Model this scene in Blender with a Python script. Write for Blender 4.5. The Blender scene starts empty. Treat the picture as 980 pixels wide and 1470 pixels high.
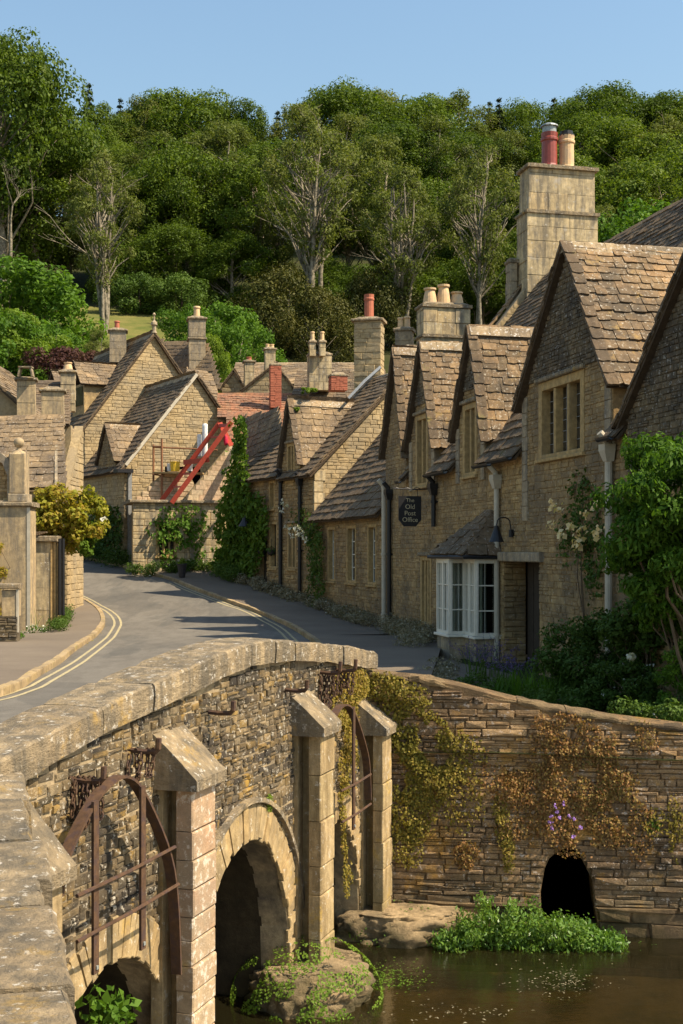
import bpy, bmesh, math, random
import numpy as np
from mathutils import Vector, Matrix, noise
from mathutils.geometry import tessellate_polygon

# ---------------------------------------------------------------- camera, sky, sun, exposure
SC = bpy.context.scene
COL = SC.collection
EYE = Vector((0, 0, 4.6))
FPX, HX, HY = 1800.0, 490.0, 790.0
cam_d = bpy.data.cameras.new("camera")
cam = bpy.data.objects.new("camera", cam_d)
COL.objects.link(cam)
cam.location = EYE
cam.rotation_euler = (math.radians(90), 0, 0)
cam_d.sensor_fit = 'VERTICAL'
cam_d.sensor_height = 36
cam_d.lens = FPX / 1470 * 36
cam_d.shift_y = 55 / 1470
cam_d.clip_start, cam_d.clip_end = 0.1, 3000
SC.camera = cam

SUN = Vector((0.62, -0.20, 0.80)).normalized()
w = bpy.data.worlds.new("World")
SC.world = w
w.use_nodes = True
wn = w.node_tree
bg = wn.nodes["Background"]
sky = wn.nodes.new("ShaderNodeTexSky")
sky.sky_type = 'NISHITA'
sky.sun_disc = False
sky.sun_elevation = math.asin(SUN.z)
sky.sun_rotation = math.atan2(SUN.x, SUN.y)
sky.air_density = 1.9
sky.dust_density = 1.3
sky.ozone_density = 5.0
wn.links.new(sky.outputs[0], bg.inputs[0])
bg.inputs[1].default_value = 0.097
sl = bpy.data.lights.new("sun", 'SUN')
sl.energy = 5.0
sl.angle = math.radians(0.5)
sl.color = (1.0, 0.86, 0.66)
so = bpy.data.objects.new("sun", sl)
COL.objects.link(so)
so.rotation_euler = SUN.to_track_quat('Z', 'Y').to_euler()
SC.view_settings.view_transform = 'Standard'
SC.view_settings.look = 'None'
SC.view_settings.exposure = 0.85
SC.view_settings.gamma = 1
SC.render.film_transparent = False
SC.cycles.max_bounces = 6
SC.cycles.diffuse_bounces = 2
SC.cycles.glossy_bounces = 2
SC.cycles.transmission_bounces = 3
SC.cycles.transparent_max_bounces = 6
SC.cycles.use_denoising = True

RND = random.Random(11)
U_ = RND.uniform

# ---------------------------------------------------------------- frames and pixel rays
def ray(px, py):
    return Vector(((px - HX) / FPX, 1.0, -(py - HY) / FPX))
def at(px, py, Y):
    return EYE + ray(px, py) * Y
def proj(p):
    d = p - EYE
    y = max(d.y, 0.3)
    return HX + d.x / y * FPX, HY - d.z / y * FPX, y
class Fr:
    """a plane: origin O, axes U and V, normal N = U x V"""
    def __init__(s, O, U, V=(0, 0, 1)):
        s.O = Vector(O); s.U = Vector(U).normalized(); s.V = Vector(V).normalized(); s.N = s.U.cross(s.V).normalized()
    def p(s, u, v, n=0.0):
        return s.O + s.U * u + s.V * v + s.N * n
    def px(s, px, py, n=0.0):
        d = ray(px, py); o = s.O + s.N * n
        t = (o - EYE).dot(s.N) / d.dot(s.N)
        q = EYE + d * t - s.O
        return q.dot(s.U), q.dot(s.V)
    def off(s, n):
        return Fr(s.O + s.N * n, s.U, s.V)

# ---------------------------------------------------------------- objects
def props(o, label=None, cat=None, group=None, kind=None):
    if label: o["label"] = label
    if cat: o["category"] = cat
    if group: o["group"] = group
    if kind: o["kind"] = kind
    return o
def link(name, me, mat=None, parent=None, kind=None):
    o = bpy.data.objects.new(name, me)
    COL.objects.link(o)
    if mat is not None and me is not None and len(me.materials) == 0:
        me.materials.append(mat)
    if parent is not None:
        o.parent = parent
        if parent.type == 'EMPTY':
            o.matrix_parent_inverse = Matrix.Translation(-parent.location)
    if kind: o["kind"] = kind
    return o
def thing(name, loc, label, cat, group=None):
    o = bpy.data.objects.new(name, None)
    COL.objects.link(o)
    o.location = loc
    o.empty_display_size = 0.3
    return props(o, label, cat, group)

class MB:
    """collects shapes into one mesh"""
    def __init__(s):
        s.v = []; s.f = []; s.r = []
    def add(s, vs, fs, r=None):
        n = len(s.v)
        s.v.extend([tuple(x) for x in vs])
        s.f.extend([tuple(i + n for i in f) for f in fs])
        r = RND.random() if r is None else r
        s.r.extend([r] * len(fs))
        return s
    def box(s, M):
        """unit cube [-.5,.5]^3 under matrix M"""
        vs = [M @ Vector((x, y, z)) for x in (-.5, .5) for y in (-.5, .5) for z in (-.5, .5)]
        return s.add(vs, [(0, 1, 3, 2), (4, 6, 7, 5), (0, 4, 5, 1), (2, 3, 7, 6), (0, 2, 6, 4), (1, 5, 7, 3)])
    def fbox(s, fr, u0, u1, v0, v1, n0, n1, bev=0.0):
        c = [fr.p(u, v, n) for u in (u0, u1) for v in (v0, v1) for n in (n0, n1)]
        if bev <= 0:
            return s.add(c, [(0, 1, 3, 2), (4, 6, 7, 5), (0, 4, 5, 1), (2, 3, 7, 6), (0, 2, 6, 4), (1, 5, 7, 3)])
        b = bev
        back = [fr.p(u0, v0, n0), fr.p(u1, v0, n0), fr.p(u1, v1, n0), fr.p(u0, v1, n0)]
        mid = [fr.p(u0, v0, n1 - b), fr.p(u1, v0, n1 - b), fr.p(u1, v1, n1 - b), fr.p(u0, v1, n1 - b)]
        fro = [fr.p(u0 + b, v0 + b, n1), fr.p(u1 - b, v0 + b, n1), fr.p(u1 - b, v1 - b, n1), fr.p(u0 + b, v1 - b, n1)]
        fs = [(3, 2, 1, 0), (8, 9, 10, 11)]
        for i in range(4):
            j = (i + 1) % 4
            fs += [(i, j, 4 + j, 4 + i), (4 + i, 4 + j, 8 + j, 8 + i)]
        return s.add(back + mid + fro, fs)
    def tube(s, pts, r, seg=6, cap=True):
        pts = [Vector(p) for p in pts]
        rs = r if isinstance(r, (list, tuple)) else [r] * len(pts)
        rings = []
        for i, p in enumerate(pts):
            a = pts[max(i - 1, 0)]; b = pts[min(i + 1, len(pts) - 1)]
            d = (b - a)
            d = d.normalized() if d.length > 1e-9 else Vector((0, 0, 1))
            x = d.cross(Vector((0.13, 0.97, 0.21))).normalized(); y = d.cross(x)
            rings.append([p + (x * math.cos(t) + y * math.sin(t)) * rs[i] for t in [2 * math.pi * k / seg for k in range(seg)]])
        vs = [q for ring in rings for q in ring]
        fs = []
        for i in range(len(pts) - 1):
            for k in range(seg):
                a = i * seg + k; b = i * seg + (k + 1) % seg
                fs.append((a, b, b + seg, a + seg))
        if cap:
            fs.append(tuple(range(seg))[::-1]); fs.append(tuple((len(pts) - 1) * seg + k for k in range(seg)))
        return s.add(vs, fs)
    def lathe(s, c, prof, seg=14):
        """prof = [(radius, height)...] round a vertical axis at c"""
        c = Vector(c); vs = []; fs = []
        for r, h in prof:
            for k in range(seg):
                t = 2 * math.pi * k / seg
                vs.append(c + Vector((math.cos(t) * r, math.sin(t) * r, h)))
        for i in range(len(prof) - 1):
            for k in range(seg):
                a = i * seg + k; b = i * seg + (k + 1) % seg
                fs.append((a, b, b + seg, a + seg))
        return s.add(vs, fs)
    def strip(s, pts, fr_n, wdt, thk):
        """flat bar following pts; wide along fr_n, thin across"""
        vs = []; fs = []
        pts = [Vector(p) for p in pts]
        for i, p in enumerate(pts):
            a = pts[max(i - 1, 0)]; b = pts[min(i + 1, len(pts) - 1)]
            d = (b - a).normalized(); x = d.cross(fr_n).normalized()
            for q in (-fr_n * wdt / 2 - x * thk / 2, fr_n * wdt / 2 - x * thk / 2, fr_n * wdt / 2 + x * thk / 2, -fr_n * wdt / 2 + x * thk / 2):
                vs.append(p + q)
        for i in range(len(pts) - 1):
            for k in range(4):
                a = i * 4 + k; b = i * 4 + (k + 1) % 4
                fs.append((a, b, b + 4, a + 4))
        fs.append((3, 2, 1, 0)); n = (len(pts) - 1) * 4; fs.append((n, n + 1, n + 2, n + 3))
        return s.add(vs, fs)
    def build(s, name, mat, parent=None, kind=None, smooth=False):
        me = bpy.data.meshes.new(name)
        me.from_pydata(s.v, [], s.f)
        a = me.attributes.new("rnd", 'FLOAT', 'FACE')
        a.data.foreach_set("value", s.r)
        if smooth: me.shade_smooth()
        me.materials.append(mat)
        return link(name, me, mat, parent, kind)

def poly_slab(fr, poly, holes, thick, mb=None):
    """flat slab with holes: front at n=0, back at n=-thick"""
    mb = mb or MB()
    loops = [[Vector((a, b, 0)) for a, b in poly]] + [[Vector((a, b, 0)) for a, b in h] for h in holes]
    tris = tessellate_polygon(loops)
    flat = [q for l in loops for q in l]
    vs = [fr.p(q.x, q.y, 0) for q in flat] + [fr.p(q.x, q.y, -thick) for q in flat]
    n = len(flat); fs = []
    for t in tris:
        a, b, c = [flat[i] for i in t]
        ccw = (b.x - a.x) * (c.y - a.y) - (b.y - a.y) * (c.x - a.x) > 0
        t = tuple(t) if ccw else tuple(reversed(t))
        fs.append(t); fs.append(tuple(i + n for i in reversed(t)))
    k = 0
    for l in loops:
        m = len(l)
        for i in range(m):
            a = k + i; b = k + (i + 1) % m
            fs.append((a, b, b + n, a + n))
        k += m
    return mb.add(vs, fs, 0.5)

def spans(loops, v):
    xs = []
    for l in loops:
        m = len(l)
        for i in range(m):
            (x0, y0), (x1, y1) = l[i], l[(i + 1) % m]
            if (y0 <= v) != (y1 <= v):
                xs.append(x0 + (v - y0) / (y1 - y0) * (x1 - x0))
    xs.sort()
    return [(xs[i], xs[i + 1]) for i in range(0, len(xs) - 1, 2)]
def isect(A, B):
    out = []
    for a in A:
        for b in B:
            lo, hi = max(a[0], b[0]), min(a[1], b[1])
            if hi - lo > 0.02: out.append((lo, hi))
    return out

# ---------------------------------------------------------------- piece meshes (shared)
def unit_stone(rg):
    j = lambda a: rg.uniform(-a, a)
    q = [(-.5 + j(.03), -.5 + j(.05)), (.5 + j(.03), -.5 + j(.05)), (.5 + j(.03), .5 + j(.05)), (-.5 + j(.03), .5 + j(.05))]
    vs = [(x, y, -.6) for x, y in q] + [(x * .985, y * .97, .45 + j(.15)) for x, y in q]
    vs += [(x * rg.uniform(.88, .96), y * rg.uniform(.82, .93), 1 + j(.2)) for x, y in q]
    vs += [(j(.15), j(.1), 1.15 + j(.25))]
    fs = []
    for i in range(4):
        k = (i + 1) % 4
        fs += [(i, k, 4 + k, 4 + i), (4 + i, 4 + k, 8 + k, 8 + i), (8 + i, 8 + k, 12)]
    return vs, fs
def unit_tile(rg):
    """u in [-.5,.5], v in [-.5,.5] (lower edge at -.5), n: 0..1 thick; lower edge ragged"""
    j = lambda a: rg.uniform(-a, a)
    lo = [(-.5 + rg.uniform(0, .03), -.5 + rg.uniform(.04, .12)), (-.44 + j(.02), -.5 + j(.03)), (-.12 + j(.08), -.5 + j(.05)), (.2 + j(.08), -.5 + j(.05)), (.45 + j(.02), -.5 + j(.03)), (.5 - rg.uniform(0, .03), -.5 + rg.uniform(.04, .12))]
    hi = [(-.5 + .2 * i + j(.01), .5) for i in range(6)]
    z = [j(.12) for _ in range(6)]
    top = [(x, y, 1 + z[i]) for i, (x, y) in enumerate(lo)] + [(x, y, 1 + z[i] * .5) for i, (x, y) in enumerate(hi)]
    bot = [(x, y + .02, 0) for x, y in lo] + [(-.5, .5, 0), (.5, .5, 0)]
    vs = top + bot
    fs = []
    for i in range(5):
        fs.append((i, i + 1, 7 + i, 6 + i))
        fs.append((12 + i, 13 + i, i + 1, i))
    fs.append((12, 0, 6, 18)); fs.append((5, 17, 19, 11)); fs.append((12, 18, 19, 17))
    return vs, fs
def unit_slab(rg):
    """ashlar block: crisp, small bevel"""
    j = lambda a: rg.uniform(-a, a)
    q = [(-.5, -.5), (.5, -.5), (.5, .5), (-.5, .5)]
    vs = [(x, y, -.6) for x, y in q] + [(x, y, .8 + j(.05)) for x, y in q] + [(x * .975, y * .95, 1 + j(.1)) for x, y in q]
    fs = [(8, 9, 10, 11)]
    for i in range(4):
        k = (i + 1) % 4
        fs += [(i, k, 4 + k, 4 + i), (4 + i, 4 + k, 8 + k, 8 + i)]
    return vs, fs
_rg = random.Random(5)
UNIT = {"stone": [unit_stone(_rg) for _ in range(14)], "tile": [unit_tile(_rg) for _ in range(14)], "slab": [unit_slab(_rg) for _ in range(6)]}
_PM = {}
def piece_mesh(kind, i, mat):
    k = (kind, i, mat.name)
    if k not in _PM:
        vs, fs = UNIT[kind][i]
        me = bpy.data.meshes.new(kind)
        me.from_pydata(vs, [], fs)
        me.materials.append(mat)
        _PM[k] = me
    return _PM[k]
NPIECE = [0]
def put_pieces(name, many, mats, kind, parent, limit=300, minpx=8.5, stuff_mat=None):
    """mats = list of 4x4 matrices; largest in view become objects, the rest one stuff mesh"""
    sc = []
    for M in mats:
        c = M.translation
        x, y, d = proj(c)
        if c.y < 0.8 or x < -6 or x > 986 or y < -6 or y > 1476:
            sc.append(0); continue
        sx = Vector((M[0][0], M[1][0], M[2][0])); sy = Vector((M[0][1], M[1][1], M[2][1]))
        a = proj(c - sx * .5); b = proj(c + sx * .5); e = proj(c - sy * .5); f = proj(c + sy * .5)
        sc.append(max(math.hypot(a[0] - b[0], a[1] - b[1]), math.hypot(e[0] - f[0], e[1] - f[1])))
    order = sorted(range(len(mats)), key=lambda i: -sc[i])
    solo = [i for i in order[:limit] if sc[i] >= minpx]
    if len(mats) - len(solo) < 12 and sc and max(sc) > minpx:
        solo = order[:limit]
    ss = set(solo)
    V = UNIT[kind]
    for i in solo:
        me = piece_mesh(kind, RND.randrange(len(V)), many)
        o = bpy.data.objects.new(name, me)
        COL.objects.link(o)
        o.parent = parent
        if parent.type == 'EMPTY':
            o.matrix_parent_inverse = Matrix.Translation(-parent.location)
        o.matrix_basis = mats[i]
        NPIECE[0] += 1
    rest = [i for i in range(len(mats)) if i not in ss]
    if rest:
        mb = MB()
        for i in rest:
            vs, fs = V[RND.randrange(len(V))]
            M = mats[i]
            mb.add([M @ Vector(q) for q in vs], fs)
        plural = name + "s"
        o = mb.build(plural, many, parent, kind="stuff")

def fm(fr, u, v, n, su, sv, sn, rot=0.0, tilt=0.0):
    """matrix of a unit piece in frame fr"""
    Uu, Vv, Nn = fr.U, fr.V, fr.N
    if rot:
        c, s_ = math.cos(rot), math.sin(rot)
        Uu, Vv = Uu * c + Vv * s_, Vv * c - Uu * s_
    if tilt:
        c, s_ = math.cos(tilt), math.sin(tilt)
        Vv, Nn = Vv * c - Nn * s_, Nn * c + Vv * s_
    P = fr.p(u, v, n)
    return Matrix(((Uu.x * su, Vv.x * sv, Nn.x * sn, P.x), (Uu.y * su, Vv.y * sv, Nn.y * sn, P.y), (Uu.z * su, Vv.z * sv, Nn.z * sn, P.z), (0, 0, 0, 1)))

def stone_rows(fr, poly, holes, h=(.07, .12), wd=(.12, .3), gap=.012, proud=.02, rot=.01, wob=0.0, kinds_split=False):
    vs_ = [q[1] for q in poly]; v = min(vs_); top = max(vs_)
    loops = [poly] + list(holes); out = []
    while v < top - .02:
        hh = U_(*h)
        if v + hh > top: hh = top - v
        I = isect(isect(spans(loops, v + .004), spans(loops, v + hh - .004)), spans(loops, v + hh * .5))
        for a, b in I:
            u = a
            while u < b - 1e-6:
                ww = U_(*wd) * (U_(.75, 1.3))
                if b - (u + ww) < wd[0] * .7: ww = b - u
                if ww > gap * 2 and kinds_split and RND.random() < .28 and hh > h[0] * 1.15:
                    s = U_(.35, .65)
                    for q0, q1 in ((0, s), (s, 1)):
                        out.append(fm(fr, u + ww / 2, v + hh * (q0 + q1) / 2, 0, ww - gap, hh * (q1 - q0) - gap * .8, proud * U_(.4, 1.5), U_(-rot, rot)))
                elif ww > gap * 2:
                    dv = U_(-wob, wob)
                    out.append(fm(fr, u + ww / 2, v + hh / 2 + dv, 0, ww - gap, hh - gap * U_(.7, 1.2), proud * U_(.4, 1.4), U_(-rot, rot)))
                u += ww
        v += hh
    return out
def masonry(name, parent, fr, poly, holes, mat, backmat, h=(.07, .12), wd=(.12, .3), gap=.012, proud=.02, thick=.35, limit=300, kind="stone", piece="stone", rot=.01, minpx=8.5, wob=0.0, seg=None):
    w_ = poly_slab(fr, poly, holes, thick).build(name, backmat, parent)
    put_pieces(piece, mat, stone_rows(fr, poly, holes, h, wd, gap, proud, rot, wob, kind == 'stone'), kind, w_, limit, minpx)
    return w_

def tile_rows(fr, poly, holes=(), h0=.32, h1=.16, wd=(.25, .5), thick=.035, lap=1.35, tilt=.07, rag=.015):
    """diminishing courses: tall at the eave, short at the ridge"""
    vs_ = [q[1] for q in poly]; v0 = min(vs_); top = max(vs_); v = v0; out = []
    loops = [poly] + list(holes)
    while v < top - .04:
        t = (v - v0) / max(top - v0, .01)
        hh = (h0 * (1 - t) + h1 * t) * U_(.93, 1.07)
        for a, b in spans(loops, min(v + hh * .5, top - .001)):
            u = a - U_(0, .03)
            while u < b - .05:
                ww = U_(*wd) * (1 - .3 * t)
                if b - (u + ww) < wd[0] * .5: ww = b - u + U_(0, .03)
                out.append(fm(fr, u + ww / 2, v + hh * lap / 2 + U_(-rag, rag), U_(.005, .02), ww * .985, hh * lap, thick * U_(.8, 1.3), U_(-.015, .015), tilt + U_(-.02, .03)))
                u += ww
        v += hh
    return out
def roof_plane(parent, fr, poly, mat, basemat, holes=(), name="roof", limit=300, minpx=8.5, thick=.07, under=None, **kw):
    r = poly_slab(fr.off(-.005), poly, holes, thick).build(name, basemat, parent)
    put_pieces("roof_tile", mat, tile_rows(fr, poly, holes, **kw), "tile", r, limit, minpx)
    return r
def plane3(a, b, c):
    """frame with origin a, U towards b, V in the plane towards c"""
    a, b, c = Vector(a), Vector(b), Vector(c)
    U = (b - a).normalized(); V = (c - a); V = (V - U * V.dot(U)).normalized()
    return Fr(a, U, V)
def inpl(fr, P):
    q = Vector(P) - fr.O
    return q.dot(fr.U), q.dot(fr.V)

# ---------------------------------------------------------------- materials
def newmat(name):
    m = bpy.data.materials.new(name); m.use_nodes = True
    nt = m.node_tree; nt.nodes.clear()
    out = nt.nodes.new("ShaderNodeOutputMaterial")
    return m, nt, out
class N:
    def __init__(s, nt): s.nt = nt
    def n(s, t, **kw):
        x = s.nt.nodes.new(t)
        for k, v in kw.items(): setattr(x, k, v)
        return x
    def l(s, a, b): s.nt.links.new(a, b)
    def noise(s, vec, scale, detail=3, rough=.6):
        x = s.n("ShaderNodeTexNoise"); x.inputs["Scale"].default_value = scale; x.inputs["Detail"].default_value = detail; x.inputs["Roughness"].default_value = rough
        s.l(vec, x.inputs["Vector"]); return x.outputs["Fac"]
    def ramp(s, fac, stops, interp='LINEAR'):
        x = s.n("ShaderNodeValToRGB"); x.color_ramp.interpolation = interp
        e = x.color_ramp.elements
        while len(e) < len(stops): e.new(.5)
        for i, (p, c) in enumerate(stops):
            e[i].position = p; e[i].color = (c[0], c[1], c[2], 1) if isinstance(c, tuple) else (c, c, c, 1)
        s.l(fac, x.inputs[0]); return x.outputs[0]
    def math(s, op, a, b=None, c=None):
        x = s.n("ShaderNodeMath", operation=op)
        for i, q in enumerate((a, b, c)):
            if q is None: continue
            if hasattr(q, "links"): s.l(q, x.inputs[i])
            else: x.inputs[i].default_value = q
        return x.outputs[0]
    def mix(s, fac, a, b, mode='MIX'):
        x = s.n("ShaderNodeMix", data_type='RGBA', blend_type=mode)
        if hasattr(fac, "links"): s.l(fac, x.inputs[0])
        else: x.inputs[0].default_value = fac
        for i, q in ((6, a), (7, b)):
            if hasattr(q, "links"): s.l(q, x.inputs[i])
            else: x.inputs[i].default_value = (q[0], q[1], q[2], 1)
        return x.outputs[2]
    def rnd(s):
        a = s.n("ShaderNodeAttribute"); a.attribute_name = "rnd"
        o = s.n("ShaderNodeObjectInfo")
        return s.math('FRACT', s.math('ADD', a.outputs["Fac"], o.outputs["Random"]))
    def pos(s, scale=(1, 1, 1)):
        g = s.n("ShaderNodeNewGeometry"); m = s.n("ShaderNodeMapping"); m.inputs["Scale"].default_value = scale
        s.l(g.outputs["Position"], m.inputs[0]); return m.outputs[0]
    def bsdf(s, col, rough=.9, spec=.2, bump=None, bs=.3, bd=.02, metal=0.0):
        b = s.n("ShaderNodeBsdfPrincipled")
        if hasattr(col, "links"): s.l(col, b.inputs["Base Color"])
        else: b.inputs["Base Color"].default_value = (col[0], col[1], col[2], 1)
        if hasattr(rough, "links"): s.l(rough, b.inputs["Roughness"])
        else: b.inputs["Roughness"].default_value = rough
        b.inputs["Specular IOR Level"].default_value = spec
        b.inputs["Metallic"].default_value = metal
        if bump is not None:
            x = s.n("ShaderNodeBump"); x.inputs["Strength"].default_value = bs; x.inputs["Distance"].default_value = bd
            s.l(bump, x.inputs["Height"]); s.l(x.outputs[0], b.inputs["Normal"])
        return b.outputs[0]

def stone_mat(name, cols, stain=(.05, .045, .04), stain_amt=.4, lichen=None, lichen_amt=.0, lichen2=None, l2_amt=0.0, scale=1.0, streak=False, bs=.6, bd=.02, rough=.92, zlo=None, moss=(.12, .13, .03), pitted=False, tint=(.97, .86, .67)):
    m, nt, out = newmat(name); k = N(nt)
    r = k.rnd(); P = k.pos()
    cols = cols * 2 if len(cols) == 1 else cols
    n = len(cols)
    c = k.ramp(r, [(i / max(n - 1, 1), cols[i]) for i in range(n)])
    n1 = k.noise(P, 9 * scale, 4, .65)
    c = k.mix(1.0, c, k.ramp(n1, [(.25, .6), (.5, .95), (.75, 1.35)]), 'MULTIPLY')
    c = k.mix(1.0, c, tint, 'MULTIPLY')
    n2 = k.noise(k.pos((5, 5, .8)) if streak else P, .9 * scale if not streak else 1.1, 5, .7)
    f = k.ramp(n2, [(.5 - .18 * stain_amt, 0.0), (.62, 1.0)])
    c = k.mix(k.math('MULTIPLY', f, min(stain_amt * 1.3, .85)), c, stain)
    if lichen:
        n3 = k.noise(P, 14 * scale, 5, .75)
        c = k.mix(k.math('MULTIPLY', k.ramp(n3, [(.62 - .2 * lichen_amt, 0.0), (.68 - .2 * lichen_amt, 1.0)]), .8), c, lichen)
    if lichen2:
        n4 = k.noise(P, 2.3 * scale, 5, .7)
        c = k.mix(k.math('MULTIPLY', k.ramp(n4, [(.62 - .2 * l2_amt, 0.0), (.72 - .2 * l2_amt, 1.0)]), .75), c, lichen2)
    if zlo is not None:   # damp, mossy foot above the water
        g = k.n("ShaderNodeSeparateXYZ"); k.l(P, g.inputs[0])
        z = k.math('ADD', g.outputs[2], k.math('MULTIPLY', k.math('SUBTRACT', k.noise(P, 2.2, 4), .5), 1.6))
        c = k.mix(k.math('MULTIPLY', k.ramp(k.math('MULTIPLY', z, 1 / zlo), [(.0, 1.0), (1.0, 0.0)]), .8), c, moss)
    hb = k.noise(P, 38 * scale, 6, .75)
    if pitted:
        hb = k.math('ADD', hb, k.math('MULTIPLY', k.noise(k.pos((1, 1, 2.5)), 7 * scale, 5, .7), 1.6))
    k.l(k.bsdf(c, rough, .15, hb, bs, bd), out.inputs[0])
    return m

M = {}
M['rubble_bridge'] = stone_mat("bridge_rubble", [(.10, .09, .07), (.20, .165, .11), (.30, .24, .15), (.09, .08, .068), (.42, .33, .2), (.15, .13, .10), (.46, .33, .13), (.13, .115, .09), (.33, .28, .2)], (.03, .028, .028), .8, (.55, .50, .40), .25, (.42, .25, .05), .12, 1.2, bs=.9, bd=.02)
M['mortar_bridge'] = stone_mat("bridge_mortar", [(.46, .40, .30), (.40, .34, .25)], (.07, .06, .05), .75, scale=1.4)
M['voussoir'] = stone_mat("arch_stone", [(.36, .29, .18), (.44, .36, .23), (.32, .26, .17), (.40, .31, .18)], (.12, .10, .07), .3, (.55, .5, .4), .1, (.42, .27, .06), .1, streak=True)
M['coping'] = stone_mat("weathered_coping", [(.37, .31, .23), (.44, .375, .28), (.31, .265, .20)], (.12, .105, .08), .95, (.60, .55, .46), .2, (.42, .27, .08), .15, 1.0, streak=True, bs=.9, bd=.03, pitted=True)
M['coping_face'] = M['coping']
M['buttress'] = stone_mat("buttress_stone", [(.40, .34, .225), (.45, .37, .25), (.36, .30, .2)], (.16, .11, .05), .55, (.52, .46, .36), .15, (.44, .28, .05), .3, streak=True, zlo=1.0, moss=(.2, .16, .07))
M['buttress_pink'] = stone_mat("pinkish_buttress_stone", [(.42, .27, .20), (.44, .335, .245), (.40, .24, .175), (.45, .37, .27)], (.30, .24, .16), .8, (.58, .5, .4), .4, (.44, .31, .12), .15)
M['rubble_river'] = stone_mat("river_wall_rubble", [(.40, .285, .18), (.45, .325, .205), (.35, .255, .165), (.48, .36, .24), (.38, .28, .18)], (.10, .07, .045), .85, (.6, .5, .4), .25, (.42, .23, .05), .4, 1.0, bs=1.0, bd=.035, zlo=.8, moss=(.16, .135, .08))
M['mortar_river'] = stone_mat("river_wall_core", [(.33, .235, .15)], (.08, .06, .035), .6, None, 0, (.28, .17, .04), .3, bs=1, bd=.04)
M['rock'] = stone_mat("pale_river_rock", [(.60, .49, .35), (.52, .42, .29)], (.14, .11, .07), .5, None, 0, (.25, .2, .12), .2, 1.5, bs=1, bd=.05, zlo=.35, moss=(.07, .065, .03))
M['rubble_wall'] = stone_mat("cottage_rubble", [(.36, .265, .15), (.42, .32, .185), (.30, .23, .135), (.47, .37, .22), (.38, .285, .165), (.26, .20, .125)], (.15, .115, .075), .6, (.5, .44, .34), .1, (.34, .24, .09), .1, bs=.8)
M['mortar_wall'] = stone_mat("cottage_mortar", [(.31, .23, .13)], (.2, .145, .08), .4)
M['rubble_dark'] = stone_mat("dark_weathered_rubble", [(.17, .145, .105), (.22, .185, .13), (.13, .115, .09), (.25, .2, .14)], (.05, .045, .04), .7, (.42, .4, .36), .2)
M['mortar_dark'] = stone_mat("dark_weathered_mortar", [(.16, .14, .105)], (.06, .055, .045), .6, (.4, .38, .33), .1)
M['rubble_pale'] = stone_mat("pale_far_rubble", [(.41, .34, .23), (.47, .395, .27), (.37, .305, .20), (.50, .425, .30)], (.25, .215, .155), .4, None, 0)
M['mortar_pale'] = stone_mat("pale_far_mortar", [(.36, .30, .20)], (.26, .21, .14), .4)
M['ashlar'] = stone_mat("chimney_ashlar", [(.50, .41, .265), (.56, .47, .32), (.46, .38, .25), (.55, .43, .26)], (.10, .095, .085), .55, (.6, .56, .48), .08, (.4, .36, .3), .1, .8, streak=True, bs=.3, tint=(1, .94, .80))
M['ashlar_grey'] = stone_mat("grey_dressed_stone", [(.38, .33, .255), (.43, .38, .30), (.34, .30, .24)], (.13, .12, .105), .55, (.5, .46, .4), .1, streak=True, bs=.4)
M['dressing'] = stone_mat("window_dressing_stone", [(.46, .35, .19), (.42, .32, .18)], (.2, .16, .1), .3, streak=True, bs=.3)
M['blocks_new'] = stone_mat("new_pale_blocks", [(.60, .50, .39), (.57, .42, .33), (.63, .55, .44), (.50, .36, .28)], (.4, .33, .25), .2, bs=.3)
M['render'] = stone_mat("old_grey_render", [(.48, .40, .28)], (.17, .145, .11), .6, (.22, .2, .17), .15, (.40, .30, .17), .12, .9, streak=True, bs=.5)
M['tile'] = stone_mat("stone_tile_lit", [(.29, .21, .14), (.35, .25, .16), (.20, .155, .11), (.32, .24, .165), (.24, .19, .14), (.38, .275, .175), (.17, .14, .105)], (.085, .07, .052), .7, (.55, .50, .40), .22, (.36, .24, .09), .15, 1.1, bs=.7)  # brighter tile copy, sunlight on the camera facing slopes put into its colour
M['tile_dark'] = stone_mat("stone_tile_shaded", [(.165, .13, .098), (.22, .17, .125), (.13, .107, .085), (.19, .155, .12)], (.075, .06, .045), .5, (.45, .41, .35), .12, (.2, .17, .07), .1, 1.1, bs=.7)  # darker tile copy, shade of slopes turned from the sun put into its colour
M['tile_far'] = stone_mat("stone_tile_far", [(.27, .215, .15), (.32, .25, .175), (.21, .17, .125), (.29, .235, .175)], (.09, .072, .055), .6, (.55, .5, .42), .12, bs=.7)
M['roof_base'] = stone_mat("roof_underside", [(.09, .07, .055)], (.05, .04, .03), .3)
M['pantile'] = stone_mat("red_pantile", [(.36, .17, .11), (.40, .2, .13), (.28, .15, .10), (.34, .21, .14)], (.14, .09, .065), .7, (.35, .3, .2), .1, bs=.5)
M['ridge'] = stone_mat("ridge_stone", [(.36, .31, .24), (.42, .35, .26), (.33, .26, .19)], (.13, .11, .085), .5, (.66, .62, .55), .3, (.42, .26, .12), .15, bs=.8)

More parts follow.
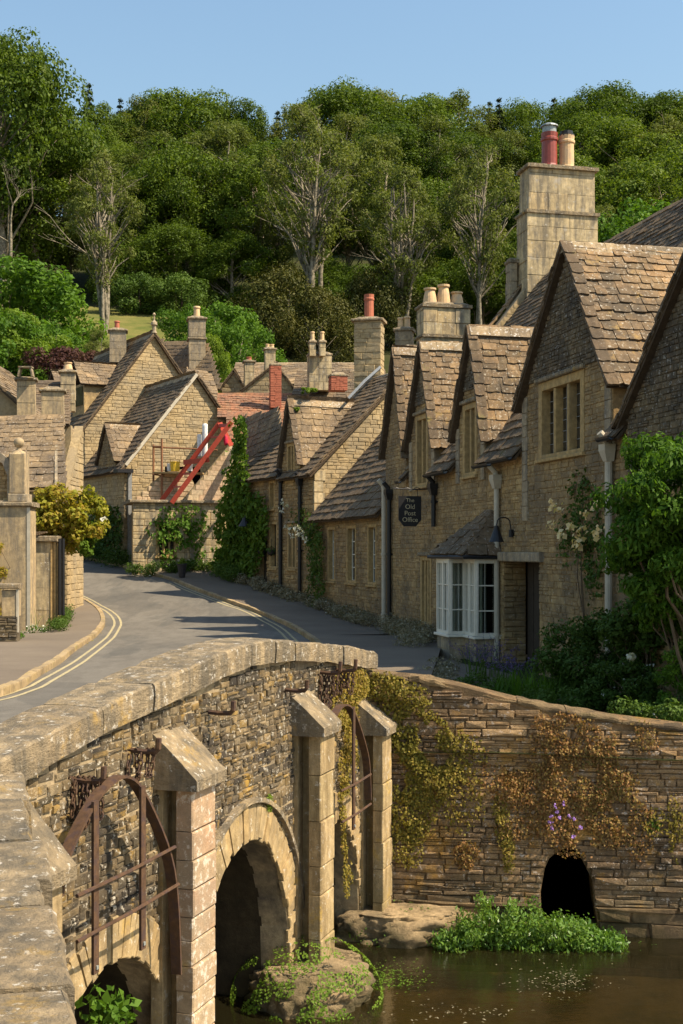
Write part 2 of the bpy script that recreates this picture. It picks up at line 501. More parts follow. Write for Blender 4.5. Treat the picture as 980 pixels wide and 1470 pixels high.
def simple(name, col, rough=.6, metal=0, spec=.3, var=.25, scale=12, col2=None, bs=.2, bd=.01):
    m, nt, out = newmat(name); k = N(nt)
    n = k.noise(k.pos(), scale, 4)
    c = k.mix(1.0, k.mix(0, col, col), k.ramp(n, [(.3, 1 - var), (.7, 1 + var)]), 'MULTIPLY')
    if col2: c = k.mix(k.ramp(k.noise(k.pos(), scale * .7, 5, .7), [(.48, 0.0), (.6, 1.0)]), c, col2)
    k.l(k.bsdf(c, rough, spec, n, bs, bd, metal), out.inputs[0])
    return m
M['iron'] = simple("rusty_iron", (.080, .043, .022), .8, 0, .3, .35, 18, (.06, .035, .028), bs=.5)
M['black'] = simple("black_painted_iron", (.014, .014, .015), .45, 0, .4)
M['white_pipe'] = simple("cream_painted_pipe", (.46, .41, .31), .5, 0, .3, .12, 6, (.42, .37, .28))
M['grey_pipe'] = simple("grey_painted_pipe", (.22, .22, .21), .5)
M['white_paint'] = simple("cream_window_paint", (.70, .65, .53), .45, 0, .4, .06)
M['wood_dark'] = simple("dark_door_wood", (.05, .038, .028), .6)
M['curtain'] = simple("white_curtain", (.62, .60, .54), .9, 0, .1, .2, 3)
M['dark'] = simple("dark_interior", (.003, .0025, .002), 1, 0, 0)  # near black colour stands in for deep shade in culvert and rooms
M['red_steel'] = simple("red_painted_steel", (.42, .065, .035), .55, 0, .3, .15)
M['rust_pole'] = simple("rusty_scaffold_pole", (.24, .11, .05), .7)
M['lead'] = simple("lead_flashing", (.13, .145, .16), .7, 0, .2)
M['terracotta'] = simple("terracotta", (.38, .12, .065), .7, 0, .3, .15, 8)
M['buff_clay'] = simple("buff_clay", (.62, .42, .22), .75, 0, .2, .12, 8, (.5, .36, .22))
M['red_pot'] = simple("red_glazed_pot", (.24, .045, .028), .4, 0, .5, .15, 8)
M['metal'] = simple("zinc_cowl", (.30, .32, .30), .45, .3, .4)
M['yellow'] = simple("yellow_plastic", (.75, .48, .04), .5)
M['white'] = simple("white_plastic", (.75, .74, .7), .5)
M['pink'] = simple("bright_pink_cloth", (.62, .03, .07), .8)
M['bark'] = simple("grey_bark", (.30, .25, .18), .9, 0, .1, .4, 6, (.16, .13, .09), bs=.8, bd=.05)
M['bark_pale'] = simple("pale_bark", (.25, .215, .155), .9, 0, .1, .3, 5, (.10, .09, .06), bs=.8, bd=.05)
M['twig'] = simple("brown_stem", (.12, .085, .05), .9)
M['pot_dark'] = simple("dark_plant_pot", (.035, .03, .03), .5)
M['yellow_line'] = simple("yellow_road_paint", (.42, .35, .19), .8, 0, .1, .15, 30, (.22, .195, .14))
M['sign_gold'] = simple("dull_gold_lettering", (.42, .36, .22), .6)

def glass_mat():
    m, nt, out = newmat("window_glass"); k = N(nt)
    t = k.n("ShaderNodeBsdfTransparent"); t.inputs[0].default_value = (.8, .85, .82, 1)
    g = k.n("ShaderNodeBsdfGlossy"); g.inputs["Roughness"].default_value = .03
    nz = k.noise(k.pos(), 3, 2); bp = k.n("ShaderNodeBump"); bp.inputs["Strength"].default_value = .08; k.l(nz, bp.inputs["Height"]); k.l(bp.outputs[0], g.inputs["Normal"])
    f = k.n("ShaderNodeFresnel"); f.inputs[0].default_value = 1.5
    x = k.n("ShaderNodeMixShader"); k.l(k.math('MULTIPLY_ADD', f.outputs[0], 1.2, .03), x.inputs[0]); k.l(t.outputs[0], x.inputs[1]); k.l(g.outputs[0], x.inputs[2])
    k.l(x.outputs[0], out.inputs[0]); return m
M['glass'] = glass_mat()
def dark_glass():
    m, nt, out = newmat("old_dark_glass"); k = N(nt)
    n = k.noise(k.pos(), 5, 2)
    c = k.mix(k.ramp(k.noise(k.pos(), 2, 2), [(.45, 0.0), (.6, 1.0)]), (.012, .012, .011), (.05, .045, .035))
    k.l(k.bsdf(c, .12, .6, n, .25, .02), out.inputs[0]); return m
M['dark_glass'] = dark_glass()

def leaf_mat(name, cols, trans=.35, rough=.6, spec=.15):
    m, nt, out = newmat(name); k = N(nt)
    a = k.n("ShaderNodeAttribute"); a.attribute_name = "rnd"
    o = k.n("ShaderNodeObjectInfo")
    n = k.noise(k.pos(), .5, 3)
    r = k.math('ADD', k.math('MULTIPLY', a.outputs["Fac"], .45), k.math('ADD', k.math('MULTIPLY', o.outputs["Random"], .4), k.math('MULTIPLY', k.math('SUBTRACT', n, .35), .9)))
    c = k.ramp(r, [(i / max(len(cols) - 1, 1), cols[i]) for i in range(len(cols))])
    b = k.bsdf(c, rough, spec)
    t = k.n("ShaderNodeBsdfTranslucent"); k.l(k.mix(1.0, c, (1.25, 1.3, .6), 'MULTIPLY'), t.inputs[0])
    x = k.n("ShaderNodeMixShader"); x.inputs[0].default_value = trans
    k.l(b, x.inputs[1]); k.l(t.outputs[0], x.inputs[2]); k.l(x.outputs[0], out.inputs[0])
    return m
M['leaf_wood'] = leaf_mat("woodland_leaves", [(.020, .040, .005), (.055, .092, .009), (.108, .158, .015), (.175, .22, .028)])
M['leaf_olive'] = leaf_mat("olive_leaves", [(.045, .065, .013), (.085, .11, .02), (.13, .155, .03), (.18, .19, .045)])
M['leaf_dark'] = leaf_mat("conifer_needles", [(.010, .022, .008), (.02, .038, .011), (.034, .055, .017)], .1)
M['leaf_yew'] = leaf_mat("yew_needles", [(.025, .032, .006), (.055, .06, .010), (.11, .10, .018)], .15)
M['leaf_bright'] = leaf_mat("bright_leaves", [(.08, .14, .014), (.13, .20, .02), (.20, .27, .03)], .4)
M['leaf_fresh'] = leaf_mat("fresh_green_leaves", [(.035, .085, .008), (.075, .15, .014), (.13, .23, .022)], .35)
M['leaf_ivy'] = leaf_mat("ivy_leaves", [(.05, .10, .010), (.10, .17, .018), (.18, .26, .03)], .3)
M['leaf_shrub'] = leaf_mat("dark_shrub_leaves", [(.038, .072, .011), (.066, .115, .017), (.10, .16, .027)], .25)
M['leaf_yellow'] = leaf_mat("yellowing_leaves", [(.09, .12, .012), (.18, .20, .02), (.30, .28, .03), (.34, .24, .04), (.22, .14, .04)], .4)
M['leaf_rust'] = leaf_mat("russet_leaves", [(.10, .085, .02), (.20, .12, .035), (.27, .13, .05), (.32, .22, .07), (.15, .13, .03), (.24, .11, .05)], .3)
M['leaf_wall'] = leaf_mat("wall_creeper_leaves", [(.09, .10, .018), (.17, .15, .025), (.27, .20, .04), (.28, .16, .05)], .3)
M['leaf_cress'] = leaf_mat("watercress_leaves", [(.035, .09, .012), (.075, .16, .02), (.13, .23, .035), (.2, .26, .05)], .35, .4, .4)
M['leaf_dry'] = leaf_mat("edging_plants", [(.12, .10, .06), (.20, .17, .10), (.30, .26, .17), (.10, .10, .04)], .2)
M['leaf_copper'] = leaf_mat("copper_leaves", [(.045, .018, .016), (.07, .03, .022), (.10, .05, .03)], .2)
M['petal_white'] = leaf_mat("white_petals", [(.6, .58, .48), (.75, .72, .62)], .3)
M['petal_cream'] = leaf_mat("cream_apricot_petals", [(.75, .45, .16), (.8, .62, .32), (.82, .7, .42)], .3)
M['petal_violet'] = leaf_mat("violet_petals", [(.30, .16, .50), (.42, .25, .62)], .3)
M['petal_lavender'] = leaf_mat("lavender_petals", [(.12, .08, .20), (.2, .14, .30)], .3)
# ================================================================ ground, road, water
def smooth(pts, y):
    if y <= pts[0][0]: return pts[0][1]
    for (a, za), (b, zb) in zip(pts, pts[1:]):
        if y <= b:
            t = (y - a) / (b - a); return za + (zb - za) * t
    return pts[-1][1]
ZR = [(2, 2.55), (8, 2.75), (12, 2.92), (15.8, 2.68), (20, 2.42), (26, 2.28), (34.5, 2.2), (40, 2.33), (45, 2.6), (50, 3.1), (56, 3.85), (62, 4.35), (70, 5.0)]
def zr(y): return smooth(ZR, y)
def hill(x, y):
    if y < 66: return zr(y)
    t = smooth([(66, 4.7), (78, 10.0), (90, 16), (102, 21.5), (114, 25.5), (130, 33), (150, 42), (175, 51), (200, 55), (400, 60)], y)
    return t + 1.2 * math.sin(x * .06 + y * .03) * min((y - 66) / 30, 1)
def onground(px, py, lift=0.0):
    d = ray(px, py)
    lo, y = 15.8, 15.8
    while y < 70:
        if EYE.z + d.z * y <= zr(y) + lift: break
        y += .05
    return EYE + d * y

def grid(name, x0, x1, y0, y1, nx, ny, fz, mat, kind="structure"):
    mb = MB(); vs = []; fs = []
    for j in range(ny + 1):
        for i in range(nx + 1):
            x = x0 + (x1 - x0) * i / nx; y = y0 + (y1 - y0) * j / ny
            vs.append((x, y, fz(x, y)))
    for j in range(ny):
        for i in range(nx):
            a = j * (nx + 1) + i
            fs.append((a, a + 1, a + nx + 2, a + nx + 1))
    mb.add(vs, fs)
    return mb.build(name, mat, None, kind, smooth=True)

def ground_mat(name, a, b, c3, sc=.5):
    m, nt, out = newmat(name); k = N(nt); P = k.pos()
    c = k.ramp(k.noise(P, sc, 6, .7), [(.3, a), (.5, b), (.7, c3)])
    k.l(k.bsdf(c, .95, .1, k.noise(P, 8, 5), .6, .05), out.inputs[0]); return m
M['grass'] = ground_mat("hill_grass", (.06, .09, .018), (.13, .13, .035), (.22, .175, .06), .25)
M['forest_floor'] = ground_mat("woodland_floor", (.02, .025, .008), (.035, .04, .012), (.05, .045, .02), .3)
M['bed'] = ground_mat("river_gravel", (.03, .028, .010), (.14, .11, .055), (.02, .032, .008), .9)

def asphalt_mat():
    m, nt, out = newmat("worn_asphalt"); k = N(nt); P = k.pos()
    c = k.ramp(k.noise(P, .35, 5, .6), [(.3, (.115, .102, .082)), (.7, (.155, .138, .11))])
    c = k.mix(k.ramp(k.noise(k.pos((1.2, .18, 1)), 1.0, 3), [(.52, 0.0), (.6, .5)]), c, (.09, .085, .072))
    c = k.mix(1.0, c, k.ramp(k.noise(P, 60, 2), [(.3, .72), (.7, 1.28)]), 'MULTIPLY')
    c = k.mix(1.0, c, k.ramp(k.noise(k.pos((1, .35, 1)), 3.2, 5, .7), [(.35, .86), (.6, 1.08)]), 'MULTIPLY')
    c = k.mix(k.ramp(k.noise(k.pos((.5, .16, 1)), .9, 1), [(.60, 0.0), (.605, .35)]), c, (.075, .07, .06))
    k.l(k.bsdf(c, .85, .25, k.noise(P, 90, 2), .3, .01), out.inputs[0]); return m
def pave_mat():
    m, nt, out = newmat("tarred_footway"); k = N(nt); P = k.pos()
    c = k.ramp(k.noise(P, .6, 5, .6), [(.3, (.135, .108, .08)), (.7, (.18, .145, .105))])
    c = k.mix(1.0, c, k.ramp(k.noise(P, 45, 2), [(.3, .85), (.7, 1.15)]), 'MULTIPLY')
    k.l(k.bsdf(c, .9, .15, k.noise(P, 60, 2), .3, .01), out.inputs[0]); return m
M['asphalt'] = asphalt_mat(); M['pave'] = pave_mat()
M['kerb'] = stone_mat("kerb_stone", [(.34, .28, .2), (.42, .35, .25), (.38, .31, .2)], (.14, .11, .07), .4, None, 0, (.25, .22, .05), .2)

def base_z(x, y):
    if y < 15.9: return -.55
    if y < 66: return zr(y) - .06
    return hill(x, y)
grid("river_bed", -40, 60, -60, 15.9, 20, 30, lambda x, y: -.5 + .08 * noise.noise(Vector((x * .7, y * .7, 0))), M['bed'])
def gz(x, y):
    if y > 66: return hill(x, y) - .06
    if x > 2 and y < 34: return min(zr(y), 2.1) - .06
    return zr(y) - .06 - (.5 if (x > 0 and y < 22) else 0)
grid("village_ground", -90, 110, 15.9, 72, 100, 60, gz, M['pave'])
grid("hillside", -190, 210, 72, 400, 60, 80, lambda x, y: hill(x, y) - .02, M['forest_floor'])
# sunlit meadow on the slope behind the far houses
def patch(name, cx, cy, rx, ry, mat, lift=.06):
    mb = MB(); vs = [(cx, cy, hill(cx, cy) + lift)]; fs = []
    n, rings = 40, 6
    for r in range(1, rings + 1):
        for i in range(n):
            t = 2 * math.pi * i / n
            q = (1 + .1 * math.sin(3 * t + 1)) * r / rings
            x = cx + rx * math.cos(t) * q; y = cy + ry * math.sin(t) * q
            vs.append((x, y, hill(x, y) + lift))
    for i in range(n): fs.append((0, 1 + i, 1 + (i + 1) % n))
    for r in range(rings - 1):
        for i in range(n):
            a = 1 + r * n + i; b = 1 + r * n + (i + 1) % n
            fs.append((a, a + n, b + n, b))
    mb.add(vs, fs, .5)
    return mb.build(name, mat, None, "structure")
patch("meadow", -21, 98, 14, 17, M['grass'])

def resample(pts, step):
    out = [Vector(pts[0])]; acc = 0
    for a, b in zip(pts, pts[1:]):
        a, b = Vector(a), Vector(b); L = (b - a).length; d = step - acc
        while d <= L:
            out.append(a.lerp(b, d / L)); d += step
        acc = L - (d - step)
    return out
def chaikin(pts, n=2):
    for _ in range(n):
        q = [pts[0]]
        for a, b in zip(pts, pts[1:]):
            q += [a * .75 + b * .25, a * .25 + b * .75]
        pts = q + [pts[-1]]
    return pts
LK = [(93, 849), (104, 854), (114, 861), (127, 867), (139, 875), (148, 888), (147, 901), (134, 915), (114, 928), (98, 939), (81, 954), (40, 977), (0, 1001), (-60, 1040)]
RK = [(98, 798), (130, 804), (162, 811), (205, 823), (249, 833), (293, 852), (330, 865), (352, 873), (401, 892), (435, 910), (453, 922), (470, 945), (478, 975)]
lk = chaikin([onground(*q) for q in LK]); rk = chaikin([onground(*q) for q in RK])
lk = [Vector((-11.5, 52.5, 0)), Vector((-11.6, 50.8, 0))] + lk
rk = [Vector((-21, 61.5, 0))] + rk + [Vector((.0, 15.9, 0))]
def x_at(line, y):
    best = None
    for a, b in zip(line, line[1:]):
        if (a.y - y) * (b.y - y) <= 0 and abs(a.y - b.y) > 1e-6:
            t = (y - a.y) / (b.y - a.y); x = a.x + (b.x - a.x) * t
            best = x if best is None else best
    return best
def zstrip(name, fl, fr_, y0, y1, lift, mat, step=.5, kind="structure", nx=6):
    mb = MB(); rows = []
    y = y0; vs = []; fs = []
    while y <= y1 + 1e-6:
        a, b = fl(y), fr_(y)
        for i in range(nx + 1): vs.append((a + (b - a) * i / nx, y, zr(y) + lift))
        rows.append(y); y += step
    for j in range(len(rows) - 1):
        for i in range(nx):
            k = j * (nx + 1) + i; fs.append((k, k + 1, k + nx + 2, k + nx + 1))
    mb.add(vs, fs, .5)
    return mb.build(name, mat, None, kind, smooth=True)
def LX(y):
    if y < 16.5: return -6.2
    v = x_at(lk, y)
    return v if v is not None else -11.6 - max(0, y - 52) * 1.1
def BR_INNER(y):   # inner face of the bridge parapet
    return -.51 + .339 * (y - 12.83) - .55
def RX(y):
    if y < 15.9: return BR_INNER(y)
    v = x_at(rk, y)
    return v if v is not None else 0
zstrip("road", lambda y: LX(y) - .05, lambda y: RX(y) + .05, 16, 61.5, .0, M['asphalt'])
zstrip("bridge_deck", lambda y: -6.2, lambda y: BR_INNER(y) + .1, 3, 16, .0, M['asphalt'])

def ribbon(line, off0, off1, lift, name, mat, parent=None, kind=None):
    mb = MB(); vs = []; fs = []
    L = [Vector((p.x, p.y, 0)) for p in line]
    for i, p in enumerate(L):
        d = (L[min(i + 1, len(L) - 1)] - L[max(i - 1, 0)]).normalized(); s_ = Vector((-d.y, d.x, 0))
        for o in (off0, off1):
            q = p + s_ * o; vs.append((q.x, q.y, zr(q.y) + lift))
    for i in range(len(L) - 1): fs.append((2 * i, 2 * i + 1, 2 * i + 3, 2 * i + 2))
    mb.add(vs, fs, .5)
    return mb.build(name, mat, parent, kind)
LY = [(-60, 1062), (0, 1019), (67, 982), (95, 966), (121, 950), (148, 929), (168, 909), (176, 892), (160, 876), (130, 860), (93, 845)]
ly = resample(chaikin([onground(*q) for q in LY]), .4)
ribbon(ly, -.035, .035, .006, "yellow_line", M['yellow_line'], None, "structure")
ribbon(ly, .165, .235, .006, "yellow_line", M['yellow_line'], None, "structure")
RY = [(249, 836), (293, 855), (340, 871), (361, 878), (401, 898), (424, 917), (436, 935)]
ry = resample(chaikin([onground(*q) for q in RY]), .4)
ribbon(ry, -.035, .035, .006, "yellow_line", M['yellow_line'], None, "structure")
ribbon(ry, -.235, -.165, .006, "yellow_line", M['yellow_line'], None, "structure")

def kerb(line, label, side):
    root = thing("kerb", (line[0].x, line[0].y, zr(line[0].y)), label, "kerb")
    pts = resample([Vector((p.x, p.y, 0)) for p in line], .9); mats = []
    for a, b in zip(pts, pts[1:]):
        d = (b - a); L = d.length; m = (a + b) / 2; dz = zr(b.y) - zr(a.y)
        U = Vector((d.x, d.y, dz)).normalized(); V = Vector((-U.y, U.x, 0)).normalized(); Nn = U.cross(V)
        if Nn.z < 0: V = -V; Nn = -Nn
        mats.append(Matrix(((U.x * L * .98, V.x * .14, Nn.x * .12, m.x), (U.y * L * .98, V.y * .14, Nn.y * .12, m.y), (U.z * L * .98, V.z * .14, Nn.z * .12, zr(m.y) + U_(-.005, .01)), (0, 0, 0, 1))))
    put_pieces("kerb_stone", M['kerb'], mats, "slab", root, minpx=4)
kerb(lk[2:], "worn stone kerb curving round the left footway with grass in its joints", -1)
kerb(rk[1:-1], "long stone kerb along the right footway in front of the cottages", 1)
zstrip("left_pavement", lambda y: min(LX(y) - 9, -14), lambda y: LX(y) + .03, 16.6, 52, .105, M['pave'])
PAVE_R = lambda y: min(RX(y) + 12, 1.0 + (y - 16) * .10) if y < 34 else RX(y) + 12 * min((y - 33.9) / 2, 1) + .0
zstrip("right_pavement", lambda y: RX(y) - .03, PAVE_R, 16.0, 61, .105, M['pave'])

def water_mat():
    m, nt, out = newmat("river_water"); k = N(nt)
    n = k.math('ADD', k.noise(k.pos((1, 2.2, 1)), 2.2, 5, .65), k.math('MULTIPLY', k.noise(k.pos((1, 3, 1)), 11, 3), .25))
    bp = k.n("ShaderNodeBump"); bp.inputs["Strength"].default_value = .3; bp.inputs["Distance"].default_value = .025; k.l(n, bp.inputs["Height"])
    f = k.n("ShaderNodeFresnel"); f.inputs[0].default_value = 1.33; k.l(bp.outputs[0], f.inputs["Normal"])
    t = k.n("ShaderNodeBsdfTransparent"); t.inputs[0].default_value = (.5, .42, .24, 1)
    d = k.n("ShaderNodeBsdfDiffuse"); d.inputs[0].default_value = (.032, .028, .011, 1)
    mx0 = k.n("ShaderNodeMixShader"); mx0.inputs[0].default_value = .3; k.l(t.outputs[0], mx0.inputs[1]); k.l(d.outputs[0], mx0.inputs[2])
    g = k.n("ShaderNodeBsdfGlossy"); g.inputs["Roughness"].default_value = .04; k.l(bp.outputs[0], g.inputs["Normal"])
    mx = k.n("ShaderNodeMixShader"); k.l(k.math('MULTIPLY_ADD', f.outputs[0], 1.5, .03), mx.inputs[0]); k.l(mx0.outputs[0], mx.inputs[1]); k.l(g.outputs[0], mx.inputs[2])
    k.l(mx.outputs[0], out.inputs[0]); return m
M['water'] = water_mat()
grid("river", -40, 60, -60, 15.9, 4, 4, lambda x, y: 0.0, M['water'])

M['vault'] = stone_mat('shaded_vault_stone', [(.06, .05, .035)], (.02, .017, .012), .5)  # base colour darkened to carry the shade inside the arches
# ================================================================ the bridge
BF = Fr((-.51, 12.83, 0), (.321, .947, 0))
bridge = thing("stone_bridge", (-.51, 12.83, 0), "old humped stone road bridge with low parapet and three arches over the river", "bridge")
def arch_loop(uc, a, vs_, vt, vb=-.7, n=14):
    l = [(uc - a, vb), (uc - a, vs_)]
    for i in range(1, n):
        t = math.pi * i / n
        l.append((uc - a * math.cos(t), vs_ + (vt - vs_) * math.sin(t) ** .85))
    return l + [(uc + a, vs_), (uc + a, vb)]
ARCH = [(-3.76, 1.0, .35, 1.56), (-1.22, 1.13, .35, 1.9), (1.33, .88, .25, 1.56)]
TOP = [(-5.35, 3.05), (-4.46, 3.19), (-3.98, 3.26), (-2.86, 3.37), (-2.0, 3.46), (-1.04, 3.53), (0.03, 3.47), (.95, 3.37), (2.75, 3.13)]
wall_poly = [(-5.35, -.7)] + [(2.95, -.7)] + list(reversed(TOP))
wall_poly.insert(2, (2.95, 3.1))
# ground loop with arches cut out of the bottom edge
def cut_bottom(poly_top_rev, u0, u1, vb):
    l = [(u0, vb)]
    for uc, a, s_, t in ARCH:
        l += arch_loop(uc, a, s_, t, vb)
    return l + [(u1, vb)] + poly_top_rev
wp = cut_bottom([(2.95, 3.1)] + list(reversed(TOP)), -5.35, 2.95, -.7)
bw = poly_slab(BF, wp, [], .3).build("wall", M['mortar_bridge'], bridge)
ring = []
def in_ring(u, v, pad=.0):
    for uc, a, s_, t in ARCH:
        if v > s_ - .05 and ((u - uc) / (a + .3 + pad)) ** 2 + ((v - s_) / (t - s_ + .3 + pad)) ** 2 < 1: return True
        if v <= s_ and abs(u - uc) < a + .02 : return True
    return False
st = []
for Mx in stone_rows(BF, wp, [], (.05, .105), (.07, .21), .015, .017, .04, .014, True):
    q = Mx.translation - BF.O; u, v = q.dot(BF.U), q.dot(BF.V)
    if not in_ring(u, v): st.append(Mx)
put_pieces("stone", M['rubble_bridge'], st, "stone", bw, 300)
vs_m = []
for uc, a, s_, t in ARCH:
    n = 42
    for i in range(n):
        th = math.pi * (i + .5) / n
        ru, rv = a + .15, (t - s_) + .15
        cu, cv = uc - ru * math.cos(th), s_ + rv * math.sin(th) ** .9
        # outward direction
        du, dv = -math.cos(th) / ru, math.sin(th) / rv
        L = math.hypot(du, dv); du /= L; dv /= L
        rot = math.atan2(dv, du) - math.pi / 2
        arc = math.pi * (a + t - s_) / 2 / n * 1.0
        vs_m.append(fm(BF, cu, cv, 0, arc, .31 * U_(.85, 1.15), .03 * U_(.5, 1.4), rot))
put_pieces("voussoir", M['voussoir'], vs_m, "slab", bridge, minpx=3)
# thin hood course over the middle arch
mb = MB(); pts = []
uc, a, s_, t = ARCH[1]
for i in range(25):
    th = math.pi * (.08 + .84 * i / 24)
    pts.append(BF.p(uc - (a + .35) * math.cos(th), s_ + (t - s_ + .36) * math.sin(th) ** .9, .03))
mb.strip(pts, BF.N, .08, .045); mb.build("hood_course", M['coping'], bridge)
# vaults; added length and closed back end keep the skylight out
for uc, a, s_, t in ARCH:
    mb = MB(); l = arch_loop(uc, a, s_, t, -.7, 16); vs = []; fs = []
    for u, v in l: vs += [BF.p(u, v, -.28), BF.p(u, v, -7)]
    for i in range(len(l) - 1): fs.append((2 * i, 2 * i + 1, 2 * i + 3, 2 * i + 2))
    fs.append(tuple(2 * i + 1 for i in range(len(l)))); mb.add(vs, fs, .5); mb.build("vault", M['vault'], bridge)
# parapet inner face and top fill
mb = MB()
for (u0, v0), (u1, v1) in zip(TOP, TOP[1:]):
    mb.add([BF.p(u0, zr(BF.p(u0, 0).y) - .6, -.42), BF.p(u1, zr(BF.p(u1, 0).y) - .6, -.42), BF.p(u1, v1, -.42), BF.p(u0, v0, -.42)], [(3, 2, 1, 0)])
mb.build("parapet_back", M['mortar_bridge'], bridge)
# coping stones following the hump
COPT = [(-5.35, 3.27), (-4.46, 3.42), (-3.98, 3.48), (-2.86, 3.59), (-2.15, 3.68), (-1.3, 3.735), (-.6, 3.73), (-.03, 3.68), (1.1, 3.57), (2.43, 3.40), (2.76, 3.33)]
def ctop(u): return smooth(COPT, u)
def cbot(u): return smooth(TOP, u)
def coping_stone(P0, P1, zb0, zb1, zt0, zt1, inn, outw, U2, N2, seed, name="coping_stone", parent=None, mat=None, rough=.012):
    """block between two stations; top and faces gently weathered"""
    rg = random.Random(seed); nu, nn = 7, 5
    L = (P1 - P0).length
    vs = []; fs = []
    prof = [(outw, 0), (outw + .006, .5), (outw + .002, .93), (outw - .016, 1.0), (outw * .4, 1.0), (-inn * .5, 1.02), (-inn + .03, 1.0), (-inn, .85), (-inn, 0)]
    for i in range(nu + 1):
        t = i / nu; P = P0.lerp(P1, t); zb = zb0 + (zb1 - zb0) * t; zt = zt0 + (zt1 - zt0) * t
        ins = .012 if i in (0, nu) else 0
        for j, (n_, h) in enumerate(prof):
            q = P + N2 * (n_ * (1 - ins * 1.5))
            z = zb + (zt - zb) * h - (ins if h > .5 else 0)
            nz = noise.noise(Vector((q.x * 3.1, q.y * 3.1, z * 3))) * .016 + noise.noise(Vector((q.x * 11, q.y * 11, z * 9))) * rough * .7
            vs.append((q.x + N2.x * nz * .6, q.y + N2.y * nz * .6, z + nz * .8 + rg.uniform(-.003, .003)))
    m = len(prof)
    for i in range(nu):
        for j in range(m - 1):
            a = i * m + j; fs.append((a, a + m, a + m + 1, a + 1))
        fs.append((i * m + m - 1, (i + 1) * m + m - 1, (i + 1) * m, i * m))
    fs.append(tuple(range(m))); fs.append(tuple(nu * m + k for k in range(m))[::-1])
    mb = MB(); mb.add(vs, fs)
    return mb.build(name, mat or M['coping'], parent)
u = -5.36; k = 0
while u < 2.72:
    L = U_(.5, .95)
    if 2.76 - (u + L) < .4: L = 2.76 - u
    a, b = u + .005, u + L - .005
    coping_stone(BF.p(a, 0), BF.p(b, 0), cbot(a) + .005, cbot(b) + .005, ctop(a) + U_(-.014, .014), ctop(b) + U_(-.014, .014), .47, .075 + U_(-.012, .012), BF.U, BF.N, k, parent=bridge)
    u += L; k += 1
# splayed near end of the parapet, coming towards the camera
P0 = Vector((-2.13, 8.02, 0)); P1 = Vector((-.70, 3.55, 0)); D2 = (P1 - P0).normalized(); N2 = Vector((-D2.y, D2.x, 0)); N2 = N2 if N2.x > 0 else -N2
nearL = [(0, 3.0, 3.2), (1.2, 2.95, 3.12), (2.4, 2.95, 3.04), (3.4, 2.93, 3.0), (4.7, 2.9, 2.98)]
nearf = Fr(P0, D2)
lens = [0, .72, 1.5, 2.15, 2.55, 3.55, 4.68]
edge = [.06, .02, .07, .0, .03, .0, .0]
for i in range(len(lens) - 1):
    a, b = lens[i] + .006, lens[i + 1] - .006
    zt = lambda s: smooth([(x, y) for x, _, y in nearL], s); 
    coping_stone(P0 + D2 * a, P0 + D2 * b, 2.7, 2.7, zt(a) + U_(-.01, .01), zt(b) + U_(-.01, .01), .75, .03 + edge[i], D2, N2, 100 + i, parent=bridge, rough=.03)
mb = MB()
mb.add([P0 + N2 * .0 + Vector((0, 0, 2.75)), P1 + Vector((0, 0, 2.75)), P1 + Vector((0, 0, -.7)), P0 + Vector((0, 0, -.7))], [(0, 1, 2, 3)])
mb.add([P0 - N2 * .7 + Vector((0, 0, 2.75)), P1 - N2 * .7 + Vector((0, 0, 2.75)), P1 - N2 * .7 + Vector((0, 0, 1.9)), P0 - N2 * .7 + Vector((0, 0, 1.9))], [(3, 2, 1, 0)])
mb.build("wing_wall", M['mortar_bridge'], bridge)

# buttresses (> cap, shaft stones); slot for the old sluice boards on the side facing us
def buttress(u0, lipz, zb, mat, w_=.45, p_=.38, rise=.33, label=None):
    vt = lipz - .03
    side = Fr(BF.p(u0, 0, 0), BF.N, (0, 0, 1))          # faces back towards us (-U)
    p_ -= .07
    mb = MB()
    mb.fbox(BF, u0 + .03, u0 + w_ - .03, zb, vt, -.05, .05)            # pier against the wall
    mb.fbox(BF, u0 + .2, u0 + w_ - .03, zb, vt, .05, .2)               # back of slot
    b = mb.build("buttress", M['buttress'], bridge)
    # shaft of big blocks
    v = zb; k = 0
    while v < vt - .02:
        h = U_(.16, .3) if mat == 'buttress_pink' else U_(.28, .5)
        if vt - (v + h) < .15: h = vt - v
        m2 = MB()
        m2.fbox(BF, u0 + .02 + U_(-.006, .006), u0 + w_ - .02 + U_(-.006, .006), v + .004, v + h - .004, .18, p_ + U_(-.008, .01), .012)
        m2.build("stone", M[mat] if (mat != 'buttress_pink' or 0.5 < v < vt - .12) else M['buttress'], b)
        v += h; k += 1
    # cap: sloping slab
    cu0, cu1, o = u0 - .05, u0 + w_ + .05, p_ + .06
    vs = []; fs = []
    nu, nn = 4, 6
    for i in range(nu + 1):
        for j in range(nn + 1):
            s = j / nn; n_ = o * s; z = lipz + .06 + rise * (1 - s)
            uu = cu0 + (cu1 - cu0) * i / nu
            z += noise.noise(Vector((uu * 9, n_ * 9, u0))) * .018
            vs.append(BF.p(uu, z, n_))
    for i in range(nu):
        for j in range(nn):
            a = i * (nn + 1) + j; fs.append((a, a + 1, a + nn + 2, a + nn + 1))
    top = len(vs)
    base = [BF.p(cu0, vt, 0), BF.p(cu0, vt, o), BF.p(cu1, vt, o), BF.p(cu1, vt, 0)]
    vs += base
    e0 = [j for j in range(nn + 1)]; e1 = [nu * (nn + 1) + j for j in range(nn + 1)]
    ef = [i * (nn + 1) + nn for i in range(nu + 1)]
    fs.append(tuple([top] + [top + 1] + e0[::-1]))
    fs.append(tuple([top + 3] + e1 + [top + 2]))
    fs.append(tuple([top + 1, top + 2] + ef[::-1]))
    fs.append((top + 3, top + 2, top + 1, top))
    m3 = MB(); m3.add(vs, fs); m3.build("cap", M['coping'], b)
    return b
buttress(-5.36, 2.50, -.7, 'buttress', .47, .38, .40)
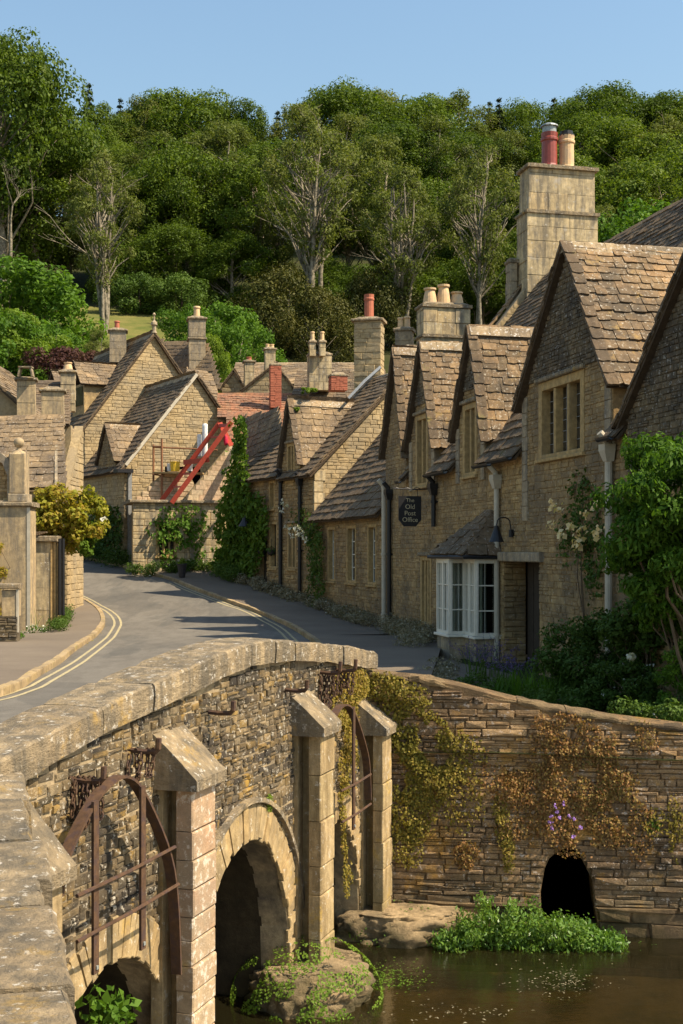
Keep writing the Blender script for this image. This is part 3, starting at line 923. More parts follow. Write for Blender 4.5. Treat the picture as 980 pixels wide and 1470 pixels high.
buttress(-3.03, 2.74, -.7, 'buttress_pink', .47, .40, .36)
buttress(0.0, 2.74, -.6, 'buttress')
buttress(2.2, 2.44, -.4, 'buttress', .40, .38, .30)

# hooks
def hook(u, v, tall=.1):
    mb = MB(); mb.tube([BF.p(u, v, -.02), BF.p(u, v - .01, .12), BF.p(u, v - .005, .22), BF.p(u, v + .02, .245), BF.p(u, v + tall, .25)], .022, 6)
    mb.build("hook", M['iron'], bridge)
for q in [(-4.28, 3.0), (-3.45, 3.08), (-2.05, 3.2), (-.22, 3.2)]: hook(*q)

def chain(u, v, n_, L, label, seedn, loops=3, sx=1.0):
    root = thing("chain", BF.p(u, v - L, n_), label, "chain")
    rg = random.Random(seedn)
    for q in range(loops):
        x0 = -.06 + .12 * q / max(loops - 1, 1); drop = L * rg.uniform(.6, 1.0); spread = rg.uniform(.03, .09)
        m_ = 12; path = []
        for i in range(m_ * 2 + 1):
            s = i / (m_ * 2)
            path.append(BF.p(u + (x0 + spread * math.sin(s * math.pi * 2 + q)) * sx * .5, v - drop * math.sin(s * math.pi), n_ + x0 * 1.3 + .05 * (s - .5)))
        tot = 0
        pts = resample(path, .05)
        for i, (a, b) in enumerate(zip(pts, pts[1:])):
            d = (b - a).normalized(); x = d.cross(BF.N if i % 2 else BF.U).normalized(); c = (a + b) / 2
            ringp = [c + d * (.033 * math.cos(t)) + x * (.018 * math.sin(t)) for t in [2 * math.pi * k / 8 for k in range(9)]]
            mb = MB(); mb.tube(ringp, .007, 4, cap=False); mb.build("link", M['iron'], root)
chain(-4.30, 3.02, .12, .42, "bunch of rusty chain looped over the leftmost iron hook on the bridge wall", 3, 5, 1.2)
chain(-3.48, 3.09, .09, .34, "rusty chain hanging from the second iron hook above the arched sluice frame", 4, 3)
chain(.82, 3.28, .10, .42, "dark chain bundle hanging on the bridge wall left of the creeper", 5, 4)
chain(1.35, 3.26, .10, .35, "dark chain bundle on the bridge wall right beside the creeper", 6, 4)
for q in [(.82, 3.28), (1.35, 3.26)]: hook(*q, .12)

# arched iron sluice frames
def sluice_frame(prof, bars, rods, n_, label):
    root = thing("sluice_frame", BF.p(prof[len(prof) // 2][0], bars[0][1], n_), label, "iron frame")
    pts = chaikin([BF.p(u, v, n_) for u, v in prof], 2)
    mb = MB(); mb.strip(pts, BF.N, .085, .02); mb.build("arch", M['iron'], root)
    for u, v0, v1 in bars:
        mb = MB(); mb.fbox(BF, u - .035, u + .035, v0, v1, n_ + .03, n_ + .05); mb.build("bar", M['iron'], root)
        mb = MB(); mb.fbox(BF, u - .012, u + .012, v0 + .03, v0 + .055, n_ + .05, n_ + .06); mb.build("bolt", M['metal'], root)
    for u0, u1, v in rods:
        mb = MB(); mb.tube([BF.p(u0, v, n_ + .065), BF.p((u0 + u1) / 2, v - .01, n_ + .065), BF.p(u1, v, n_ + .065)], .014, 6); mb.build("rod", M['iron'], root)
sluice_frame([(-4.88, 2.36), (-4.85, 2.56), (-4.48, 2.88), (-4.22, 2.985), (-4.0, 3.0), (-3.76, 2.86), (-3.31, 2.3), (-3.19, 1.9), (-3.15, 1.3)], [(-4.47, 1.73, 2.9), (-3.79, 1.69, 2.88)], [(-4.75, -3.31, 2.33), (-4.75, -3.25, 2.03)], .25, "rusty arched sluice frame with two bars on the near pier of the bridge")
sluice_frame([(.45, 2.6), (.53, 2.77), (.8, 2.9), (1.0, 2.92), (1.21, 2.86), (1.44, 2.67), (1.75, 2.32), (1.86, 2.1), (1.9, 1.7)], [(1.24, 1.5, 2.86)], [(.73, 1.8, 2.02), (.76, 1.8, 1.68)], .22, "arched iron sluice frame with one bar half covered by creeper")

# rocks and footings
M['footing'] = stone_mat('muddy_footing_stone', [(.33, .26, .17), (.27, .21, .14), (.37, .29, .19)], (.08, .06, .04), .8, None, 0, (.2, .16, .07), .2, 1.2, bs=1, bd=.05, zlo=.3, moss=(.05, .045, .02))
def rock(name, c, sx, sy, sz, seed, mat, label=None, parent=None, amp=.22, sub=5, flat=None, cat="rock"):
    bm = bmesh.new(); bmesh.ops.create_icosphere(bm, subdivisions=sub, radius=1)
    for v in bm.verts:
        p = v.co.copy(); nz = noise.noise(p * 1.6 + Vector((seed, 0, 0))) * amp + abs(noise.noise(p * 3.7 + Vector((seed, 5, 0)))) * amp * .9 - amp * .2 + abs(noise.noise(p * 8 + Vector((seed, 5, 3)))) * amp * .5 + noise.noise(p * 19 + Vector((seed, 5, 3))) * amp * .16
        p = p * (1 + nz)
        if flat is not None and p.z > flat: p.z = flat + (p.z - flat) * .15
        v.co = Vector((p.x * sx, p.y * sy, p.z * sz)) + Vector(c)
    me = bpy.data.meshes.new(name); bm.to_mesh(me); bm.free(); me.shade_smooth(); me.materials.append(mat)
    o = link(name, me, mat, parent)
    if label: props(o, label, cat)
    return o
rock("rock_footing", BF.p(.12, .0, .12), .68, .62, .52, 3, M['rock'], "pale mossy rock footing under the middle bridge buttress", amp=.3, flat=.7)
rock("rock_ledge", BF.p(2.5, .05, .42), .85, .5, .42, 8, M['rock'], "pale rock ledge at the foot of the far bridge buttress", amp=.3, flat=.6)
rock("rock_ledge", (1.0, 15.05, .1), .55, .38, .33, 12, M['rock'], "small pale rock where the bridge meets the river wall", amp=.3, flat=.6)
rock("rock_footing", BF.p(-2.7, -.2, .1), .5, .5, .4, 15, M['rock'], "low wet rock at the foot of the pinkish buttress", amp=.3)

# ================================================================ river wall
WF = Fr((.45, 15.25, 0), (.995, -.1, 0))
WT = [(-.3, 3.14), (.14, 3.08), (.5, 3.05), (.97, 2.96), (1.5, 2.83), (1.94, 2.73), (2.4, 2.66), (2.82, 2.59), (3.62, 2.50), (4.6, 2.4), (8, 2.3)]
rw = thing("river_wall", (.45, 15.25, 0), "mossy rubble river wall with a dark culvert hole right of the bridge", "wall")
hole = [(1.97, .05), (1.95, .5), (2.0, .78), (2.05, .9), (2.16, 1.0), (2.3, 1.04), (2.4, .98), (2.47, .84), (2.56, .66), (2.58, .4), (2.64, .05)]
rp = [(-.3, -.6), (8, -.6)] + list(reversed(WT))
core = poly_slab(WF, rp, [hole], .5).build("wall", M['mortar_river'], rw)
def wstones(f, poly, holes):
    out = []
    for Mx in stone_rows(f, poly, holes, (.03, .10), (.09, .5), .006, .03, .018, .006, True):
        out.append(Mx)
    return out
put_pieces("stone", M['rubble_river'], wstones(WF, [(-.3, .35)] + [(8, .35)] + [(u_, v_ - .05) for u_, v_ in reversed(WT)], [hole]), "stone", core, 300)
# rough footing courses, bigger and proud
ft = []
for Mx in stone_rows(WF, [(-.3, -.4), (8, -.4), (8, .36), (-.3, .36)], [hole], (.06, .2), (.2, .9), .006, .05, .04, .02): ft.append(Mx)
put_pieces("footing_stone", M['footing'], ft, "stone", rw, 60)
# culvert lining
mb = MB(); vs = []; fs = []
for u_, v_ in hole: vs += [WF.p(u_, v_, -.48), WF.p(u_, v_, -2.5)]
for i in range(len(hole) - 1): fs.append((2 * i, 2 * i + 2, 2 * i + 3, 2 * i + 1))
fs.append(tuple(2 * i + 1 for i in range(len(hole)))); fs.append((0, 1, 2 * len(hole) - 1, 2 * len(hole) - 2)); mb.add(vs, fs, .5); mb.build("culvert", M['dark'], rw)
# top course
u = -.28; k = 0
while u < 7.9:
    L = U_(.4, .9); a, b = u, min(u + L - .006, 7.95)
    ta, tb = smooth(WT, a), smooth(WT, b)
    coping_stone(WF.p(a, 0), WF.p(b, 0), ta - .05, tb - .05, ta + U_(-.01, .025), tb + U_(-.01, .025), .42, .02 + U_(-.02, .03), WF.U, WF.N, 300 + k, parent=rw, mat=M['footing'], rough=.06)
    u += L; k += 1
# garden soil behind the wall
mb = MB(); vs = []; fs = []
for i in range(0, 28):
    y = 15.2 + i * .5
    for j in range(0, 13):
        x = -.2 + j
        vs.append((x, y + (x * -.1 if i == 0 else 0), 2.13 + .08 * noise.noise(Vector((x * .5, y * .5, 0))) ))
for i in range(27):
    for j in range(12):
        a = i * 13 + j; fs.append((a, a + 1, a + 14, a + 13))
mb.add(vs, fs, .5); mb.build("garden_soil", M['forest_floor'], None, "structure", smooth=True)
# ================================================================ building helpers
def ub(fr, u0, u1, v0, v1, n0, n1, name, mat, parent, bev=0.0):
    mb = MB(); mb.fbox(fr, u0, u1, v0, v1, n0, n1, bev); return mb.build(name, mat, parent)
def rect(u0, u1, v0, v1): return [(u0, v0), (u1, v0), (u1, v1), (u0, v1)]

def stone_window(parent, fr, u0, u1, v0, v1, lights=1, sw=.13, depth=.16, hood=True, lead=True, mat=None, sill=True, bars=None, pane='dark_glass', glassmat=None):
    """dressed stone surround in a wall opening u0..u1,v0..v1 (outer size of the surround)"""
    mat = mat or M['dressing']
    a, b, c, d = u0 + sw, u1 - sw, v0 + .08, v1 - sw
    mb = MB()
    mb.fbox(fr, u0, a, v0, v1, -.2, .03, .008); mb.fbox(fr, b, u1, v0, v1, -.2, .03, .008)
    mb.fbox(fr, a + .002, b - .002, d, v1, -.2, .028, .008)
    mb.fbox(fr, a + .002, b - .002, v0, c, -.2, .026, .008)
    wnd = mb.build("window", mat, parent)
    if sill: ub(fr, u0 - .05, u1 + .05, v0 - .07, v0 - .002, -.1, .09, "sill", mat, wnd, .01)
    if hood: ub(fr, u0 - .08, u1 + .08, v1 + .002, v1 + .09, -.05, .10, "hood_mould", M['coping'], wnd, .02)
    mw = .09; n = lights; gw = (b - a - mw * (n - 1)) / n
    for i in range(n):
        x0 = a + i * (gw + mw)
        ub(fr, x0, x0 + gw, c, d, -depth - .01, -depth, "pane", M[pane], wnd)
        if lead:
            m2 = MB(); k = max(2, int(gw / .16)); r = max(3, int((d - c) / .19))
            for q in range(1, k): m2.fbox(fr, x0 + gw * q / k - .006, x0 + gw * q / k + .006, c, d, -depth, -depth + .012)
            for q in range(1, r): m2.fbox(fr, x0, x0 + gw, c + (d - c) * q / r - .006, c + (d - c) * q / r + .006, -depth + .001, -depth + .014)
            m2.build("leading", M['grey_pipe'], wnd)
        if bars:
            m2 = MB(); bc, br = bars; t = .016
            for q in range(bc + 1):
                x = x0 + gw * q / bc; m2.fbox(fr, max(x - t, x0), min(x + t, x0 + gw), c, d, -depth, -depth + .03)
            for q in range(br + 1):
                y = c + (d - c) * q / br; m2.fbox(fr, x0, x0 + gw, max(y - t, c), min(y + t, d), -depth + .001, -depth + .028)
            m2.build("glazing_bars", M['white_paint'], wnd)
        if i < n - 1: ub(fr, x0 + gw, x0 + gw + mw, c, d, -.19, .012, "mullion", mat, wnd, .015)
    return wnd

def pot(parent, c, h, r, mat, style=0, name="chimney_pot"):
    mb = MB()
    if style == 0: prof = [(r * 1.15, 0), (r * 1.15, h * .08), (r * .95, h * .12), (r * .85, h * .8), (r * 1.05, h * .84), (r * 1.05, h * .92), (r * .9, h), (r * .7, h), (r * .65, h * .7)]
    elif style == 1: prof = [(r, 0), (r * 1.02, h * .05), (r * .95, h * .1), (r * .92, h * .75), (r * 1.06, h * .78), (r * 1.06, h * .84), (r * .95, h * .87), (r * 1.0, h), (r * .8, h), (r * .75, h * .7)]
    else: prof = [(r * 1.3, 0), (r * 1.1, h * .5), (r * .85, h * .85), (r * 1.1, h * .9), (r * 1.1, h), (r * .8, h), (r * .7, h * .8)]
    mb.lathe(c, prof, 16)
    return mb.build(name, mat, parent, smooth=False)

def chimney(parent, fr, u0, u1, n0, n1, zb, zt, mat, pots=(), band=None, cap=.07, capm=None, bl=None, taper=0.0, name="chimney", minpx=7.0, backm=None, pk='slab'):
    """stack standing in frame fr (u along, n outwards), blocks on all faces that show"""
    mb = MB(); mb.fbox(fr, u0 + .02, u1 - .02, zb, zt, n0 + .02, n1 - .02)
    st_ = mb.build(name, backm or mat, parent)
    mats = []
    bl = bl or ((.22, .32), (.35, .7))
    faces = [Fr(fr.p(u0, 0, n1 - .02), fr.U), Fr(fr.p(u1 - .02, 0, n1), -fr.N), Fr(fr.p(u1, 0, n0 + .02), -fr.U), Fr(fr.p(u0 + .02, 0, n0), fr.N)]
    sz = [u1 - u0, n1 - n0, u1 - u0, n1 - n0]
    for f, L in zip(faces, sz):
        if f.N.dot(EYE - f.O) < 0: continue
        rg = RND.getstate(); 
        mats += stone_rows(f, rect(0, L, zb, zt), [], bl[0], bl[1], .012, .024, .0, 0)
    put_pieces("block", mat, mats, pk, st_, 120, minpx)
    cm = capm or M['coping']
    ub(fr, u0 - cap, u1 + cap, zt, zt + .1, n0 - cap, n1 + cap, "cap", cm, st_, .025)
    mb = MB(); c0 = fr.p((u0 + u1) / 2, zt + .1, (n0 + n1) / 2)
    vs = [fr.p(u, zt + .1, n) for u, n in ((u0, n0), (u1, n0), (u1, n1), (u0, n1))]; e = .25
    vs += [fr.p(u, zt + .2, n) for u, n in ((u0 + .2, n0 + .15), (u1 - .2, n0 + .15), (u1 - .2, n1 - .15), (u0 + .2, n1 - .15))] if (u1 - u0 > .6 and n1 - n0 > .5) else [fr.p((u0 + u1) / 2 + a, zt + .16, (n0 + n1) / 2 + b) for a, b in ((-.12, -.1), (.12, -.1), (.12, .1), (-.12, .1))]
    mb.add(vs, [(0, 1, 5, 4), (1, 2, 6, 5), (2, 3, 7, 6), (3, 0, 4, 7), (4, 5, 6, 7)]); mb.build("flaunching", cm, st_)
    if band:
        for b_ in band: ub(fr, u0 - .06, u1 + .06, b_, b_ + .09, n0 - .06, n1 + .06, "band", cm, st_, .025)
    for (pu, pn, h, r, pm, sty) in pots:
        pot(st_, fr.p(pu, zt + .12, pn), h, r, pm, sty)
    return st_

def ridge_stones(parent, A, B, w_=.22, mat=None, step=.45, h=.1):
    A, B = Vector(A), Vector(B); d = B - A; L = d.length; U = d.normalized()
    side = Vector((-U.y, U.x, 0)).normalized(); up = U.cross(side); up = up if up.z > 0 else -up
    n = max(1, round(L / step)); mat = mat or M['ridge']
    for i in range(n):
        a = A + U * (L * i / n + .004); b = A + U * (L * (i + 1) / n - .004); z = U_(-.008, .008)
        vs = []
        for p in (a, b):
            for s, t in ((-w_, -w_ * 1.05), (-w_ * .35, h * .35), (0, h * .7), (w_ * .35, h * .35), (w_, -w_ * 1.05)):
                vs.append(p + side * s + Vector((0, 0, t + z)))
        for p in (a, b): vs.append(p + Vector((0, 0, -w_ * .9)))
        fs = [(j, j + 1, j + 6, j + 5) for j in range(4)] + [(4, 3, 2, 1, 0, 10), (5, 6, 7, 8, 9, 11)]
        mb = MB(); mb.add(vs, fs); mb.build("ridge_stone", mat, parent)

def verge(parent, A, B, N3, mat, n=None, w_=.28, t=.05, name="verge_tile", inward=None):
    """projecting slab edges up a gable; A foot, B apex, N3 = outward normal of the gable"""
    A, B = Vector(A), Vector(B); L = (B - A).length; n = n or int(L / .26); U = (B - A).normalized(); V = N3; W = U.cross(V)
    if W.z < 0: W = -W
    mats = []
    for i in range(n):
        c = A + U * (L * (i + .5) / n) + W * (.03 + U_(-.008, .012)) + V * U_(-.02, .02)
        tl = .09
        Uu = U * math.cos(tl) - W * math.sin(tl); Ww = W * math.cos(tl) + U * math.sin(tl)
        mats.append(Matrix(((V.x * w_, Uu.x * L / n * 1.25, Ww.x * t, c.x), (V.y * w_, Uu.y * L / n * 1.25, Ww.y * t, c.y), (V.z * w_, Uu.z * L / n * 1.25, Ww.z * t, c.z), (0, 0, 0, 1))))
    put_pieces(name, mat, mats, "tile", parent, 60, 7)

def dormer_roofs(parent, fr, ua, ub_, um, zf, za, zE, tanp, matR, matL, over=.16, bm=None, limit=300, kw={}, droop=.12, sides=(0, 1), ridge=True):
    """gable flush with the facade fr; main roof rises from zE at the facade with slope tanp; depth runs along -N"""
    bm = bm or M['roof_base']
    wr = (za - zE) / tanp; wf = max((zf - zE) / tanp, 0.0)
    ap_f = fr.p(um, za + .03, over); ap_b = fr.p(um, za + .03, -wr)
    out = []
    for s, foot, mat in ((1, ub_, matR), (0, ua, matL)):
        if s not in sides: continue
        sg = 1 if s else -1
        sl_ = (za - zf) / abs(foot - um)
        fo = foot + sg * droop; zfo = zf - droop * sl_ + .03
        wfo = max((zfo - zE) / tanp, 0.0)
        f_f = fr.p(fo, zfo, over); f_b = fr.p(fo, zfo, -wfo)
        if s:   # camera facing slope: origin at front foot, U going back (-N)
            pf = plane3(f_f, f_f + (-fr.N), ap_f)
        else:
            pf = plane3(f_b, f_f if (f_f - f_b).length > .01 else f_b + fr.N, ap_f)
        poly = [inpl(pf, q) for q in ((f_f, f_b, ap_b, ap_f) if s else (f_b, f_f, ap_f, ap_b))]
        if s == 0: poly = [inpl(pf, q) for q in (f_b, f_f, ap_f, ap_b)]
        r = roof_plane(parent, pf, poly, mat, bm, limit=limit, **kw)
        verge(r, f_f - fr.N * .08, ap_f - fr.N * .08, fr.N, M['tile_dark'], w_=.24)
        out.append(r)
    if ridge: ridge_stones(out[0], ap_f + Vector((0, 0, .0)), ap_b, .17)
    return out

# ================================================================ the Old Post Office row
TF = Fr((1.325, 36.7, 0), (.227, -.974, 0))
GZ = 2.1
ZE, TP = 6.8, 1.27
WRID = 4.6; ZRID = ZE + TP * WRID
SPL = 9.6
G1 = (2.45, 4.75, 3.85, 7.5, 10.0); G2g = (6.5, 8.55, 7.8, 7.4, 9.72); G0 = (-.1, 2.1, 1.25, 7.5, 10.25)
G3 = (10.85, 15.15, 13.3, 7.6, 10.36); G4 = (15.7, 20.65, 18.35, 6.75, 9.35)
def gab(g): return [(g[0], g[3]), (g[2], g[4]), (g[1], g[3])]
def facade(u0, u1, gs, zb=1.7):
    top = [(u0, ZE)]
    for g in gs:
        a, b, m, zf, za = g
        if a > u0 + .01: top += [(a, ZE)]
        else: top = []
        top += [(a, zf), (m, za), (b, zf)]
        if b < u1 - .01: top += [(b, ZE)]
    if gs[-1][1] < u1: top += [(u1, ZE)]
    return [(u0, zb), (u1, zb)] + top[::-1]

po = thing("stone_house", TF.p(4.5, GZ), "tall stone house with cream bay window and steep dormer gables", "house", None)
W1o = (3.05, 4.15, 6.3, 8.2); W2o = (7.0, 8.0, 6.35, 8.05)
bayw = [6.0, 9.3, 2.6, 4.4]
WL = (3.5, 4.45, 2.65, 4.45)
hol = [rect(*W1o), rect(*W2o), rect(*bayw), rect(*WL)]
w1 = masonry("wall", po, TF, facade(-.1, SPL, [G0, G1, G2g]), hol, M['rubble_wall'], M['mortar_wall'], (.07, .17), (.1, .4), .012, .014, .4, 300, minpx=7.5, rot=.02)
stone_window(po, TF, *W1o, lights=2, sw=.14)
stone_window(po, TF, *W2o, lights=2, sw=.14)
stone_window(po, TF, *WL, lights=3, sw=.12)
# weathered dark apex of the dormer gables
for g in (G1, G2g):
    a, b, m, zf, za = g; zc = zf + .95; t = (zc - zf) / (za - zf)
    masonry("gable_top", po, TF.off(.035), [(a + (m - a) * t, zc), (b - (b - m) * t, zc), (m, za)], [], M['rubble_dark'], M['mortar_dark'], (.07, .12), (.1, .24), .012, .02, .03, 80)
for g in (G0, G1, G2g):
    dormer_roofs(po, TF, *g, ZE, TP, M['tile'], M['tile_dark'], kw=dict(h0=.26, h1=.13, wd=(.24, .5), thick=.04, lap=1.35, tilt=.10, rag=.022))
roofN = (-.3, SPL)
def main_roof(parent, u0, u1, gs, mat):
    e0 = TF.p(u0, ZE - .28, .22); e1 = TF.p(u1, ZE - .28, .22); r0 = TF.p(u0, ZRID, -WRID)
    pf = plane3(e0, e1, r0); cs = 1 / math.sin(math.atan2(ZRID - ZE + .28, WRID + .22))
    s = lambda z: (z - ZE + .28) * cs
    pl = [(0, s(ZRID))]
    if gs[0][0] > u0 + .3: pl.append((0, 0))
    for a, b, m, zf, za in gs:
        if a > u0 + .3: pl += [(a - u0, 0), (a - u0, s(zf))]
        else: pl += [(0, s(zf))]
        pl.append((m - u0, s(za - .15)))
        if b < u1 - .3: pl += [(b - u0, s(zf)), (b - u0, 0)]
        else: pl += [(u1 - u0, s(zf))]
    if gs[-1][1] < u1 - .3: pl.append((u1 - u0, 0))
    pl.append((u1 - u0, s(ZRID)))
    r = roof_plane(parent, pf, pl, mat, M['roof_base'], (), limit=200, h0=.3, h1=.16, wd=(.28, .55), thick=.055, tilt=.1)
    return r
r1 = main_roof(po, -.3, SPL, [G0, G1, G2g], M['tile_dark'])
# back slope and gable ends
def back_slope(parent, u0, u1, zr_, wr_, zb, depth):
    mb = MB(); mb.add([TF.p(u0, zr_, -wr_), TF.p(u1, zr_, -wr_), TF.p(u1, zb, -depth), TF.p(u0, zb, -depth)], [(0, 1, 2, 3)]); return mb.build("back_roof", M['tile_dark'], parent)
back_slope(po, -.3, SPL, ZRID, WRID, ZE, 8.6)
def end_wall(parent, fr, u, mat, bm, zb=1.7, extra=0.0, flip=1, name="end_wall", lim=200, minpx=7.5):
    """gable end across the depth of the row at station u, facing +U (towards us)"""
    ef = Fr(fr.p(u, 0, 0), -fr.N)     # U runs inwards; N = U x Z = +? towards camera
    poly = [(0, zb), (8.6, zb), (8.6, ZE), (WRID, ZRID + extra), (0, ZE)]
    return masonry(name, parent, ef, poly, [], mat, bm, (.1, .16), (.18, .4), .014, .02, .4, lim, minpx=minpx)
# parapet gable carrying the big chimney at the far end, raised above the tiles
pg = Fr(TF.p(.6, 0, 0), -TF.N)
poly = [(.0, 6.2), (8.4, 6.2), (8.4, ZE), (WRID, ZRID + .35), (.0, ZE + .45 - .1)]
masonry("end_gable", po, pg, poly, [], M['rubble_pale'], M['render'], (.1, .16), (.18, .4), .01, .008, .45, 200, minpx=7.5)
verge(po, pg.p(.1, ZE + .52, -.42), pg.p(WRID, ZRID + .42, -.42), pg.N, M['tile'], w_=.25)
chf = TF
chimney(po, TF, -.1, .75, -6.32, -4.07, 11.2, 14.55, M['ashlar'], band=[], bl=((.42, .55), (.6, 1.1)), cap=.05)
big = chimney(po, TF, -.05, .7, -6.25, -4.15, 14.65, 15.9, M['ashlar'], pots=[(.32, -4.95, 1.05, .25, M['red_pot'], 1), (.32, -5.5, 1.0, .24, M['buff_clay'], 1)], bl=((.5, .6), (.6, 1.1)), cap=.09)
mb = MB(); mb.lathe(TF.p(.32, 17.02, -4.95), [(.21, 0), (.21, .25)], 12); mb.build("cowl_mesh", M['metal'], big)
mb = MB(); mb.lathe(TF.p(.32, 17.26, -4.95), [(.27, 0), (.26, .04), (.13, .1), (.01, .12)], 12); mb.build("cowl_cap", M['metal'], big)
mb = MB(); mb.lathe(TF.p(.32, 17.0, -5.5), [(.24, 0), (.24, .06), (.19, .08), (.19, .16), (.02, .17)], 12); mb.build("cowl_cap", M['black'], big)
chimney(po, TF, -.3, .1, -4.02, -3.8, 10.9, 13.2, M['ashlar_grey'], bl=((.3, .4), (.3, .5)), cap=.04)

# right hand house
hb = thing("stone_house", TF.p(14, GZ), "tall stone house on the right with two big gables, dark doorway and climbing rose", "house", None)
W3o = (11.75, 13.95, 6.42, 7.95)
DOOR = (9.72, 11.75, 1.7, 4.36)
W5 = (16.6, 18.4, 3.0, 4.4)
facB = facade(SPL + .003, 20.75, [G3, (G4[0], 20.65, G4[2], G4[3], G4[4])])
w2 = masonry("wall", hb, TF, facB, [rect(*W3o), rect(*DOOR), rect(*W5)], M['rubble_wall'], M['mortar_wall'], (.07, .16), (.1, .36), .012, .015, .4, 300, minpx=7.5, rot=.02)
stone_window(hb, TF, *W3o, lights=3, sw=.17)
stone_window(hb, TF, *W5, lights=2, sw=.14)
a, b, m, zf, za = G3; zc = 8.0; t = (zc - zf) / (za - zf)
masonry("gable_top", hb, TF.off(.04), [(a + (m - a) * t, zc), (b - (b - m) * t, zc), (m, za)], [], M['rubble_dark'], M['mortar_dark'], (.07, .12), (.1, .24), .012, .02, .035, 150)
a, b, m, zf, za = G4; zc = 5.6
masonry("gable_top", hb, TF.off(.04), [(15.8, zc), (20.6, zc), (20.6, 6.8), (m, za), (15.8, 6.95)], [], M['rubble_dark'], M['mortar_dark'], (.07, .13), (.1, .26), .012, .02, .035, 200)
for g in (G3, G4):
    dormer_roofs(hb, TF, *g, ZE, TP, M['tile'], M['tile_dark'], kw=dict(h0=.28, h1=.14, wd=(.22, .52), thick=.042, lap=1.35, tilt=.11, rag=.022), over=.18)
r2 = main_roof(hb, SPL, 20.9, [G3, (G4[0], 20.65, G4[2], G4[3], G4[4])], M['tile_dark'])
back_slope(hb, SPL, 20.9, ZRID, WRID, ZE, 8.6)
ridge_stones(hb, TF.p(SPL, ZRID, -WRID), TF.p(20.9, ZRID, -WRID), .2)
end_wall(hb, TF, 20.75, M['rubble_wall'], M['mortar_wall'])  # unseen end of the row, set so sun reaches the right edge tree
# cheeks of gable 3 (little lit wall under the right slope) and quoins
for uq, z0, z1 in ((G3[0] + .16, 5.2, 7.7), (G3[1] - .16, 5.2, 7.55)):
    v = z0
    while v < z1 - .1:
        h = U_(.22, .34); ww = U_(.2, .34)
        ub(TF, uq - .13, uq + ww * .5, v + .004, v + h - .004, -.1, .045, "quoin", M['ashlar_grey'], hb, .01); v += h
for uq, vv in ((G1[1] - .12, 6.9), (G2g[1] - .12, 6.9), (G1[0] + .12, 6.9), (G2g[0] + .12, 6.9)):
    v = 6.2
    while v < 7.4:
        h = U_(.2, .3); ub(TF, uq - .12, uq + .12, v + .004, v + h - .004, -.1, .045, "quoin", M['ashlar_grey'], po, .01); v += h
# doorway: lintel, reveals, dark door
dr = MB(); dr.fbox(TF, 9.63, 12.0, 4.362, 4.56, -.3, .13, .02); lint = dr.build("lintel", M['ashlar_grey'], hb)
rev = Fr(TF.p(9.72, 0, .0), -TF.N)
masonry("door_reveal", hb, rev, rect(0.0, .5, 1.7, 4.36), [], M['rubble_wall'], M['mortar_wall'], (.09, .15), (.2, .4), .014, .025, .1, 60)
d = ub(TF, 9.72, 11.75, 1.7, 4.36, -.6, -.54, "door", M['wood_dark'], hb)
for i in range(6): ub(TF, 9.8 + i * .33, 10.1 + i * .33, 1.75, 4.3, -.54, -.52, "plank", M['wood_dark'], d)
ub(TF, 11.745, 11.8, 1.7, 4.36, -.6, -.02, "door_jamb", M['mortar_dark'], hb)

# eaves gutters and downpipes
def gutter(parent, u0, u1, z, mat, n_=.3, r=.07, dz=0.0):
    mb = MB(); vs = []; fs = []; seg = 6; st2 = 2
    for i in range(2):
        u = (u0, u1)[i]
        for rr in (r, r - .012):
            for k in range(seg + 1):
                t = math.pi + math.pi * k / seg
                vs.append(TF.p(u, z + dz * i + math.sin(t) * rr, n_ + math.cos(t) * rr))
    m_ = seg + 1
    for layer in (0, m_):
        for k in range(seg):
            a = layer + k; fs.append((a, a + 1, a + 1 + 2 * m_, a + 2 * m_) if layer == 0 else (a + 1, a, a + 2 * m_, a + 1 + 2 * m_))
    for i in (0, 2 * m_): fs += [(i + k, i + k + 1, i + m_ + k + 1, i + m_ + k) for k in range(seg)]
    mb.add(vs, fs); return mb.build("gutter", mat, parent)
gutter(po, 2.12, 2.43, 6.5, M['black']); gutter(po, 4.77, 6.48, 6.52, M['black']); gutter(po, 8.57, 9.58, 6.5, M['black'])
gutter(hb, 9.62, 10.83, 6.55, M['black']); gutter(hb, 15.17, 15.68, 6.55, M['black'])
def downpipe(parent, fr, u, z0, z1, mat, n_=.09, r=.05, hopper=True, seg=10, kick=True):
    mb = MB()
    pts = [fr.p(u, z0, n_), fr.p(u, z1 - .35, n_)]
    if kick: pts += [fr.p(u, z1 - .2, n_ + .03), fr.p(u, z1 - .05, n_ + .17)]
    mb.tube(pts, r, seg); dp = mb.build("downpipe", mat, parent)
    z = z0 + .6
    while z < z1 - .5:
        m2 = MB(); m2.tube([fr.p(u, z, n_), fr.p(u, z + .07, n_)], r * 1.3, seg); m2.fbox(fr, u - r * 1.9, u + r * 1.9, z + .02, z + .05, .0, n_ - r); m2.build("pipe_collar", mat, dp); z += 1.75
    if hopper:
        m2 = MB(); c = [(.07, z1 - .55), (.13, z1 - .36), (.13, z1 - .25)]
        vs = []
        for h_, z in c: vs += [fr.p(u - h_, z, n_ - .07), fr.p(u + h_, z, n_ - .07), fr.p(u + h_, z, n_ + h_), fr.p(u - h_, z, n_ + h_)]
        fs = [(0, 1, 2, 3)[::-1], (8, 9, 10, 11)]
        for L in (0, 4):
            for k in range(4): fs.append((L + k, L + (k + 1) % 4, L + 4 + (k + 1) % 4, L + 4 + k))
        m2.add(vs, fs); m2.build("hopper", mat, dp)
    return dp
downpipe(po, TF, .12, 2.1, 6.7, M['white_pipe'], .12, .07, False)
downpipe(po, TF, .62, 2.1, 6.6, M['black'], .1, .065)
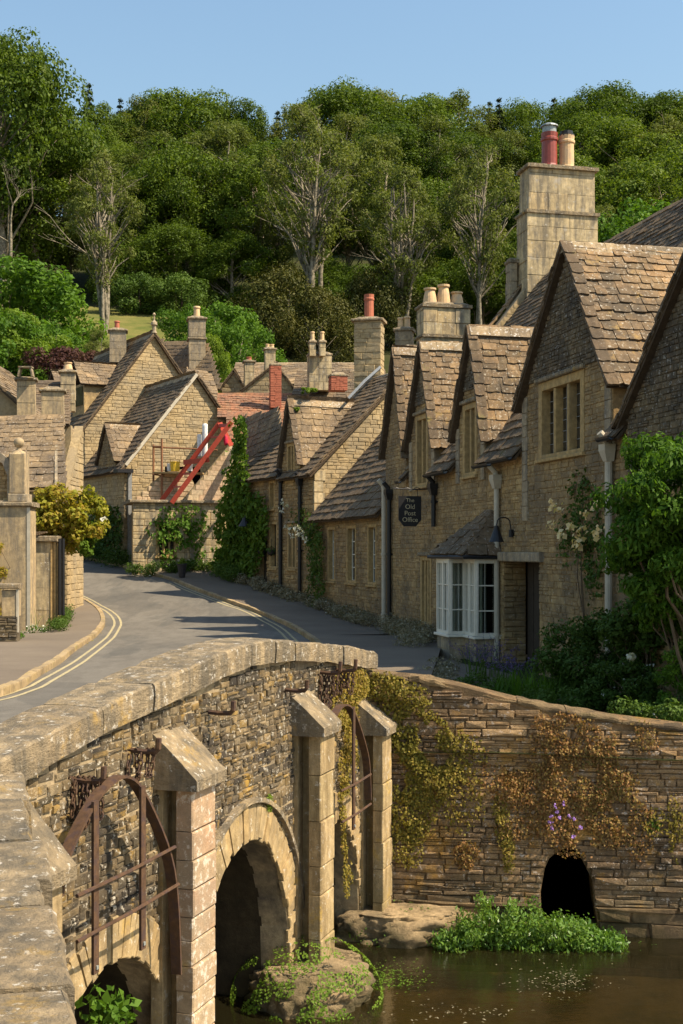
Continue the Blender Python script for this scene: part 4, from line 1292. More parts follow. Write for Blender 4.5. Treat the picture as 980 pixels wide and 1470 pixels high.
downpipe(po, TF, 4.9, 5.2, 6.55, M['black'], .1, .06)
downpipe(po, TF, 9.5, 2.1, 6.5, M['white_pipe'], .09, .06)
downpipe(hb, TF, 15.2, 2.1, 6.7, M['white_pipe'], .12, .065)

# bay window
n2 = .55; uE = TF.px(683, 0, n2)[0]; uD = TF.px(667, 0, n2)[0]
n1 = min([i * .02 + .6 for i in range(60)], key=lambda q: abs(proj(TF.p(uD, 3.5, q))[0] - 645)); uA = TF.px(628, 0, n1)[0]
B0, B1, B2 = uA, uE, uE
bz0, bz1 = 2.72, 4.38
bA = TF.p(uA, 0, n1); bB = TF.p(uD, 0, n1); bC = TF.p(uD, 0, n2); bD = TF.p(uE, 0, n2); bE = TF.p(uE + .02, 0, .02); b0 = bA; bm1 = TF.p(B0 - .25, 0, .02)
bay = ub(Fr(TF.p(0, 0, 0), TF.U), B0 + .2, B2 - .2, bz0 - .5, bz0 - .45, 0, .3, "bay_window", M['dressing'], po)
def facet(A, B, cols, first):
    f = Fr(A, B - A); L = (B - A).length
    # base wall, panelled
    masonry("bay_base", po, f, rect(0, L, 1.7, bz0 - .06), [], M['ashlar_grey'], M['mortar_wall'], (.3, .5), (.35, .6), .01, .012, .15, 30, kind="slab", piece="block")
    ub(f, -.06, L + .06, bz0 - .06, bz0 + .0, -.2, .08, "bay_sill", M['white_paint'], bay, .01)
    ub(f, -.02, L + .02, bz1, bz1 + .12, -.1, .03, "bay_head", M['white_paint'], bay)
    x = 0
    for wfrac, nb in cols:
        cw = L * wfrac; t = .035
        mb = MB()
        mb.fbox(f, x + .003, x + t + .015, bz0 + .002, bz1, -.06, .03); mb.fbox(f, x + cw - t - .015, x + cw - .003, bz0 + .002, bz1, -.06, .03)
        mb.fbox(f, x + t + .015, x + cw - t - .015, bz0 + .002, bz0 + .07, -.055, .025); mb.fbox(f, x + t + .015, x + cw - t - .015, bz1 - .06, bz1, -.055, .025)
        fr_ = mb.build("casement", M['white_paint'], bay)
        m2 = MB()
        for q in range(1, nb): m2.fbox(f, x + cw * q / nb - .014, x + cw * q / nb + .014, bz0 + .07, bz1 - .06, -.03, .012)
        if nb > 0:
            pass
        ub(f, x + t, x + cw - t, bz0 + .06, bz1 - .05, -.025, -.02, "pane", M['glass'], bay)
        for q in range(1, 4): m2.fbox(f, x + .05, x + cw - .05, bz0 + (bz1 - bz0) * q / 3 - .012 if q < 3 else bz1 - .07, bz0 + (bz1 - bz0) * q / 3 + .014 if q < 3 else bz1 - .062, -.028, .010)
        m2.build("glazing_bars", M['white_paint'], bay)
        x += cw
    # curtain folds inside
    mb = MB(); vs = []; fs = []; n = 60
    for i in range(n + 1):
        s = i / n; nn = -.22 + .03 * math.sin(s * 45)
        vs += [f.p(L * s, bz0 + .02, nn), f.p(L * s, bz1, nn)]
    for i in range(n):
        if (i // 9) % 2 == first: fs.append((2 * i, 2 * i + 2, 2 * i + 3, 2 * i + 1))
    mb.add(vs, fs); mb.build("curtain", M['curtain'], bay)
facet(bA, bB, [(.5, 2), (.5, 2)], 0)
facet(bB, bC, [(1.0, 1)], 0)
facet(bC, bD, [(.5, 2), (.5, 2)], 0)
facet(bD, bE, [(1.0, 1)], 5)
facet(bm1, b0, [(1.0, 2)], 0)
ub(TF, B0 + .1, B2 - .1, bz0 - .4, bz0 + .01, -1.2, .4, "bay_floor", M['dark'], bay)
# dark room behind
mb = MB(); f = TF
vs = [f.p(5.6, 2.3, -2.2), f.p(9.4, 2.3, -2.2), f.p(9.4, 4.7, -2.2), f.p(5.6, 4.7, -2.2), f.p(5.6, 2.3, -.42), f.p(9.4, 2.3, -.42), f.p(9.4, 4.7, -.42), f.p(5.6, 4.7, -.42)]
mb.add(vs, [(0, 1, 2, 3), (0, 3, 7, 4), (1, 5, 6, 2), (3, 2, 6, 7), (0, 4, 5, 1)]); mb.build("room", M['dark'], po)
# bay roof (lean-to with hips)
ez = bz1 + .1; tz = 5.42
e = [TF.p(B0 - .5, ez, .05), TF.p(B0 - .15, ez, n1 + .17), TF.p(B1 + .1, ez, n2 + .3), TF.p(B1 + .14, ez, .05)]
tp_ = [TF.p(B0 + .9, tz, .03), TF.p(B1 - .35, tz, .03)]
for (p, q, r_, s_) in ((e[1], e[2], tp_[1], tp_[0]), (e[2], e[3], tp_[1], None), (e[0], e[1], tp_[0], None)):
    pf = plane3(p, q, r_); pl = [inpl(pf, x) for x in ((p, q, r_, s_) if s_ else (p, q, r_))]
    roof_plane(po, pf, pl, M['tile_dark'], M['roof_base'], name="bay_roof", h0=.26, h1=.16, wd=(.25, .45), thick=.045, limit=80)
mb = MB(); mb.tube([e[0] + Vector((0, 0, -.03)), e[1] + Vector((0, 0, -.03)), e[2] + Vector((0, 0, -.03)), e[3] + Vector((0, 0, -.03))], .045, 6); mb.build("bay_gutter", M['black'], po)
# slip of paper notice in the bay's left return
ub(Fr(bm1, b0 - bm1), .4, .6, 3.5, 3.9, .035, .04, "notice", M['white'], bay)

# Old Post Office hanging sign
def text_mesh(name, s, size, mat, parent, Mx, extrude=.004, align='CENTER', spacing=1.0):
    c = bpy.data.curves.new(name, 'FONT'); c.body = s; c.size = size; c.extrude = extrude; c.align_x = align; c.align_y = 'CENTER'; c.space_line = spacing; c.resolution_u = 3
    t = bpy.data.objects.new(name, c); COL.objects.link(t)
    dg = bpy.context.evaluated_depsgraph_get(); me = bpy.data.meshes.new_from_object(t.evaluated_get(dg))
    bpy.data.objects.remove(t); me.transform(Mx); me.materials.clear(); me.materials.append(mat)
    return link(name, me, mat, parent)
su = 4.75
SF = Fr(TF.p(su, 0, 0), -TF.N)      # U into wall, N towards us
sign = thing("hanging_sign", SF.p(-.5, 5.2), "black shield shaped sign reading The Old Post Office on a scrolled iron bracket", "sign")
s0, s1 = -.98, -.38
sz1 = 5.98; sz0 = 5.38
mb = MB(); poly = [(s0, sz0), (s0 + .14, sz0 - .17), (s1 - .14, sz0 - .17), (s1, sz0), (s1, sz1), (s0, sz1)]
bd = poly_slab(SF.off(.015), poly, [], .03, mb); board = bd.build("board", M['black'], sign)
for i, tx in enumerate(("The", "Old", "Post", "Office")):
    Mx = Matrix.Translation(SF.p((s0 + s1) / 2, sz1 - .11 - i * .165, .019)) @ Matrix(((SF.U.x, 0, SF.N.x, 0), (SF.U.y, 0, SF.N.y, 0), (0, 1, 0, 0), (0, 0, 0, 1)))
    text_mesh("lettering", tx, .17 if i else .14, M['sign_gold'], board, Mx)
mb = MB(); mb.tube([SF.p(-1.12, 6.17, 0), SF.p(-.6, 6.15, 0), SF.p(0.02, 6.17, 0)], .014, 5)
for x in (-.86, -.48): mb.tube([SF.p(x, 6.16, 0), SF.p(x, 5.96, 0)], .008, 4)
pts = []
for i in range(26):
    t = i / 25 * 4.2 * math.pi / 2 ; r = .10 * (1 - i / 34)
    pts.append(SF.p(-.14 + r * math.cos(t), 6.31 + r * math.sin(t), 0))
mb.tube(pts, .01, 5); mb.tube([SF.p(-.02, 6.5, 0), SF.p(-.02, 5.72, 0)], .012, 5)
pts = [SF.p(-1.12 + i * .04, 6.175 + .025 * math.sin(i * .9), 0) for i in range(22)]; mb.tube(pts, .008, 4)
mb.build("bracket", M['black'], sign)

# gooseneck lamp over the door
def lamp(u, z, fr, label, k=1.0):
    root = thing("wall_lamp", fr.p(u, z, 0), label, "lamp")
    mb = MB(); mb.tube([fr.p(u, z, -.01), fr.p(u, z, .03)], .07 * k, 10); mb.tube([fr.p(u, z - .1, .06), fr.p(u, z + .06, .06)], .05 * k, 8); mb.build("wall_plate", M['black'], root)
    pts = [fr.p(u, z + .05, .06), fr.p(u, z + .17, .08)] + [fr.p(u, z + .2 + .12 * math.sin(t) * k, .08 + .15 * (1 - math.cos(t)) * k) for t in [i * math.pi / 8 for i in range(1, 8)]] + [fr.p(u, z + .12, .39 * k)]
    mb = MB(); mb.tube(pts, .014, 6); mb.build("arm", M['black'], root)
    mb = MB(); mb.lathe(fr.p(u, z - .2, .39 * k), [(.17 * k, 0), (.15 * k, .03), (.06 * k, .26), (.05 * k, .34), (.01, .35)], 14); mb.build("shade", M['black'], root)
lamp(10.3, 4.98, TF, "black gooseneck lamp above the stone lintel of the dark doorway")

# trellis / door further right beyond the shrub, half hidden
ub(TF, 15.7, 16.9, 2.1, 3.4, .0, .05, "trellis_board", M['dressing'], hb)

# ================================================================ low cottage with three windows
HF = Fr((-1.0, 45, 0), (2.3, -8, 0))
hc = thing("low_cottage", HF.p(4, 2.2), "low stone cottage with three narrow sash windows and a deep stone tiled roof", "cottage")
hw = [(1.97, 2.9, 3.55, 5.4), (4.3, 5.35, 3.55, 5.4), (6.6, 7.5, 3.55, 5.4)]
masonry("wall", hc, HF, [(0, 1.8), (8.3, 1.8), (8.3, 5.85), (0, 5.85)], [rect(*q) for q in hw], M['rubble_wall'], M['mortar_wall'], (.08, .2), (.14, .42), .014, .022, .4, 300, minpx=7, rot=.02)
for q in hw: stone_window(hc, HF, *q, lights=1, sw=.1, lead=False, bars=(2, 4), hood=False)
WH = 3.0
def slope_roof(parent, fr, u0, u1, z0, w0, z1, w1, mat, poly=None, **kw):
    pf = plane3(fr.p(u0, z0, -w0), fr.p(u1, z0, -w0), fr.p(u0, z1, -w1))
    H = (fr.p(u0, z1, -w1) - fr.p(u0, z0, -w0)).length
    return roof_plane(parent, pf, poly or rect(0, u1 - u0, 0, H), mat, M['roof_base'], **kw), pf, H
slope_roof(hc, HF, .15, 8.25, 5.6, -.3, 9.4, WH, M['tile_dark'], h0=.36, h1=.22, wd=(.3, .6), thick=.06, tilt=.1, limit=300)
mb = MB(); mb.add([HF.p(.15, 9.4, -WH), HF.p(8.3, 9.4, -WH), HF.p(8.3, 5.8, -6), HF.p(.15, 5.8, -6)], [(0, 1, 2, 3)]); mb.build("back_roof", M['tile_dark'], hc)
# chimneys rising behind the end of the tall row
chimney(hc, TF, -1.0, -.3, -2.68, -1.2, 7.5, 11.85, M['ashlar'], pots=[(-.65, -1.52, .5, .17, M['buff_clay'], 2), (-.65, -1.95, .62, .17, M['buff_clay'], 2), (-.65, -2.36, .42, .17, M['buff_clay'], 2)], band=[10.95], bl=((.35, .45), (.4, .6)), cap=.05)
# second stack, left of it, square grey
JX = at(578, 470, 38.6)
JF = Fr((JX.x, JX.y, 0), (1, -.22, 0))
chimney(hc, JF, -.25, .27, -.45, .0, 7.5, 11.35, M['ashlar_grey'], pots=[(-.1, -.2, .33, .1, M['buff_clay'], 0), (.1, -.2, .36, .1, M['buff_clay'], 0)], bl=((.4, .6), (.4, .6)), cap=.05, band=[10.6])

# ================================================================ middle cottages (ivy house, gabled house, end gable)
EF = Fr((-4.3, 52, 0), (3.3, -7, 0))
GU0, GU1, GUM = 4.85, 6.55, 5.69
mc = thing("gabled_cottage", EF.p(6.5, 2.5), "stone cottage with narrow front gable and pale end wall facing the low cottage", "cottage")
mw = [(5.3, 6.05, 7.2, 8.6), (5.35, 6.2, 3.9, 5.6)]
masonry("wall", mc, EF, [(4.8, 1.9), (7.74, 1.9), (7.74, 7.6), (6.55, 7.6), (6.55, 8.0), (GUM, 10.1), (4.85, 8.0), (4.8, 8.0)], [rect(*q) for q in mw], M['rubble_wall'], M['mortar_wall'], (.12, .18), (.2, .45), .018, .03, .4, 200, minpx=6.5)
for q in mw: stone_window(mc, EF, *q, lights=2, sw=.12, lead=False)
TPm = 1.02; ZEm = 7.5
dormer_roofs(mc, EF, GU0, GU1, GUM, 8.0, 10.15, ZEm, TPm, M['tile_far'], M['tile_dark'], kw=dict(h0=.3, h1=.2, wd=(.35, .65), thick=.05))
WM = 3.7; ZRm = ZEm + TPm * WM
slope_roof(mc, EF, 4.8, 7.95, ZEm - .25, -.25, ZRm, WM, M['tile_dark'], h0=.32, h1=.2, wd=(.3, .6), thick=.06, tilt=.1, limit=300)
# end gable wall facing us
eg = Fr(EF.p(7.74, 0, 0), -EF.N)
masonry("end_gable", mc, eg, [(0, 1.9), (7.2, 1.9), (7.2, ZEm), (WM, ZRm - .05), (0, ZEm)], [], M['rubble_pale'], M['mortar_pale'], (.13, .2), (.22, .5), .016, .02, .4, 300, minpx=6.5)
verge(mc, eg.p(-.25, ZEm - .2, .1), eg.p(WM, ZRm + .05, .1), eg.N, M['tile_dark'], w_=.3)
mb = MB(); mb.add([EF.p(4.8, ZRm, -WM), EF.p(7.95, ZRm, -WM), EF.p(7.95, ZEm, -7.3), EF.p(4.8, ZEm, -7.3)], [(0, 1, 2, 3)]); mb.build("back_roof", M['tile_dark'], mc)
ridge_stones(mc, EF.p(4.8, ZRm, -WM), EF.p(7.9, ZRm, -WM), .18)
for i in range(14):
    ub(eg, U_(-.02, .02), U_(.28, .5), 1.9 + i * .4, 2.27 + i * .4, -.1, .05, "quoin", M['ashlar'], mc, .01)
downpipe(mc, EF, 6.75, 2.2, 7.5, M['black'], .12, .07)
downpipe(mc, EF, 4.9, 2.2, 7.7, M['black'], .12, .07)
# grey lead flashing and rubble chimney
CI = at(527, 500, 50); CF = Fr((CI.x, CI.y, 0), (1, -.2, 0))
chimney(mc, CF, -.55, .55, -.8, .0, 9.4, 13.75, M['rubble_pale'], pots=[(0, -.4, 1.0, .2, M['terracotta'], 1)], bl=((.14, .28), (.3, .6)), cap=.1, minpx=6, pk='stone')
mb = MB(); q0, q1 = at(500, 572, 47.5), at(546, 527, 49)
mb.strip([q0, q0.lerp(q1, .5) + Vector((0, 0, .05)), q1], Vector((0, -1, 0)), .3, .1); mb.build("lead_flashing", M['lead'], mc)
# iron bracket with hanging baskets and lamp on the ivy house
ih = thing("ivy_cottage", EF.p(2.4, 2.5), "stone cottage behind the ivy with low eaves and hanging baskets by its door", "cottage")
iw = [(3.55, 4.35, 3.9, 5.7), (1.15, 1.9, 3.8, 5.4), (3.5, 4.1, 6.2, 7.3)]
idr = (2.6, 3.25, 1.9, 5.0)
masonry("wall", ih, EF, [(-.2, 1.9), (4.79, 1.9), (4.79, 7.6), (-.2, 7.6)], [rect(*q) for q in iw] + [rect(*idr)], M['rubble_wall'], M['mortar_wall'], (.13, .19), (.22, .5), .018, .03, .4, 200, minpx=6.5)
for q in iw: stone_window(ih, EF, *q, lights=1, sw=.1, lead=False, hood=False)
ub(EF, idr[0], idr[1], 1.9, 5.0, -.2, -.14, "door", M['wood_dark'], ih)
slope_roof(ih, EF, -.3, 4.85, ZEm - .15, -.3, 10.2, 2.6, M['tile_dark'], h0=.34, h1=.22, wd=(.3, .6), thick=.06, tilt=.1, limit=250)
# broad roof that faces us, lit, above the ivy house
ix = [at(352, 690, 53.0), at(410, 668, 50.2), at(416, 597, 53.0), at(352, 600, 55.5)]
pf = plane3(ix[0], ix[1], ix[3]); 
roof_plane(ih, pf, [inpl(pf, q) for q in ix], M['tile_far'], M['roof_base'], name="cross_roof", h0=.3, h1=.2, wd=(.3, .6), thick=.05, limit=200, minpx=6.5)
# porch lamp and hanging baskets
lamp(2.3, 5.75, EF, "dark wall lamp on the ivy covered cottage", 1.5)

# ================================================================ far gabled houses
fu = Vector((.87, .5, 0)).normalized()
P57 = at(178, 805, 57)
FF = Fr((P57.x, P57.y, 0), fu)
def gable_house(root, fr, u1, zb, ze, za, depth, um=None, windows=(), wmat='rubble_pale', mmat='mortar_pale', left=True, lw=(), tl='tile_dark', tr='tile_far', over=.2, h=(.14, .22), wd=(.25, .55), minpx=6.0, lim=300):
    um = u1 / 2 if um is None else um
    masonry("wall", root, fr, [(0, zb), (u1, zb), (u1, ze), (um, za), (0, ze)], [rect(*q) for q in windows], M[wmat], M[mmat], h, wd, .018, .022, .4, lim, minpx=minpx)
    for q in windows: stone_window(root, fr, *q, lights=2, lead=False)
    lf = Fr(fr.p(0, 0, -depth), fr.N)    # left wall; u runs from back to front corner, faces -U
    masonry("side_wall", root, lf, rect(0, depth, zb, ze), [rect(*q) for q in lw], M[wmat], M[mmat], h, wd, .018, .02, .4, 120, minpx=minpx)
    for q in lw: stone_window(root, lf, *q, lights=3, lead=False)
    rf = Fr(fr.p(u1, 0, 0), -fr.N); masonry("side_wall", root, rf, rect(0, depth, zb, ze), [], M[wmat], M[mmat], (.3, .4), (.6, 1.2), .018, .01, .4, 0, minpx=99)
    o = .25; s = (za - ze) / um; s2 = (za - ze) / (u1 - um)
    # left slope
    a = fr.p(-o, ze - o * s, -depth); b = fr.p(-o, ze - o * s, over); c = fr.p(um, za, over); d_ = fr.p(um, za, -depth)
    pf = plane3(a, b, d_); r1_ = roof_plane(root, pf, [inpl(pf, q) for q in (a, b, c, d_)], M[tl], M['roof_base'], h0=.34, h1=.2, wd=(.3, .6), thick=.06, tilt=.1, limit=200, minpx=minpx)
    verge(r1_, b - fr.N * .12, c - fr.N * .12, fr.N, M['tile_dark'], w_=.3)
    a = fr.p(u1 + o, ze - o * s2, over); b = fr.p(u1 + o, ze - o * s2, -depth); c = fr.p(um, za, -depth); d_ = fr.p(um, za, over)
    pf = plane3(a, b, d_); r2_ = roof_plane(root, pf, [inpl(pf, q) for q in (a, b, c, d_)], M[tr], M['roof_base'], h0=.34, h1=.2, wd=(.3, .6), thick=.06, tilt=.1, limit=100, minpx=minpx)
    verge(r2_, a - fr.N * .12, d_ - fr.N * .12, fr.N, M['tile_dark'], w_=.3)
    ridge_stones(r1_, fr.p(um, za + .03, over), fr.p(um, za + .03, -depth), .18)
    return r1_, r2_
def bargeboard(root, fr, u0, z0, u1, z1, mat, n_=.22, w_=.14):
    mb = MB(); mb.strip([fr.p(u0, z0, n_), fr.p(u1, z1, n_)], fr.N, .05, w_); mb.build("bargeboard", mat, root)
u, v = FF.px(178, 668); uA, zA = FF.px(280, 538); ze2 = v
sh = thing("far_gabled_house", FF.p(uA, 4.1), "pale stone gabled house behind the red steel props with dark tiled roof", "house")
U2 = uA * 2 * .98
rr = gable_house(sh, FF, U2, 3.2, ze2, zA, 9.0, uA, lw=((3.2, 4.6, 4.4, 6.2), (5.6, 7.2, 4.4, 6.4)))
bargeboard(sh, FF, 0, ze2 + .0, uA, zA + .0, M['white_pipe'])
ub(FF, .15, .32, 3.4, ze2 - .3, .0, .14, "downpipe", M['grey_pipe'], sh)
ub(FF, -.45, .3, ze2 - .35, ze2 - .2, -.2, .4, "gutter", M['black'], sh)
# small dormer on its left slope
LF = Fr(FF.p(0, 0, -9.0), FF.N)
zl = ze2
dd = [(5.6, 8.0, 6.8, zl + .35, zl + 2.0)]
for g in dd:
    masonry("dormer", sh, LF.off(.05), [(g[0], zl - .2), (g[1], zl - .2), (g[1], g[3]), (g[2], g[4]), (g[0], g[3])], [], M['rubble_wall'], M['mortar_wall'], (.14, .2), (.2, .4), .016, .02, .3, 40)
    dormer_roofs(sh, LF, *g, zl, (zA - ze2) / uA, M['tile_far'], M['tile_far'], kw=dict(h0=.28, h1=.18, wd=(.3, .55), thick=.05, minpx=6))

P62 = at(121, 790, 62.5)
DF = Fr((P62.x, P62.y, 0), fu)
u, ze1 = DF.px(121, 612); uD, zD = DF.px(220, 480)
bh = thing("far_gabled_house", DF.p(uD, 4.6), "largest far gable house with a finial and two small dormers on its left slope", "house")
gable_house(bh, DF, uD * 2, 3.6, ze1, zD, 9.0, uD, lw=((4.5, 6.0, 7.2, 9.6), (6.6, 8.2, 7.2, 9.6)), lim=300)
LD = Fr(DF.p(0, 0, -9.0), DF.N); s1 = (zD - ze1) / uD
def dorm_box(root, lf, u0, u1, z0, w0, w1, zt, label=None):
    """boxy dormer: cheeks, front, tilted roof running back to the slope (lf.N = outwards)"""
    mb = MB(); vs = [lf.p(u, z, -w_) for u in (u0, u1) for z, w_ in ((z0, w0), (zt, w0), (zt + .1, w1), (z0, w1))]
    mb.add(vs, [(0, 1, 2, 3), (7, 6, 5, 4), (0, 4, 5, 1), (1, 5, 6, 2)]); b = mb.build("dormer", M['rubble_wall'], root)
    ub(lf, u0 + .2, u1 - .2, z0 + .5, zt - .15, -w0, -w0 + .03, "pane", M['dark_glass'], b)
    m = (u0 + u1) / 2
    A, B, C, D_ = lf.p(u1 + .2, zt - .1, -w0 + .25), lf.p(u1 + .2, zt - .1, -w1), lf.p(m, zt + 1.15, -w1 - .8), lf.p(m, zt + 1.15, -w0 + .25)
    pf = plane3(A, B, D_); roof_plane(root, pf, [inpl(pf, q) for q in (A, B, C, D_)], M['tile_far'], M['roof_base'], name="dormer_roof", h0=.26, h1=.18, wd=(.3, .5), thick=.05, limit=80, minpx=6)
    A, B, C, D_ = lf.p(u0 - .2, zt - .1, -w1), lf.p(u0 - .2, zt - .1, -w0 + .25), lf.p(m, zt + 1.15, -w0 + .25), lf.p(m, zt + 1.15, -w1 - .8)
    pf = plane3(A, B, D_); roof_plane(root, pf, [inpl(pf, q) for q in (A, B, C, D_)], M['tile_dark'], M['roof_base'], name="dormer_roof", h0=.26, h1=.18, wd=(.3, .5), thick=.05, limit=0, minpx=60)
dorm_box(bh, LD, 5.4, 7.3, ze1 + .6 * s1, .55, 2.3, ze1 + .6 * s1 + 1.6)
dorm_box(bh, LD, 1.6, 3.4, ze1 + .6 * s1, .55, 2.3, ze1 + .6 * s1 + 1.6)
mb = MB(); mb.lathe(DF.p(uD, zD + .05, .1), [(.16, 0), (.1, .12), (.1, .35), (.17, .42), (.15, .55), (.05, .65), (.03, .85), (.09, .95), (.02, 1.05)], 10); mb.build("finial", M['ashlar_grey'], bh)
def stack(root, px, ytop, ybot, wpx, Y, mat, pots, bl=((.3, .5), (.4, .8)), dep=None, band=None, cap=.08, minpx=7):
    c = at(px, ytop, Y); b = at(px, ybot, Y); w_ = wpx / FPX * Y
    f = Fr((c.x, c.y, 0), (1, .18, 0)); dep = dep or w_
    pl = [(o * w_, -dep / 2, h / FPX * Y, r / FPX * Y, m_, s_) for o, h, r, m_, s_ in pots]
    return chimney(root, f, -w_ / 2, w_ / 2, -dep, 0, b.z, c.z, mat, pots=pl, bl=bl, band=band, cap=cap, minpx=minpx)
stack(bh, 169, 475, 520, 24, 66, M['ashlar_grey'], [(-.05, 13, 4, M['terracotta'], 0)])
stack(bh, 283, 458, 530, 24, 66, M['ashlar_grey'], [(0, 17, 5, M['buff_clay'], 0)], band=[at(283, 487, 66).z])
# wing to the right of the big gable
wa = [at(238, 560, 66.5), at(318, 560, 64), at(296, 492, 66.5), at(228, 490, 69)]
pf = plane3(wa[0], wa[1], wa[3]); roof_plane(bh, pf, [inpl(pf, q) for q in wa], M['tile_far'], M['roof_base'], name="wing_roof", h0=.3, h1=.2, wd=(.35, .65), thick=.05, limit=100, minpx=6)
wb = [at(262, 575, 61), at(318, 580, 61.5), at(304, 532, 63.5), at(268, 530, 63.5)]
pf = plane3(wb[0], wb[1], wb[3]); roof_plane(bh, pf, [inpl(pf, q) for q in wb], M['tile_far'], M['roof_base'], name="wing_roof", h0=.3, h1=.2, wd=(.35, .65), thick=.05, limit=100, minpx=6)

# ---------------- low outbuilding, new block wall, red props, scaffold
ob = thing("outbuilding", at(250, 820, 53.5), "low flat roofed stone outbuilding under the red props with climbing plant on it", "outbuilding")
O0 = at(190, 820, 53.6); O1 = at(318, 835, 54.6)
OF = Fr((O0.x, O0.y, 0), (O1 - O0).xy.to_3d())
oL = (O1 - O0).xy.length
zt = OF.px(200, 722)[1]
owd = [OF.px(196, 0)[0], OF.px(214, 0)[0]]
oww = (OF.px(192, 0)[0] + .2, OF.px(226, 0)[0], OF.px(200, 800)[1], OF.px(200, 752)[1])
oww = (1.0, 1.9, zt - 2.3, zt - .7)
masonry("wall", ob, OF, rect(0, oL, 3.0, zt), [rect(*oww)], M['ashlar'], M['mortar_wall'], (.22, .34), (.3, .7), .014, .02, .4, 300, minpx=7)
stone_window(ob, OF, *oww, lights=3, lead=False, hood=False)
ub(OF, -.15, oL + .1, zt + .002, zt + .14, -3.2, .16, "roof", M['coping'], ob, .03)
# sloping new block work
nb = [OF.px(258, 716, -.05), OF.px(318, 820, -.05), OF.px(330, 640, -.05)]
zz = zt + .145
q1 = OF.px(262, 722, -.1)[0]; q2, qz = OF.px(335, 632, -.1)
masonry("block_wall", ob, OF.off(-.1), [(q1, zz), (oL + .9, zz), (oL + .9, qz), (q2, qz)], [], M['blocks_new'], M['mortar_pale'], (.21, .23), (.42, .46), .014, .015, .35, 120, kind="slab", piece="block", minpx=7)
# pale rubble left of props, slope up
masonry("stub_wall", ob, OF.off(-1.9), [(.1, zz), (3.3, zz), (2.6, zz + 1.5), (1.6, zz + 1.3)], [], M['blocks_new'], M['mortar_pale'], (.18, .26), (.25, .5), .014, .03, .3, 80, minpx=7)
ub(OF, 1.7, 3.3, zz, zz + 1.6, -2.6, -2.5, "inner_panel", M['dark'], ob)
def beam(name, px0, py0, px1, py1, Y0, Y1, t, mat, parent):
    mb = MB(); a, b = at(px0, py0, Y0), at(px1, py1, Y1); mb.strip([a, b], Vector((.2, -1, 0)).normalized(), t, t); return mb.build(name, mat, parent)
rp_ = thing("raking_props", at(280, 722, 53), "pair of red painted steel raking props leaning up the new block wall", "steel props")
beam("prop", 229, 722, 315, 607, 54.6, 54.2, .2, M['red_steel'], rp_)
beam("prop", 246, 722, 332, 606, 53.2, 53.2, .2, M['red_steel'], rp_)
beam("cross_member", 263, 664, 300, 660, 54.4, 53.1, .2, M['red_steel'], rp_)
beam("cross_member", 315, 607, 332, 640, 54.2, 53.4, .2, M['red_steel'], rp_)
for t_ in (.2, .36, .82):
    beam("rung", 229 + 86 * t_, 722 - 115 * t_, 246 + 86 * t_, 722 - 116 * t_, 54.6 - .4 * t_, 53.2, .07, M['red_steel'], rp_)
beam("cross_member", 312, 611, 330, 611, 54.2, 53.2, .14, M['red_steel'], rp_)
sc_ = thing("scaffold", at(225, 722, 55.5), "rusty pole scaffold with a narrow working board against the far gable", "scaffold")
for x, y0, y1, Y in ((220, 722, 638, 56.3), (232, 722, 630, 55.6)):
    mb = MB(); mb.tube([at(x, y0, Y), at(x, y1, Y)], .05, 6)
    s_ = sc_; mb.build("pole", M['rust_pole'], s_)
mb = MB(); mb.tube([at(220, 642, 56.3), at(312, 646, 56.0)], .035, 6); mb.build("rail", M['rust_pole'], sc_)
mb = MB(); mb.tube([at(219, 641, 56.3), at(234, 641, 55.6)], .035, 6); mb.build("rail", M['rust_pole'], sc_)
mb = MB(); mb.tube([at(219, 681, 56.3), at(234, 683, 55.6)], .035, 6); mb.build("rail", M['rust_pole'], sc_)
mb = MB(); a, b = at(221, 679, 56), at(292, 680, 55.2); mb.strip([a, b], Vector((0, -1, 0)), .7, .07); mb.build("board", M['dressing'], sc_)
def tub(px, py, Y, h, r, mat, label, name="tub"):
    mb = MB(); mb.lathe(at(px, py, Y), [(r * .85, 0), (r, h * .9), (r * 1.06, h * .92), (r * 1.06, h), (r * .92, h), (r * .8, h * .3), (0.01, h * .28)], 14)
    o = mb.build(name, mat, None); props(o, label, name); return o
tub(251, 676.5, 55.5, .42, .22, M['yellow'], "yellow plastic tub standing on the scaffold board")
tub(243, 676.5, 55.7, .34, .12, M['white'], "small white tub left of the yellow one on the scaffold board")
tub(272, 676.5, 55.4, .34, .14, M['white'], "white tub on the right end of the scaffold board")
o = MB().lathe(at(294, 655, 55), [(.12, 0), (.12, 1.35), (.1, 1.42), (.02, 1.44)], 12).build("flue_pipe", M['white'], None); props(o, "white upright flue pipe beside the red props", "flue")
o = MB().lathe(at(286, 655, 55.2), [(.1, 0), (.1, .95), (.02, .97)], 10).build("flue_pipe", M['white'], None); props(o, "short white pipe left of the taller flue pipe", "flue")
ub(OF, 3.75, 4.3, zz, zz + 1.0, -1.4, -.6, "block_pile", M['blocks_new'], ob)
o = rock("draped_cloth", at(324, 632, 53.4), .09, .05, .22, 9, M['pink'], None, None, .3, 3); props(o, "bright pink cloth hanging under the top of the red props", "cloth")

# plant pot on the pavement
pp = onground(261, 829, .11)
pt = thing("plant_pot", pp, "dark tapered plant pot with small yellow green bush by the kerb", "plant pot")
MB().lathe(Vector((pp.x, pp.y, zr(pp.y) + .105)), [(.13, 0), (.2, .52), (.22, .53), (.22, .58), (.17, .58), (.15, .4), (.01, .4)], 4 * 4).build("pot", M['pot_dark'], pt)
POT = Vector((pp.x, pp.y, zr(pp.y) + .7))

